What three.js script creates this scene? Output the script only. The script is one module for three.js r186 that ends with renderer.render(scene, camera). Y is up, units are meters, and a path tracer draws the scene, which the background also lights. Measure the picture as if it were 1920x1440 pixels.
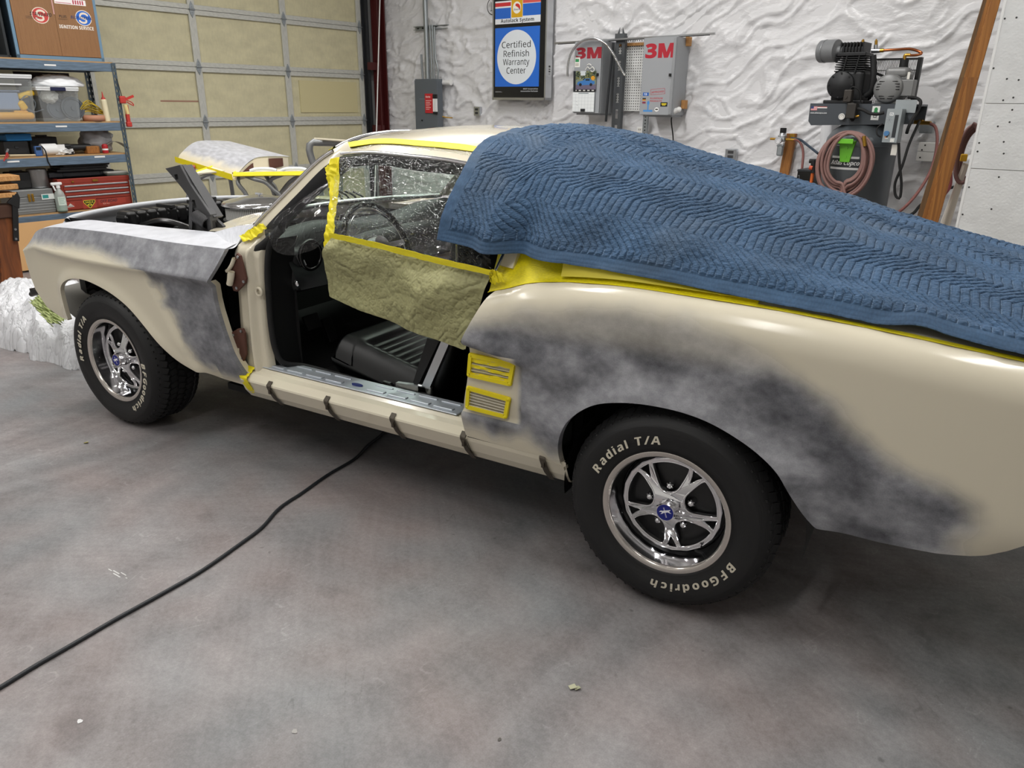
import * as THREE from 'three';
import { RectAreaLightUniformsLib } from 'three/addons/lights/RectAreaLightUniformsLib.js';
import { RoundedBoxGeometry } from 'three/addons/geometries/RoundedBoxGeometry.js';
import { TextGeometry } from 'three/addons/geometries/TextGeometry.js';
import { FontLoader } from 'three/addons/loaders/FontLoader.js';
import { mergeGeometries, mergeVertices } from 'three/addons/utils/BufferGeometryUtils.js';
import { createNoise2D, createNoise3D } from 'simplex-noise';

// ---------- camera, light, exposure ----------
const scene = new THREE.Scene();
const FOCAL = 1411.58, CAM = new THREE.Vector3(0.6085, 1.5067, 1.9909);
const camera = new THREE.PerspectiveCamera(2 * Math.atan(720 / FOCAL) * 180 / Math.PI, 4 / 3, 0.05, 60);
camera.position.copy(CAM);
camera.rotation.set(-0.35661, 0.52527, 0.01193, 'YXZ');
camera.updateMatrixWorld();
scene.add(camera);
scene.background = new THREE.Color(0x000000);
const renderer = new THREE.WebGLRenderer({ antialias: true });
renderer.toneMapping = THREE.LinearToneMapping;
renderer.toneMappingExposure = 1.9;
renderer.shadowMap.enabled = true;
RectAreaLightUniformsLib.init();
// strip lights under the ceiling: [room x, room z, length along room z, intensity]
const STRIPS = [[3.2, 2.6, 2.4, 20, 'in front of the wall sign'], [6.2, 2.6, 2.4, 20, 'in front of the air compressor'], [9.4, 2.6, 2.4, 14, 'behind the drywall partition'],
  [3.2, 5.6, 2.4, 26, 'over the stands with the removed door'], [6.2, 5.6, 2.4, 26, 'over the windshield of the car'], [9.4, 5.6, 2.4, 15, 'over the tail of the car'], [4.4, 8.6, 2.4, 20, 'over the bare floor beside the front wheel'], [8.0, 8.8, 2.4, 12, 'over the bare floor beside the rear wheel']];
const LAMP_Y = 3.95, LAMP_COLOR = new THREE.Color().setRGB(1, 0.98, 0.955);

// ---------- helpers ----------
let seed = 12345;
const rnd = () => { seed = (seed + 0x6d2b79f5) | 0; let t = Math.imul(seed ^ (seed >>> 15), 1 | seed); t = (t + Math.imul(t ^ (t >>> 7), 61 | t)) ^ t; return ((t ^ (t >>> 14)) >>> 0) / 4294967296; };
const rr = (a, b) => a + (b - a) * rnd();
const n2 = createNoise2D(rnd), n3 = createNoise3D(rnd);
const V = (x, y, z) => new THREE.Vector3(x, y, z);
const clamp = (x, a = 0, b = 1) => Math.min(b, Math.max(a, x));
const lerp = (a, b, t) => a + (b - a) * t;
const sstep = (a, b, x) => { const t = clamp((x - a) / (b - a)); return t * t * (3 - 2 * t); };
const fbm = (x, y, o = 4) => { let s = 0, a = 0.5, f = 1; for (let i = 0; i < o; i++) { s += a * n2(x * f, y * f); f *= 2.03; a *= 0.5; } return s; };
const interp = (tab, x) => { if (x <= tab[0][0]) return tab[0][1]; for (let i = 1; i < tab.length; i++) if (x <= tab[i][0]) { const [a, b] = [tab[i - 1], tab[i]]; return lerp(a[1], b[1], (x - a[0]) / (b[0] - a[0])); } return tab[tab.length - 1][1]; };
// smooth (Catmull-Rom like) table lookup
const sinterp = (tab, x) => {
  const n = tab.length; if (x <= tab[0][0]) return tab[0][1]; if (x >= tab[n - 1][0]) return tab[n - 1][1];
  let i = 1; while (tab[i][0] < x) i++;
  const p = (k) => tab[clamp(k, 0, n - 1)], a = p(i - 2), b = p(i - 1), c = p(i), d = p(i + 1), h = c[0] - b[0], t = (x - b[0]) / h;
  const m1 = (c[1] - a[1]) / (c[0] - a[0] || 1) * h, m2 = (d[1] - b[1]) / (d[0] - b[0] || 1) * h;
  return (2 * t ** 3 - 3 * t * t + 1) * b[1] + (t ** 3 - 2 * t * t + t) * m1 + (-2 * t ** 3 + 3 * t * t) * c[1] + (t ** 3 - t * t) * m2;
};
// a pixel of the 1920 x 1440 photograph gives a direction; the surface it lies on gives the distance
const dirOf = (u, v) => V((u - 960) / FOCAL, -(v - 720) / FOCAL, -1).applyQuaternion(camera.quaternion).normalize();
const onPlane = (u, v, n, p0) => { const d = dirOf(u, v), t = V().copy(p0).sub(CAM).dot(n) / d.dot(n); return V().copy(CAM).addScaledVector(d, t); };
const onZ = (u, v, z) => onPlane(u, v, V(0, 0, 1), V(0, 0, z));
const onY = (u, v, y = 0) => onPlane(u, v, V(0, 1, 0), V(0, y, 0));
// the room: its corner between garage door and back wall, room x along the back wall, room z towards the camera
const ROOM_TURN = -0.1448, CORNER = V(-7.005, 0, -7.282), HEIGHT = 4.3, RX = 13.5, RZ = 11.5;
const roomM = new THREE.Matrix4().makeRotationY(ROOM_TURN).setPosition(CORNER), roomInv = roomM.clone().invert();
const R = (x, y, z) => V(x, y, z).applyMatrix4(roomM);
const AX = V(1, 0, 0).transformDirection(roomM), AZ = V(0, 0, 1).transformDirection(roomM);
const onRoomZ = (u, v, z) => onPlane(u, v, AZ, R(0, 0, z)).applyMatrix4(roomInv);   // room coordinates on a plane parallel to the back wall
const onRoomX = (u, v, x) => onPlane(u, v, AX, R(x, 0, 0)).applyMatrix4(roomInv);   // ... parallel to the garage door

const used = {};
const numbered = (name) => { const k = used[name] = (used[name] ?? -1) + 1; return k ? name + '_' + String(k).padStart(3, '0') : name; };
const shade = (o) => { o.castShadow = true; o.receiveShadow = true; return o; };
function tag(o, label, category, group) { o.userData.label = label; if (category) o.userData.category = category; if (group) o.userData.group = group; return o; }
function thing(name, label, category, pos = [0, 0, 0], turn = 0, group) {
  const o = new THREE.Group(); o.name = numbered(name); o.position.set(...(pos.isVector3 ? pos.toArray() : pos)); o.rotation.y = turn; scene.add(o);
  return tag(o, label, category, group);
}
const plainG = (g) => { let h = g.index ? g.toNonIndexed() : g.clone(); for (const k of Object.keys(h.attributes)) if (!['position', 'normal', 'uv'].includes(k)) h.deleteAttribute(k); if (!h.attributes.normal) h.computeVertexNormals(); if (!h.attributes.uv) h.setAttribute('uv', new THREE.BufferAttribute(new Float32Array(h.attributes.position.count * 2), 2)); h.morphAttributes = {}; return h; };
const merge = (gs) => (Array.isArray(gs) ? (gs.length === 1 ? gs[0] : mergeGeometries(gs.map(plainG))) : gs);
function mesh(name, geo, m, parent = scene) {
  const o = shade(new THREE.Mesh(merge(geo), m)); o.name = parent === scene ? numbered(name) : name; parent.add(o); return o;
}
function one(name, label, category, geo, m, group) { return tag(mesh(name, geo, m), label, category, group); }
function struct(name, geo, m, parent) { const o = mesh(name, geo, m, parent); if (!parent) { o.userData.kind = 'structure'; } return o; }
// geometry helpers (all return BufferGeometry)
const box = (w, h, d, x = 0, y = 0, z = 0) => new THREE.BoxGeometry(w, h, d).translate(x, y, z);
const rbox = (w, h, d, r, x = 0, y = 0, z = 0, s = 2) => new RoundedBoxGeometry(w, h, d, s, Math.min(r, w / 2.01, h / 2.01, d / 2.01)).translate(x, y, z);
const cyl = (r1, r2, h, n = 24, x = 0, y = 0, z = 0) => new THREE.CylinderGeometry(r1, r2, h, n).translate(x, y, z);
const rot = (g, ax, a) => (ax === 'x' ? g.rotateX(a) : ax === 'y' ? g.rotateY(a) : g.rotateZ(a));
const move = (g, x, y, z) => g.translate(x, y, z);
const lathe = (pts, n = 32) => new THREE.LatheGeometry(pts.map((p) => new THREE.Vector2(p[0], p[1])), n);
const tube = (pts, r, seg = 40, rad = 8, closed = false) => new THREE.TubeGeometry(new THREE.CatmullRomCurve3(pts.map((p) => (p.isVector3 ? p : V(...p))), closed, 'centripetal'), seg, r, rad, closed);
const bar = (a, b, w, d = w) => { const A = a.isVector3 ? a : V(...a), B = b.isVector3 ? b : V(...b), l = A.distanceTo(B), g = new THREE.BoxGeometry(w, l, d); const q = new THREE.Quaternion().setFromUnitVectors(V(0, 1, 0), B.clone().sub(A).normalize()); return g.applyQuaternion(q).translate(...A.clone().add(B).multiplyScalar(0.5).toArray()); };
const rod = (a, b, r, n = 10) => { const A = a.isVector3 ? a : V(...a), B = b.isVector3 ? b : V(...b), g = new THREE.CylinderGeometry(r, r, A.distanceTo(B), n); const q = new THREE.Quaternion().setFromUnitVectors(V(0, 1, 0), B.clone().sub(A).normalize()); return g.applyQuaternion(q).translate(...A.clone().add(B).multiplyScalar(0.5).toArray()); };
const shapeOf = (pts) => new THREE.Shape(pts.map((p) => new THREE.Vector2(p[0], p[1])));
const extr = (pts, depth, bevel = 0, holes = []) => { const s = pts instanceof THREE.Shape ? pts : shapeOf(pts); for (const h of holes) s.holes.push(h instanceof THREE.Path ? h : new THREE.Path(h.map((p) => new THREE.Vector2(p[0], p[1])))); return new THREE.ExtrudeGeometry(s, { depth, bevelEnabled: bevel > 0, bevelThickness: bevel, bevelSize: bevel, bevelSegments: 2, curveSegments: 10 }); };
function grid(nu, nv, f, closedU = false) {      // f(u, v) -> [x, y, z, uvx?, uvy?], u and v from 0 to 1
  const p = [], t = [], ix = [];
  for (let j = 0; j <= nv; j++) for (let i = 0; i <= nu; i++) { const q = f(i / nu, j / nv); p.push(q[0], q[1], q[2]); t.push(q[3] ?? i / nu, q[4] ?? j / nv); }
  for (let j = 0; j < nv; j++) for (let i = 0; i < nu; i++) { const a = j * (nu + 1) + i, b = a + 1, c = a + nu + 1, d = c + 1; ix.push(a, b, d, a, d, c); }
  const g = new THREE.BufferGeometry(); g.setAttribute('position', new THREE.Float32BufferAttribute(p, 3)); g.setAttribute('uv', new THREE.Float32BufferAttribute(t, 2)); g.setIndex(ix); g.computeVertexNormals(); return g;
}
function thick(g, d) {         // a sheet with thickness: the sheet, its back moved by d along -normal, and the rim between them
  const ix = Array.from(g.index.array), P = g.attributes.position, N = g.attributes.normal, T = g.attributes.uv, n = P.count, p = [], t = [], out = [];
  for (let k = 0; k < 2; k++) for (let i = 0; i < n; i++) { p.push(P.getX(i) - k * d * N.getX(i), P.getY(i) - k * d * N.getY(i), P.getZ(i) - k * d * N.getZ(i)); t.push(T.getX(i), T.getY(i)); }
  const edge = new Map();
  for (let i = 0; i < ix.length; i += 3) { const tr = [ix[i], ix[i + 1], ix[i + 2]]; out.push(...tr); out.push(tr[0] + n, tr[2] + n, tr[1] + n); for (let k = 0; k < 3; k++) { const a = tr[k], b = tr[(k + 1) % 3], r = b + '_' + a; if (edge.has(r)) edge.delete(r); else edge.set(a + '_' + b, [a, b]); } }
  const rim = [];
  for (const [a, b] of edge.values()) rim.push(a, a + n, b, b, a + n, b + n);
  const body = new THREE.BufferGeometry(); body.setAttribute('position', new THREE.Float32BufferAttribute(p, 3)); body.setAttribute('uv', new THREE.Float32BufferAttribute(t, 2)); body.setIndex(out); body.computeVertexNormals();
  const r = new THREE.BufferGeometry(); r.setAttribute('position', new THREE.Float32BufferAttribute(p, 3)); r.setAttribute('uv', new THREE.Float32BufferAttribute(t, 2)); r.setIndex(rim);
  const rn = r.toNonIndexed(); rn.computeVertexNormals();
  return mergeGeometries([body.toNonIndexed(), rn]);
}
const polySDF = (poly) => (x, y) => {            // positive inside
  let d = 1e9, ins = false; const n = poly.length;
  for (let i = 0, j = n - 1; i < n; j = i++) {
    const [xi, yi] = poly[i], [xj, yj] = poly[j], ex = xj - xi, ey = yj - yi, wx = x - xi, wy = y - yi, t = clamp((wx * ex + wy * ey) / (ex * ex + ey * ey || 1e-12));
    const dx = wx - ex * t, dy = wy - ey * t; d = Math.min(d, dx * dx + dy * dy);
    if ((yi > y) !== (yj > y) && x < (xj - xi) * (y - yi) / (yj - yi) + xi) ins = !ins;
  }
  return (ins ? 1 : -1) * Math.sqrt(d);
};
function smoothPoly(pts, n = 6, closed = true) { const c = new THREE.CatmullRomCurve3(pts.map((p) => V(p[0], p[1], 0)), closed, 'centripetal'); return c.getPoints(pts.length * n).slice(0, closed ? -1 : undefined).map((p) => [p.x, p.y]); }
// a panel cut out of a curved surface: keeps where inside(x, y) > 0, P gives the point in space; flange turns the cut edge inwards
function panel({ x0, x1, y0, y1, step, inside, P, flange, uv }) {
  const nx = Math.ceil((x1 - x0) / step), ny = Math.ceil((y1 - y0) / step), F = new Float32Array((nx + 1) * (ny + 1)), px = (i) => x0 + (x1 - x0) * i / nx, py = (j) => y0 + (y1 - y0) * j / ny;
  for (let j = 0; j <= ny; j++) for (let i = 0; i <= nx; i++) F[j * (nx + 1) + i] = inside(px(i), py(j)) || 1e-9;
  const pos = [], tex = [], ix = [], ids = new Map(), seg = [];
  const put = (key, x, y) => { let k = ids.get(key); if (k === undefined) { k = pos.length / 3; ids.set(key, k); const q = P(x, y); pos.push(...q); tex.push(...(uv ? uv(x, y) : [x, y])); } return k; };
  const gv = (id) => put(id, px(id % (nx + 1)), py(Math.floor(id / (nx + 1))));
  const cr = (a, b) => { const [lo, hi] = a < b ? [a, b] : [b, a], t = F[lo] / (F[lo] - F[hi]); return put(lo + '_' + hi, lerp(px(lo % (nx + 1)), px(hi % (nx + 1)), t), lerp(py(Math.floor(lo / (nx + 1))), py(Math.floor(hi / (nx + 1))), t)); };
  const tri = (a, b, c) => {
    const v = [a, b, c], s = v.map((q) => F[q] > 0), k = s.filter(Boolean).length;
    if (!k) return; if (k === 3) { ix.push(gv(a), gv(b), gv(c)); return; }
    const out = []; let e = [];
    for (let i = 0; i < 3; i++) { const p = v[i], q = v[(i + 1) % 3]; if (F[p] > 0) out.push(gv(p)); if ((F[p] > 0) !== (F[q] > 0)) { const c2 = cr(p, q); out.push(c2); e.push(F[p] > 0 ? [0, c2] : [1, c2]); } }
    for (let i = 2; i < out.length; i++) ix.push(out[0], out[i - 1], out[i]);
    e.sort((m, n) => m[0] - n[0]); seg.push([e[0][1], e[1][1]]);
  };
  for (let j = 0; j < ny; j++) for (let i = 0; i < nx; i++) { const a = j * (nx + 1) + i, b = a + 1, c = a + nx + 1, d = c + 1; tri(a, b, d); tri(a, d, c); }
  const g = new THREE.BufferGeometry(); g.setAttribute('position', new THREE.Float32BufferAttribute(pos, 3)); g.setAttribute('uv', new THREE.Float32BufferAttribute(tex, 2)); g.setIndex(ix); g.computeVertexNormals();
  if (!flange) return g;
  const fp = [], ft = [];
  for (const [a, b] of seg) {
    const A = pos.slice(a * 3, a * 3 + 3), B = pos.slice(b * 3, b * 3 + 3), C2 = A.map((q, k) => q + flange[k]), D2 = B.map((q, k) => q + flange[k]), ta = tex.slice(a * 2, a * 2 + 2), tb = tex.slice(b * 2, b * 2 + 2);
    fp.push(...A, ...C2, ...B, ...B, ...C2, ...D2); ft.push(...ta, ...ta, ...tb, ...tb, ...ta, ...tb);
  }
  const f = new THREE.BufferGeometry(); f.setAttribute('position', new THREE.Float32BufferAttribute(fp, 3)); f.setAttribute('uv', new THREE.Float32BufferAttribute(ft, 2)); f.computeVertexNormals();
  return mergeGeometries([plainG(g), f]);
}
const mirrorZ = (g, zc) => { const h = plainG(g), p = h.attributes.position, n = h.attributes.normal; for (let i = 0; i < p.count; i++) { p.setZ(i, 2 * zc - p.getZ(i)); n.setZ(i, -n.getZ(i)); } for (const a of [p, n, h.attributes.uv]) { const s = a.itemSize, v = a.array; for (let i = 0; i < a.count; i += 3) for (let k = 0; k < s; k++) { const q = v[(i + 1) * s + k]; v[(i + 1) * s + k] = v[(i + 2) * s + k]; v[(i + 2) * s + k] = q; } } return h; };

// ---------- materials ----------
const std = (c, r = 0.6, m = 0, extra = {}) => new THREE.MeshStandardMaterial({ color: c, roughness: r, metalness: m, ...extra });
const phys = (c, r, extra = {}) => new THREE.MeshPhysicalMaterial({ color: c, roughness: r, ...extra });
function dataTex(w, h, f, srgb = true) {         // f(x, y) -> [r, g, b] 0..255 (or a number), x and y from 0 to 1
  const d = new Uint8Array(w * h * 4);
  for (let j = 0; j < h; j++) for (let i = 0; i < w; i++) { const c = f((i + 0.5) / w, (j + 0.5) / h), k = (j * w + i) * 4; if (typeof c === 'number') { d[k] = d[k + 1] = d[k + 2] = clamp(c, 0, 255); } else { d[k] = clamp(c[0], 0, 255); d[k + 1] = clamp(c[1], 0, 255); d[k + 2] = clamp(c[2], 0, 255); } d[k + 3] = 255; }
  const t = new THREE.DataTexture(d, w, h); t.magFilter = THREE.LinearFilter; t.wrapS = t.wrapT = THREE.RepeatWrapping; if (srgb) t.colorSpace = THREE.SRGBColorSpace; t.needsUpdate = true; return t;
}
function canvasTex(w, h, draw) { const c = document.createElement('canvas'); c.width = w; c.height = h; const g = c.getContext('2d'); draw(g, w, h); const t = new THREE.CanvasTexture(c); t.colorSpace = THREE.SRGBColorSpace; return t; }
const printed = (w, h, draw, r = 0.5, extra = {}) => std(0xffffff, r, 0, { map: canvasTex(w, h, draw), ...extra });
const mix3 = (a, b, t) => [lerp(a[0], b[0], t), lerp(a[1], b[1], t), lerp(a[2], b[2], t)];
function woodTex(c1, c2, w = 256, h = 512, stretch = 18, s = 1) { return dataTex(w, h, (x, y) => { const q = fbm(x * 14 * s + 0.6 * n2(x * 3, y * 2), y * 14 * s / stretch, 4), f = n2(x * 90 * s, y * 6 * s); return mix3(c1, c2, clamp(0.5 + q * 0.9 + f * 0.18)); }); }
const M = {
  chrome: std(0xe8e8ea, 0.10, 1), steel: std(0xb9bcc0, 0.32, 1), brushed: std(0xc4c6c8, 0.38, 1), galv: std(0x9fa5a8, 0.45, 0.8), darkSteel: std(0x3b3d40, 0.45, 0.7),
  black: std(0x0b0b0c, 0.55), blackGloss: std(0x0a0a0b, 0.25), rubber: std(0x141415, 0.75), vinyl: std(0x0c0d0f, 0.36), carpet: std(0x0b0b0c, 0.95),
  white: std(0xe9e9e7, 0.55), paper: std(0xe4e2da, 0.8), brass: std(0xb98f3e, 0.3, 0.9), copper: std(0xb06a43, 0.28, 0.95), tape: std(0xf0dc0c, 0.55), red: std(0xb02020, 0.45),
  grey: std(0x75787b, 0.5), darkGrey: std(0x3a3d41, 0.5), hose: std(0x8d6660, 0.6), yellow: std(0xd9a91c, 0.5), blue: std(0x1f6fc0, 0.5), primerBrown: std(0x5a372c, 0.7),
  plywood: std(0xffffff, 0.75, 0, { map: woodTex([196, 150, 96], [168, 118, 66]) }), timber: std(0xffffff, 0.6, 0, { map: woodTex([168, 112, 50], [128, 80, 32], 256, 512, 26) }),
  post: std(0xffffff, 0.6, 0, { map: woodTex([140, 78, 32], [92, 48, 18], 256, 512, 20) }), cardboard: std(0xc49a68, 0.85), oakVeneer: std(0xffffff, 0.45, 0, { map: woodTex([158, 110, 68], [112, 72, 40], 512, 512, 14, 1.4) }),
};
const font = await new FontLoader().loadAsync('fonts/droid/droid_sans_bold.typeface.json');
// ---------- the room ----------
const floorTex = dataTex(2048, 2048, (u, v) => {
  const x = u * 6, y = v * 6;
  const w1 = n2(x * 0.5 + 3, y * 0.5 + 7), w2 = n2(x * 0.5 + 13, y * 0.5 - 4);
  const big = fbm(x * 0.6 + w1 * 0.5, y * 0.6 + w2 * 0.5, 3), mid = fbm(x * 3.2 + w1 * 1.5, y * 2.4 + w2 * 1.5, 4), drag = n2((x * 0.8 + y * 0.6) * 4 + w1, (y * 0.8 - x * 0.6) * 26 + w2 * 3), arc = n2(Math.hypot(x - 2, y - 7) * 22 + mid, Math.atan2(y - 7, x - 2) * 5), fine = n2(x * 45, y * 45), grain = n2(x * 150, y * 150);
  let l = 131 + big * 13 + mid * 17 + drag * 3.5 + arc * 3 + fine * 5 + grain * 8;
  const warm = n2(x * 0.9 + 31, y * 0.9 + 17) * 4 + n2(x * 3 + 5, y * 3) * 3;
  l -= sstep(0.34, 0.62, fbm(x * 1.4 - 9, y * 1.7 + 2, 4)) * 13;
  const spot = n2(x * 9, y * 9) * 0.6 + n2(x * 19, y * 19 + 50) * 0.5; if (spot > 0.9) l -= 26 * sstep(0.9, 0.99, spot);
  const sc = Math.abs(n2(x * 1.1 + y * 0.8 + 60, (y - x) * 11)), m2 = n2(x * 2.4 + 80, y * 2.4); if (m2 > 0.3 && sc < 0.03) l -= 26 * (m2 - 0.3);
  const s3 = Math.abs(n2(x * 16 + y * 3, y * 2.1 - 70)), m3 = n2(x * 3.1 - 40, y * 3.1); if (m3 > 0.45 && s3 < 0.03) l += 12;
  return [l + 3 + warm, l - 1, l - 1 - warm * 0.3];
}); floorTex.wrapS = floorTex.wrapT = THREE.MirroredRepeatWrapping;
const floorMat = std(0xffffff, 0.85, 0, { map: floorTex, bumpMap: dataTex(1024, 1024, (u, v) => 128 + 60 * fbm(u * 40, v * 40, 4) + 30 * n2(u * 240, v * 240), false), bumpScale: 0.0008, roughnessMap: dataTex(512, 512, (u, v) => 150 + 50 * fbm(u * 12, v * 12, 4), false) });
{
  const g = new THREE.PlaneGeometry(RX + 0.4, RZ + 0.4, 1, 1).rotateX(-Math.PI / 2);
  const b = box(RX + 0.4, 0.15, RZ + 0.4, 0, -0.075, 0), uv = b.attributes.uv, p = b.attributes.position; for (let i = 0; i < uv.count; i++) uv.setXY(i, p.getX(i) / 6, p.getZ(i) / 6);
  const f = struct('floor', b, floorMat); f.position.copy(R(RX / 2, 0, RZ / 2)); f.rotation.y = ROOM_TURN; f.userData.label = 'grey stained concrete garage floor';
}
const wallWhite = std(0xe6e5e2, 0.7), ceilMat = std(0xdcdcda, 0.75);
const inRoom = (o, x, y, z) => { o.position.copy(R(x, y, z)); o.rotation.y = ROOM_TURN; return o; };
inRoom(struct('ceiling', box(RX + 0.4, 0.15, RZ + 0.4), ceilMat), RX / 2, HEIGHT + 0.075, RZ / 2).userData.label = 'pale ceiling above the strip lights';
inRoom(struct('wall_right', box(0.15, HEIGHT, RZ), wallWhite), RX + 0.075, HEIGHT / 2, RZ / 2).userData.label = 'white side wall';
inRoom(struct('wall_front', box(RX + 0.4, HEIGHT, 0.15), wallWhite), RX / 2, HEIGHT / 2, RZ + 0.075).userData.label = 'white wall opposite the sheeted wall';
// back wall: white plastic sheeting, stretched and pinned, full of creases
{
  const pins = [[835, 18], [850, 150], [1000, 60], [915, 205], [1110, 50], [1290, 190], [1310, 40], [1420, 60], [1450, 200], [1490, 150], [1780, 90], [860, 60], [745, 110], [950, 130]].map(([u, v]) => onRoomZ(u, v, 0));
  const fold = (s, y) => {
    const wx = fbm(s * 0.7, y * 0.7 + 9, 2), wy = fbm(s * 0.7 + 30, y * 0.7, 2);
    const sag = Math.sin(s * 1.15 + 0.8 * wx) * 0.12 + 0.35 * s / 9;                 // creases run near level, rising to the right further along the wall
    const q = y - sag * (s > 3 ? 1 : 0.4) - (s > 4.5 ? (s - 4.5) * 0.24 : 0), r1 = 1 - Math.abs(n2(s * 0.55 + wx, q * 3.6 + wy * 1.2)), r2 = 1 - Math.abs(n2(s * 1.3 + 17 + wx, q * 8 + wy * 2)), r3 = 1 - Math.abs(n2(s * 4 + wy * 3 + 5, q * 6.5 + wx * 3));
    let h = 0.034 * r1 ** 7 + 0.017 * r2 ** 8 + 0.007 * r3 ** 7 * (s < 4 ? 1.4 : 0.4) + 0.022 * fbm(s * 0.8, y * 0.9, 2);
    for (const p of pins) { const dx = s - p.x, dy = y - p.y, d = Math.hypot(dx, dy); if (d < 0.75) { const a = Math.atan2(dy, dx), k = 5 + (p.x * 7 % 3); h += (0.016 * Math.abs(Math.sin(a * k / 2 + p.x * 5)) ** 3 * sstep(0.02, 0.14, d) - 0.012 * sstep(0.16, 0, d)) * sstep(0.75, 0.1, d); } }
    return h;
  };
  const g = grid(620, 190, (u, v) => { const s = u * RX, y = v * HEIGHT; return [s, y, fold(s, y), s, y]; });
  const w = struct('wall_back', [g, box(RX + 0.3, HEIGHT, 0.15, RX / 2, HEIGHT / 2, -0.075)], phys(0xdfdfe1, 0.28, { bumpMap: dataTex(512, 512, (u, v) => 128 + 70 * (1 - Math.abs(fbm(u * 5, v * 13, 4))) ** 4, false), bumpScale: 0.005, specularIntensity: 0.9 }));
  inRoom(w, 0, 0, 0); w.userData.label = 'wall covered in creased white plastic sheeting';
}
// wall around the garage door (room x = 0)
const STILES = [0.40, 1.643, 2.888, 4.133, 5.378], SEC = 0.61, DOOR_Y0 = 0.037, DOOR_TOP = DOOR_Y0 + 5 * SEC;
{
  const parts = [box(0.15, HEIGHT, RZ - 5.45, -0.16, HEIGHT / 2, (RZ + 5.45) / 2), box(0.15, HEIGHT - DOOR_TOP + 0.02, 5.12, -0.16, (HEIGHT + DOOR_TOP - 0.02) / 2, 2.9), box(0.15, HEIGHT, 0.34, -0.16, HEIGHT / 2, 0.17)];
  inRoom(struct('wall_left', parts, std(0xd7d8d6, 0.6)), 0, 0, 0).userData.label = 'pale wall around the garage door';
}
// sectional garage door: cream panels between galvanised rails and stiles
{
  const d = new THREE.Group(); d.name = 'door_1'; d.userData = { kind: 'structure', label: 'cream sectional garage door with galvanised rails and hinges' }; scene.add(d); inRoom(d, 0, 0, 0); d.rotation.y = ROOM_TURN;
  const cream = (k) => std(0xffffff, 0.55, 0, { map: dataTex(256, 256, (u, v) => { const m = fbm(u * 3 + k * 9, v * 3, 4), s = fbm(u * 30 + k, v * 5, 3), sp = n2(u * 60 + k * 7, v * 60); const l = 1 + m * 0.06 + s * 0.03 - (sp > 0.94 ? 0.25 : 0); return [201 * l, 194 * l, 160 * l]; }) });
  const creams = [0, 1, 2].map(cream), rail = std(0xffffff, 0.5, 0.25, { map: dataTex(256, 64, (u, v) => { const m = fbm(u * 14, v * 5, 4); const l = 1 + m * 0.12; return [196 * l, 196 * l, 188 * l]; }) });
  for (let r = 0; r < 5; r++) for (let c = 0; c < 4; c++) {
    const z0 = STILES[c], z1 = STILES[c + 1];
    mesh('panel', box(0.02, SEC - 0.012, z1 - z0 - 0.002, -0.035, DOOR_Y0 + (r + 0.5) * SEC, (z0 + z1) / 2), creams[(r * 2 + c) % 3], d);
  }
  const pb = std(0xc9bf93, 0.55);
  mesh('patch_board', box(0.012, 0.40, 0.98, -0.018, DOOR_Y0 + 2.50 * SEC, 0.98), pb, d).userData.label = 'paler rectangle of board fixed over one panel';
  for (let r = 1; r < 5; r++) for (let c = 0; c < 4; c++) { const z0 = STILES[c], z1 = STILES[c + 1]; for (const s of [-1, 1]) mesh('rail', rbox(0.022, 0.052, z1 - z0 - 0.085, 0.004, -0.008, DOOR_Y0 + r * SEC + s * 0.0275, (z0 + z1) / 2), rail, d); }
  for (let r = 0; r < 5; r++) for (let c = 0; c < 5; c++) mesh('stile', rbox(0.026, SEC - 0.004, c ? 0.085 : 0.075, 0.004, -0.008, DOOR_Y0 + (r + 0.5) * SEC, STILES[c]), rail, d);
  const leaf = () => rot(extr([[0, 0.085], [0.018, 0.05], [0.026, 0.03], [0.026, 0.006], [-0.026, 0.006], [-0.026, 0.03], [-0.018, 0.05]], 0.006, 0.002), 'y', Math.PI / 2);
  const hg = merge([leaf(), leaf().rotateX(Math.PI), rod([0.012, 0, -0.034], [0.012, 0, 0.034], 0.010, 8), ...[0.058, 0.03, -0.058, -0.03].map((y) => rot(cyl(0.006, 0.006, 0.008, 6), 'z', Math.PI / 2).translate(0.010, y, 0))]);
  for (let r = 1; r < 5; r++) for (let c = 0; c < 5; c++) mesh('hinge', hg, M.galv, d).position.set(0.006, DOOR_Y0 + r * SEC, STILES[c]);
  mesh('red_scuff', box(0.001, 0.018, 0.47, -0.024, DOOR_Y0 + 2.38 * SEC, 3.16), std(0xa07a66, 0.6), d).userData.label = 'thin reddish scuff on a door panel';
}
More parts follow.
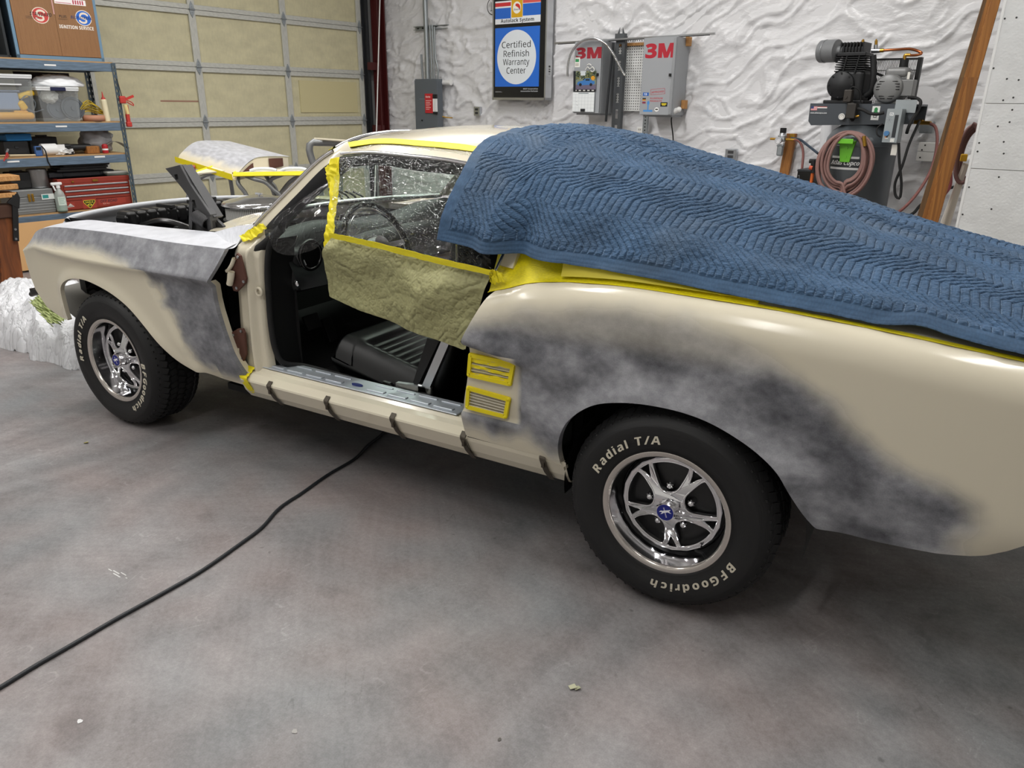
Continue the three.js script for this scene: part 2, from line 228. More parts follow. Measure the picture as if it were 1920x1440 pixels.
// door track, jamb, red steel column in the corner, and the white pull rod
{
  inRoom(struct('trim_1', [box(0.05, 3.4, 0.012, 0.03, 1.7, 0.318), box(0.012, 3.4, 0.05, 0.055, 1.7, 0.30), box(0.004, 3.4, 0.04, 0.01, 1.7, 0.335)], M.darkSteel), 0, 0, 0).userData.label = 'dark steel track beside the garage door';
  inRoom(struct('trim_2', [rbox(0.03, 3.5, 0.03, 0.006, 0.03, 1.75, 0.272)], M.galv), 0, 0, 0).userData.label = 'galvanised angle along the door track';
  const col = struct('trim_3', [box(0.11, HEIGHT, 0.02, 0.10, HEIGHT / 2, 0.19), box(0.02, HEIGHT, 0.17, 0.055, HEIGHT / 2, 0.13), box(0.11, HEIGHT, 0.02, 0.10, HEIGHT / 2, 0.06), box(0.06, 0.10, 0.17, 0.09, 1.98, 0.25), box(0.09, 0.10, 0.16, 0.10, 1.14, 0.22)], std(0x4a1414, 0.5));
  inRoom(col, 0, 0, 0); col.userData.label = 'dark red steel building column in the corner';
  const a = onRoomX(714, 0, 0.22), b = onRoomX(697, 246, 0.32);
  const pr = one('pull_rod', 'thin white rod leaning in front of the red corner column', 'rod', rod(R(a.x, a.y + 0.35, a.z - 0.02), R(b.x + 0.05, b.y - 0.9, b.z + 0.05), 0.009, 8), M.white);
}
// unfinished partition wall on the far right
const PART = V(0.607, 0, -3.0).applyMatrix4(roomInv);
{
  const plaster = std(0xffffff, 0.8, 0, { map: dataTex(512, 512, (u, v) => { const m = fbm(u * 5, v * 5, 4); const l = 1 + m * 0.05; return [218 * l, 219 * l, 218 * l]; }), bumpMap: dataTex(1024, 1024, (u, v) => 128 + 60 * fbm(u * 16, v * 16, 4) + 40 * n2(u * 70, v * 70) ** 3, false), bumpScale: 0.004 });
  const W = RX - PART.x - 0.01, p = new THREE.Group(); p.name = 'wall_partition'; p.userData = { kind: 'structure', label: 'unpainted drywall partition with screw heads and board joints' }; scene.add(p); inRoom(p, PART.x, 0, PART.z);
  const ys = [0, 0.62, 1.20, 1.535, 2.75, HEIGHT];
  for (let i = 0; i + 1 < ys.length; i++) { const g = rbox(W, ys[i + 1] - ys[i] - 0.0025, 0.014, 0.002, W / 2, (ys[i] + ys[i + 1]) / 2, -0.007), q = g.attributes.position, t = g.attributes.uv; for (let k = 0; k < q.count; k++) t.setXY(k, q.getX(k) * 0.7, q.getY(k) * 0.7); mesh('drywall_board', g, plaster, p); }
  mesh('stud_core', box(W - 0.01, HEIGHT, 0.08, W / 2 + 0.012, HEIGHT / 2, -0.056), std(0xb9b2a2, 0.8), p);
  mesh('corner_bead', [box(0.006, HEIGHT, 0.018, 0.003, HEIGHT / 2, -0.006), box(0.012, HEIGHT, 0.003, 0.006, HEIGHT / 2, 0.001)], M.white, p).userData.label = 'white metal edge strip';
  const screw = rot(cyl(0.005, 0.004, 0.002, 8), 'x', Math.PI / 2), dark = std(0x3d3d3c, 0.5, 0.4);
  for (const [u, v] of [[1884, 35], [1906, 33], [1863, 128], [1888, 148], [1910, 150], [1853, 152], [1881, 188], [1900, 183], [1871, 237], [1893, 229], [1836, 268], [1882, 266], [1833, 284], [1882, 288], [1873, 332], [1817, 351], [1859, 392], [1805, 402], [1845, 450], [1793, 441], [1844, 458], [1898, 206], [1850, 163]]) { const q = onRoomZ(u, v, PART.z); mesh('screw_head', screw, dark, p).position.set(q.x - PART.x, q.y, 0.0006); }
}
// strip lights
{
  const body = std(0xf0f0ee, 0.5), glow = new THREE.MeshStandardMaterial({ color: 0xffffff, emissive: LAMP_COLOR, emissiveIntensity: 7, roughness: 0.5 });
  for (const [x, z, len, power, where] of STRIPS) {
    const t = thing('strip_light', 'long white strip light hung from the ceiling ' + where, 'light', R(x, LAMP_Y, z), ROOM_TURN + Math.PI / 2, 'ceiling strip lights');
    mesh('housing', rbox(len, 0.07, 0.22, 0.01, 0, 0.06, 0), body, t);
    mesh('diffuser', rbox(len - 0.04, 0.02, 0.18, 0.008, 0, 0.018, 0), glow, t);
    for (const s of [-1, 1]) mesh('hanger', rod([s * len * 0.38, 0.09, 0], [s * len * 0.38, HEIGHT - LAMP_Y, 0], 0.006, 6), M.steel, t);
    const l = new THREE.RectAreaLight(LAMP_COLOR, power, len - 0.06, 0.16); l.position.set(0, 0.002, 0); l.rotation.x = -Math.PI / 2; t.add(l); l.name = 'lamp';
  }
}
// ---------- the car ----------
const ZC = -0.87;                                   // centre plane of the car; its near side lies at z = 0, rear axle at x = 0, front axle at x = -2.743
const car = thing('car', 'cream two-door fastback with grey primer patches, doors and hood removed', 'car');
const CREAM = [222, 214, 192];
// paint: glossy cream with dull grey primer sprayed over it in mottled clouds; one map per panel in metres of car length and height
const pxXY = (list, z = 0) => list.map(([u, v]) => { const p = onZ(u, v, z); return [p.x, p.y]; });
function paintMat(x0, x1, y0, y1, mask, w = 1024) {
  const h = Math.round(w * (y1 - y0) / (x1 - x0)), A = new Float32Array(w * h), G = [];
  const col = dataTex(w, h, (u, v) => {
    const x = lerp(x0, x1, u), y = lerp(y0, y1, v), [m, dark] = mask(x, y), k = clamp(m);
    const g = 150 - 44 * dark + 24 * fbm(x * 6 + 4, y * 9, 4) + 16 * fbm(x * 22, y * 26, 3) + 6 * n2(x * 160, y * 160);
    A[Math.min(h - 1, Math.floor(v * h)) * w + Math.floor(u * w)] = k;
    return mix3(CREAM, [g, g + 1, g + 6], k);
  });
  const ro = dataTex(w / 2, Math.round(h / 2), (u, v) => lerp(46, 150, A[Math.min(h - 1, Math.floor(v * h)) * w + Math.floor(u * w)]), false);
  for (const t of [col, ro]) { t.wrapS = t.wrapT = THREE.ClampToEdgeWrapping; t.repeat.set(1 / (x1 - x0), 1 / (y1 - y0)); t.offset.set(-x0 / (x1 - x0), -y0 / (y1 - y0)); }
  return phys(0xffffff, 1, { map: col, roughnessMap: ro, specularIntensity: 0.9 });
}
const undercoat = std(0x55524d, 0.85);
const creamPaint = phys(new THREE.Color(`rgb(${CREAM})`), 0.16, { clearcoat: 0.6, clearcoatRoughness: 0.05 }), creamDull = phys(new THREE.Color(`rgb(${CREAM})`), 0.4);
// front fender, side face
const shoulderY = (x) => sinterp([[-3.43, 0.815], [-3.40, 0.845], [-3.34, 0.882], [-3.25, 0.908], [-3.126, 0.926], [-2.9, 0.936], [-2.65, 0.940], [-2.27, 0.938], [-1.86, 0.945]], x);
const creaseY = (x) => interp([[-3.43, 0.79], [-3.27, 0.822], [-2.75, 0.806], [-2.4, 0.811], [-1.86, 0.815]], x);
const nosePull = (x) => { const q = clamp((-2.95 - x) / 0.48); return 0.04 * q * q; };
const fArch = smoothPoly([[-3.06, 0.485], [-3.072, 0.585], [-3.071, 0.64], [-3.037, 0.676], [-2.957, 0.707], [-2.861, 0.714], [-2.766, 0.702], [-2.65, 0.672], [-2.546, 0.625], [-2.447, 0.55], [-2.351, 0.465], [-2.276, 0.41], [-2.189, 0.372]], 4, false);
const distTo = (line) => (x, y) => { let d = 1e9; for (let i = 1; i < line.length; i++) { const [ax, ay] = line[i - 1], [bx, by] = line[i], ex = bx - ax, ey = by - ay, t = clamp(((x - ax) * ex + (y - ay) * ey) / (ex * ex + ey * ey)); d = Math.min(d, Math.hypot(x - ax - ex * t, y - ay - ey * t)); } return d; };
const fArchD = distTo(fArch);
const fenderZ = (x, y) => {
  const yc = creaseY(x), ys = shoulderY(x); let z;
  const cr = lerp(0.35, 1, sstep(-3.42, -3.05, x)), pk = lerp(-0.012, 0.02, cr); if (y > yc) z = pk - (pk + 0.05) * clamp((y - yc) / Math.max(0.02, ys - yc));
  else { const d = yc - y; z = pk - 0.024 * cr * (1 - Math.exp(-d / 0.022)) - 0.05 * clamp((d - 0.28) / 0.18) ** 2; }
  const scoop = sstep(-0.012, 0.012, x - lerp(-2.42, -2.18, (0.81 - y) / 0.42)) * (y < yc ? 1 : 0); z -= 0.012 * scoop * sstep(0, 0.03, yc - y);
  return z + 0.014 * Math.exp(-((fArchD(x, y) / 0.035) ** 2)) - nosePull(x);
};
const fenderOut = [...fArch, [-2.05, 0.354], [-1.852, 0.350], [-1.858, 0.366], [-1.92, 0.504], [-1.955, 0.60], [-1.977, 0.68], [-1.985, 0.73], [-1.984, 0.77], [-1.972, 0.812], [-1.945, 0.87], [-1.918, 0.944]];
for (let x = -1.95; x > -3.40; x -= 0.05) fenderOut.push([x, shoulderY(x)]);
fenderOut.push([-3.40, 0.845], [-3.425, 0.81], [-3.436, 0.77], [-3.437, 0.72], [-3.427, 0.66], [-3.393, 0.587], [-3.29, 0.512], [-3.15, 0.480]);
const fenderMask = (x, y) => {
  const yc = creaseY(x), n = fbm(x * 5 + 2, y * 7 + 1, 3) * 0.05;
  if (y > yc + 0.002) { const t = (y - yc) / 0.13, lim = interp([[-3.4, 0.0], [-3.2, 0.15], [-2.75, 0.36], [-2.5, 0.05], [-2.35, -0.4], [-1.8, -0.5]], x); return [sstep(lim - 0.15, lim + 0.3, t + n * 2), interp([[-3.4, 0.15], [-3.0, 0.35], [-2.4, 0.1], [-1.9, 0.1]], x) + 0.25 * fbm(x * 9, y * 3, 3)]; }
  const edge = lerp(-2.40, -2.14, (0.81 - y) / 0.42); return [sstep(-0.03, 0.07, x - edge + n * 1.2) * sstep(0.345, 0.42, y + n * 0.4 - (x < -2.05 ? 0.03 : 0)), 0.55 + 0.6 * fbm(x * 4 + 7, y * 5, 3)];
};
const fenderMat = paintMat(-3.48, -1.80, 0.32, 0.97, fenderMask, 1400);
const fenderSide = panel({ x0: -3.46, x1: -1.84, y0: 0.33, y1: 0.96, step: 0.011, inside: polySDF(fenderOut), P: (x, y) => [x, y, fenderZ(x, y)], flange: [0.0, 0.0, -0.02] });
const fender = mesh('front_fender', fenderSide, fenderMat, car); fender.userData.label = 'cream front fender with grey primer on its upper band and rear';
const fenderIn = (x) => [sinterp([[-3.43, 0.812], [-3.36, 0.885], [-3.2, 0.930], [-2.94, 0.942], [-2.57, 0.950], [-2.2, 0.960], [-1.86, 0.962]], x), -0.05 - nosePull(x) - 0.005 - 0.185 * sstep(-3.44, -3.22, x)];
const fenderTop = grid(90, 12, (u, v) => { const x0 = -3.425, xe = -1.918 - 0.03 * v + 0.0 * v, x = lerp(x0, xe, u), ys = shoulderY(x), zs = fenderZ(x, ys), [yi, zi] = fenderIn(x), b = Math.sin(Math.PI * v) * 0.006; return [x, lerp(ys, yi, v) + b, lerp(zs, zi, v), x, v]; });
const topMat = std(0xffffff, 0.42, 0, { map: dataTex(256, 64, (u, v) => { const g = 196 + 14 * fbm(u * 9, v * 2, 3) + 5 * n2(u * 150, v * 40); return [g - 2, g, g + 6]; }) });
mesh('fender_top', [fenderTop, grid(90, 3, (u, v) => { const x = lerp(-3.40, -1.948, u), [yi, zi] = fenderIn(x); return [x, yi - 0.05 * v, zi - 0.006 * v, x, 1]; })], topMat, car).userData.label = 'pale grey primered top of the front fender';
mesh('fender_return', grid(30, 3, (u, v) => { const e = [[-1.858, 0.366], [-1.92, 0.504], [-1.955, 0.60], [-1.977, 0.68], [-1.985, 0.73], [-1.984, 0.77], [-1.972, 0.812]], k = u * 6, i = Math.min(5, Math.floor(k)), t = k - i, x = lerp(e[i][0], e[i + 1][0], t), y = lerp(e[i][1], e[i + 1][1], t); return [x - 0.004 - 0.012 * v, y, fenderZ(x, y) - 0.001 - 0.055 * v]; }), creamDull, car).userData.label = 'cream folded return at the rear fender edge';
// far fender, mirrored, plain cream
mesh('front_fender', mirrorZ(fenderSide, ZC), creamPaint, car); mesh('fender_top', mirrorZ(fenderTop, ZC), creamPaint, car);
// rear quarter panel
const qTopY = (x) => sinterp([[-0.72, 0.90], [-0.679, 0.928], [-0.592, 0.956], [-0.524, 0.979], [-0.457, 0.992], [-0.36, 1.003], [-0.2, 1.011], [0.025, 1.008], [0.182, 1.004], [0.376, 0.994], [0.576, 0.979], [0.805, 0.957], [1.28, 0.91]], x);
const rArch = smoothPoly([[-0.352, 0.352], [-0.369, 0.412], [-0.366, 0.489], [-0.34, 0.558], [-0.296, 0.61], [-0.238, 0.649], [-0.169, 0.670], [-0.107, 0.680], [-0.042, 0.684], [0.032, 0.682], [0.105, 0.670], [0.178, 0.645], [0.25, 0.609], [0.309, 0.563], [0.349, 0.505], [0.396, 0.441], [0.427, 0.408]], 4, false);
const rArchD = distTo(rArch);
const doorEdge = [[-0.636, 0.945], [-0.662, 0.915], [-0.697, 0.840], [-0.727, 0.771], [-0.722, 0.755], [-0.719, 0.72], [-0.731, 0.62], [-0.752, 0.515], [-0.750, 0.47], [-0.747, 0.405]];
const quarterZ = (x, y) => {
  const yt = qTopY(x), b = 0.10, k = clamp((y - (yt - b)) / b); let z = 0.006 - 0.085 * (1 - Math.sqrt(Math.max(0, 1 - k * k)));
  z -= 0.05 * clamp((0.60 - y) / 0.22) ** 2 * (x < 0.4 ? 1 : 1 - 0.4 * sstep(0.4, 0.8, x)) * 0.9;
  const ridge = lerp(0.771, 0.70, (x + 0.727) / 0.40), f = sstep(-0.30, -0.60, x); z += 0.022 * f * Math.exp(-(((y - ridge) / (y > ridge ? 0.07 : 0.018)) ** 2));
  const rec = sstep(-0.505, -0.522, x) * sstep(0.495, 0.512, y) * sstep(ridge - 0.01, ridge - 0.028, y); z -= 0.022 * rec;
  z -= 0.07 * clamp((x - 0.55) / 0.75) ** 2 + 0.08 * clamp((0.55 - y) / 0.14) ** 2 * sstep(0.7, 1.0, x);
  return z + 0.014 * Math.exp(-((rArchD(x, y) / 0.045) ** 2));
};
const quarterOut = [...doorEdge.slice().reverse().map((p) => p), ];
{ for (let x = -0.60; x < 1.28; x += 0.04) quarterOut.push([x, qTopY(x)]); quarterOut.push([1.28, 0.91], [1.27, 0.70], [1.16, 0.66], [1.02, 0.60], [0.90, 0.508], [0.868, 0.475], [0.83, 0.447], [0.80, 0.437], [0.718, 0.426], [0.583, 0.413]); quarterOut.push(...rArch.slice().reverse()); quarterOut.push([-0.36, 0.395]); }
const greyQ = pxXY(smoothPoly([[872, 612], [905, 600], [960, 592], [1040, 585], [1130, 582], [1220, 590], [1310, 612], [1400, 650], [1480, 700], [1560, 765], [1620, 830], [1680, 880], [1770, 915], [1815, 950], [1822, 985], [1790, 1015], [1790, 1050], [1600, 1060], [1400, 1000], [1250, 900], [1040, 900], [1000, 850], [930, 835], [866, 800], [850, 700]], 5));
const greyQD = polySDF(greyQ);
const quarterMat = paintMat(-0.80, 1.30, 0.34, 1.03, (x, y) => {
  const d = greyQD(x, y) + 0.018 * fbm(x * 5, y * 5 + 4, 3), bottom = sstep(0.395, 0.50, y + 0.06 * fbm(x * 6, y * 3 + 9, 2) + (x > -0.35 ? 0.2 : 0));
  const vent = x < -0.515 && y > 0.505 && y < 0.745 ? 1 - sstep(-0.54, -0.515, x) : 0;
  const light = Math.exp(-((rArchD(x, y) / 0.05) ** 2)) * 0.8 * sstep(0.5, 0.62, y);
  const m = sstep(-0.05, 0.045, d) * bottom * (1 - 0.9 * vent) * (y > 0.79 ? 1 - 0.45 * sstep(0.80, 0.88, y) : 1); return [m, clamp(0.30 + 1.25 * fbm(x * 3.2 + 5, y * 4.6 + 2, 4) + 0.5 * Math.exp(-(((d - 0.085) / 0.05) ** 2)) - light, -0.2, 1.1)];
}, 1400);
const quarterSide = panel({ x0: -0.77, x1: 1.30, y0: 0.34, y1: 1.03, step: 0.0115, inside: polySDF(quarterOut), P: (x, y) => [x, y, quarterZ(x, y)], flange: [0, 0, -0.03] });
mesh('quarter_panel', quarterSide, quarterMat, car).userData.label = 'cream rear quarter panel with a broad cloud of grey primer above the wheel';
mesh('quarter_panel', mirrorZ(quarterSide, ZC), creamPaint, car);
// door jamb return behind the quarter's front edge
mesh('jamb', grid(24, 4, (u, v) => { const k = u * (doorEdge.length - 1), i = Math.min(doorEdge.length - 2, Math.floor(k)), t = k - i, x = lerp(doorEdge[i][0], doorEdge[i + 1][0], t), y = lerp(doorEdge[i][1], doorEdge[i + 1][1], t); return [x + 0.05 * v * v, y, quarterZ(x, y) - 0.13 * v]; }), M.black, car).userData.label = 'dark rear door jamb';
// side vents behind the door opening
{
  const ventAt = (pts, name, lab, taped) => {
    const q = pts.map(([u, v]) => onZ(u, v, -0.014)), P = (s, t, dz = 0) => { const a = q[0].clone().lerp(q[1], s), b = q[3].clone().lerp(q[2], s); const r = a.lerp(b, t); return [r.x, r.y, r.z + dz]; };
    const v = mesh(name, merge([...[[0, 0, 1, 0], [1, 0, 1, 1], [1, 1, 0, 1], [0, 1, 0, 0]].map(([a, b, c, d]) => bar(P(a, b, 0.004), P(c, d, 0.004), 0.013, 0.012)), ...[[0, 0], [1, 0], [1, 1], [0, 1]].map(([a, b]) => new THREE.SphereGeometry(0.0085, 10, 8).translate(...P(a, b, 0.004)))]), M.tape, car); v.userData.label = lab;
    mesh('louvre_tray', grid(6, 6, (s, t) => P(s, t, -0.012)), std(taped ? 0xb5aa6a : 0x8f8a78, 0.55), v);
    for (let k = 0; k < 6; k++) { const t = (k + 0.7) / 6.4; mesh('louvre', bar(P(0.03, t, -0.001), P(0.97, t, -0.001), 0.0035, 0.012), std(taped ? 0xd0c9a2 : 0xcfc9b6, 0.35), v); }
    if (taped) for (const [t0, t1, c] of [[0.0, 0.30, 0], [0.46, 0.62, 0], [0.80, 0.98, 0]]) mesh('tape_strip', grid(14, 3, (s, t) => { const tt = lerp(t0, t1, t) + 0.03 * Math.sin(s * 5 + t0 * 9); return P(lerp(0.02, 0.98, s), tt, 0.006 + 0.002 * Math.sin(s * 17 + t * 5)); }), M.tape, v);
  };
  ventAt([[884, 665], [964, 681], [957, 719], [881, 702]], 'side_vent', 'upper side vent masked with yellow tape strips', true);
  ventAt([[880, 727], [955, 748], [949, 780], [878, 762]], 'side_vent', 'lower side vent with bare louvres framed in yellow tape', false);
}
// rocker, sill and scuff plate
{
  const prof = [[-0.22, 0.30], [-0.22, 0.424], [-0.205, 0.430], [-0.10, 0.434], [-0.088, 0.424], [-0.062, 0.419], [-0.032, 0.399], [-0.030, 0.392], [-0.052, 0.34], [-0.078, 0.306], [-0.10, 0.304], [-0.11, 0.30]];
  const mk = (p, xa, xb) => { const a = []; for (const [z, y] of p) a.push([z, y]); return grid(40, a.length - 1, (u, v) => { const [z, y] = a[Math.round(v * (a.length - 1))]; return [lerp(xa, xb, u), y, z]; }).toNonIndexed(); };
  const flat = (g2) => { g2.deleteAttribute('normal'); g2.computeVertexNormals(); return g2; };
  mesh('rocker_panel', [flat(mk(prof, -1.90, -0.745)), flat(mk([[-0.03, 0.402], [-0.034, 0.385], [-0.055, 0.34], [-0.08, 0.306], [-0.11, 0.30]], -0.745, -0.355))], creamPaint, car).userData.label = 'cream rocker sill under the open doorway';
  mesh('rocker_panel', mirrorZ(mk(prof, -1.90, -0.36), ZC), creamPaint, car);
  const plate = mesh('scuff_plate', [rbox(1.01, 0.006, 0.105, 0.003, -1.34, 0.439, -0.152), rbox(0.05, 0.006, 0.10, 0.003).rotateZ(-0.5).translate(-1.862, 0.452, -0.15)], std(0xc3c9d0, 0.42, 0.7), car); plate.userData.label = 'polished aluminium scuff plate with raised ribs';
  for (let k = 0; k < 9; k++) { if (k === 4) continue; const x = -1.775 + k * 0.108; mesh('rib', rbox(0.088, 0.008, 0.022, 0.004, x, 0.443, -0.128), plate.material, plate); }
  for (let k = 0; k < 9; k++) { if (k === 4) continue; const x = -1.775 + k * 0.108; mesh('rib', rbox(0.088, 0.006, 0.010, 0.003, x, 0.443, -0.178), plate.material, plate); }
  mesh('oval_emblem', rot(new THREE.CylinderGeometry(0.5, 0.5, 1, 24).scale(0.055, 0.006, 0.022), 'y', 0).translate(-1.343, 0.4435, -0.14), std(0x14246e, 0.3), plate).userData.label = 'small dark blue oval badge';
  const clip = (u, v) => { const a = onZ(u, v, -0.035), c = mesh('trim_clip', [thick(grid(2, 8, (s, t) => { const k = [[-0.045, 0.412], [-0.026, 0.399], [-0.0245, 0.391], [-0.031, 0.372], [-0.038, 0.357], [-0.0465, 0.339], [-0.056, 0.326], [-0.064, 0.315], [-0.074, 0.302]][Math.round(t * 8)]; return [a.x + (s - 0.5) * 0.022 + 0.02 * t, k[1], k[0]]; }), 0.002), rbox(0.012, 0.024, 0.012, 0.003, a.x + 0.006, 0.375, -0.028)], std(0x4d463c, 0.5, 0.5), car); c.userData.label = 'dark metal trim clip on the rocker'; };
  [[507, 737], [614, 765], [737, 797], [869, 834], [1017, 876]].forEach((q) => clip(...q));
}
// hinge pillar at the front of the doorway, with two door hinges and the black weatherstrip
{
  const xo = (y) => interp([[0.42, -1.790], [0.536, -1.800], [0.744, -1.795], [0.944, -1.772], [1.0, -1.74]], y);
  const zP = (t) => interp([[0, -0.17], [0.10, -0.11], [0.30, -0.095], [0.56, -0.092], [0.63, -0.078], [0.70, -0.080], [0.76, -0.10], [0.95, -0.105], [1, -0.14]], t);
  const pl = mesh('hinge_pillar', [grid(28, 30, (u, v) => { const y = lerp(0.42, 0.985, v), xa = lerp(-1.985, -1.962, sstep(0.42, 0.8, y)) + 0.03 * sstep(0.9, 0.98, y); return [lerp(xa, xo(y), u), y, zP(u) - 0.05 * sstep(0.93, 0.99, y)]; })], creamPaint, car); mesh('kick_panel', grid(6, 12, (u, v) => { const y = lerp(0.42, 0.985, v); return [xo(y) + 0.012 * u, y, lerp(-0.135, -0.27, u)]; }), M.black, car); pl.userData.label = 'cream door hinge pillar';
  mesh('grommet', new THREE.TorusGeometry(0.016, 0.006, 8, 16).translate(-1.806, 0.772, -0.098), creamPaint, pl);
  mesh('weatherstrip', tube([[-1.728, 1.0, -0.13], [-1.752, 0.95, -0.125], [-1.775, 0.85, -0.125], [-1.782, 0.75, -0.125], [-1.786, 0.62, -0.125], [-1.780, 0.52, -0.13], [-1.758, 0.465, -0.14], [-1.70, 0.436, -0.212], [-1.3, 0.420, -0.222], [-0.86, 0.418, -0.222]], 0.012, 90, 8), M.rubber, car);
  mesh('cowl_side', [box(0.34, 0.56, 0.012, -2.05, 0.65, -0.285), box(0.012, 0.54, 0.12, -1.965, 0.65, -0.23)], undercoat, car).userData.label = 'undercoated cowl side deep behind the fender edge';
  const plateG = (pts, z) => { const q = pts.map(([u, v]) => onZ(u, v, z)); return extr(q.map((p) => [p.x, p.y]), 0.006, 0.003).translate(0, 0, z - 0.003); };
  const h1 = mesh('door_hinge', [plateG([[446, 476], [451, 480], [462, 522], [461, 530], [446, 545], [440, 544], [436, 532], [433, 505], [436, 498]], -0.068)], M.primerBrown, car); h1.userData.label = 'brown primed upper door hinge plate';
  mesh('hinge_knuckle', [tube(pxXY([[441, 484], [436, 497], [430, 506], [427, 508]], -0.06).map(([x, y]) => [x, y, -0.055]), 0.008, 16), tube(pxXY([[436, 509], [435, 520], [432, 533]], -0.05).map(([x, y]) => [x, y, -0.045]), 0.013, 12), tube(pxXY([[431, 512], [430, 528]], -0.05).map(([x, y]) => [x, y, -0.045]), 0.006, 6)], creamDull, h1);
  for (const [u, v] of [[446, 482], [457, 528], [444, 540]]) { const p = onZ(u, v, -0.06); mesh('bolt_hole', rot(cyl(0.006, 0.006, 0.004, 10), 'x', Math.PI / 2).translate(p.x, p.y, -0.0585), M.steel, h1); }
  const h2 = mesh('door_hinge', [plateG([[433, 626], [448, 617], [456, 617], [459, 624], [462, 664], [455, 680], [448, 678], [438, 671], [443, 664], [443, 652], [436, 650]], -0.072)], M.primerBrown, car); h2.userData.label = 'brown primed lower door hinge plate';
  mesh('hinge_knuckle', [tube(pxXY([[440, 653], [441, 668]], -0.06).map(([x, y]) => [x, y, -0.066]), 0.005, 6), tube(pxXY([[445, 653], [446, 668]], -0.06).map(([x, y]) => [x, y, -0.066]), 0.004, 6)], creamDull, h2);
  for (const [u, v] of [[452, 621], [438, 628], [452, 673]]) { const p = onZ(u, v, -0.065); mesh('bolt_hole', rot(cyl(0.006, 0.006, 0.004, 10), 'x', Math.PI / 2).translate(p.x, p.y, -0.0635), M.steel, h2); }
}
// cowl, windshield, pillars, roof
const pz = (u, v, z) => onZ(u, v, z);
const E0 = [pz(476, 424, -0.185), pz(482, 415, -0.19), pz(550, 345, -0.235), pz(600, 297, -0.268), pz(626, 279, -0.285)];
const E1 = [pz(497, 428, -0.15), pz(502, 421, -0.152), pz(560, 361, -0.195), pz(609, 312, -0.236), pz(637, 294, -0.262)];
const E2 = [pz(528, 432, -0.175), pz(534, 422, -0.178), pz(580, 375, -0.22), pz(615, 345, -0.245), pz(648, 318, -0.262)];
const along = (pts, t) => new THREE.CatmullRomCurve3(pts).getPoint(t);
const ribbon = (A, B, n = 30, m = 3, bulge = 0) => { const a = new THREE.CatmullRomCurve3(A), b = new THREE.CatmullRomCurve3(B); return grid(n, m, (u, v) => { const p = a.getPoint(u).lerp(b.getPoint(u), v); return [p.x, p.y, p.z + bulge * Math.sin(Math.PI * v)]; }); };
const glass = phys(0xdff0e4, 0.02, { transmission: 1, thickness: 0, ior: 1.5, specularIntensity: 0.6 });
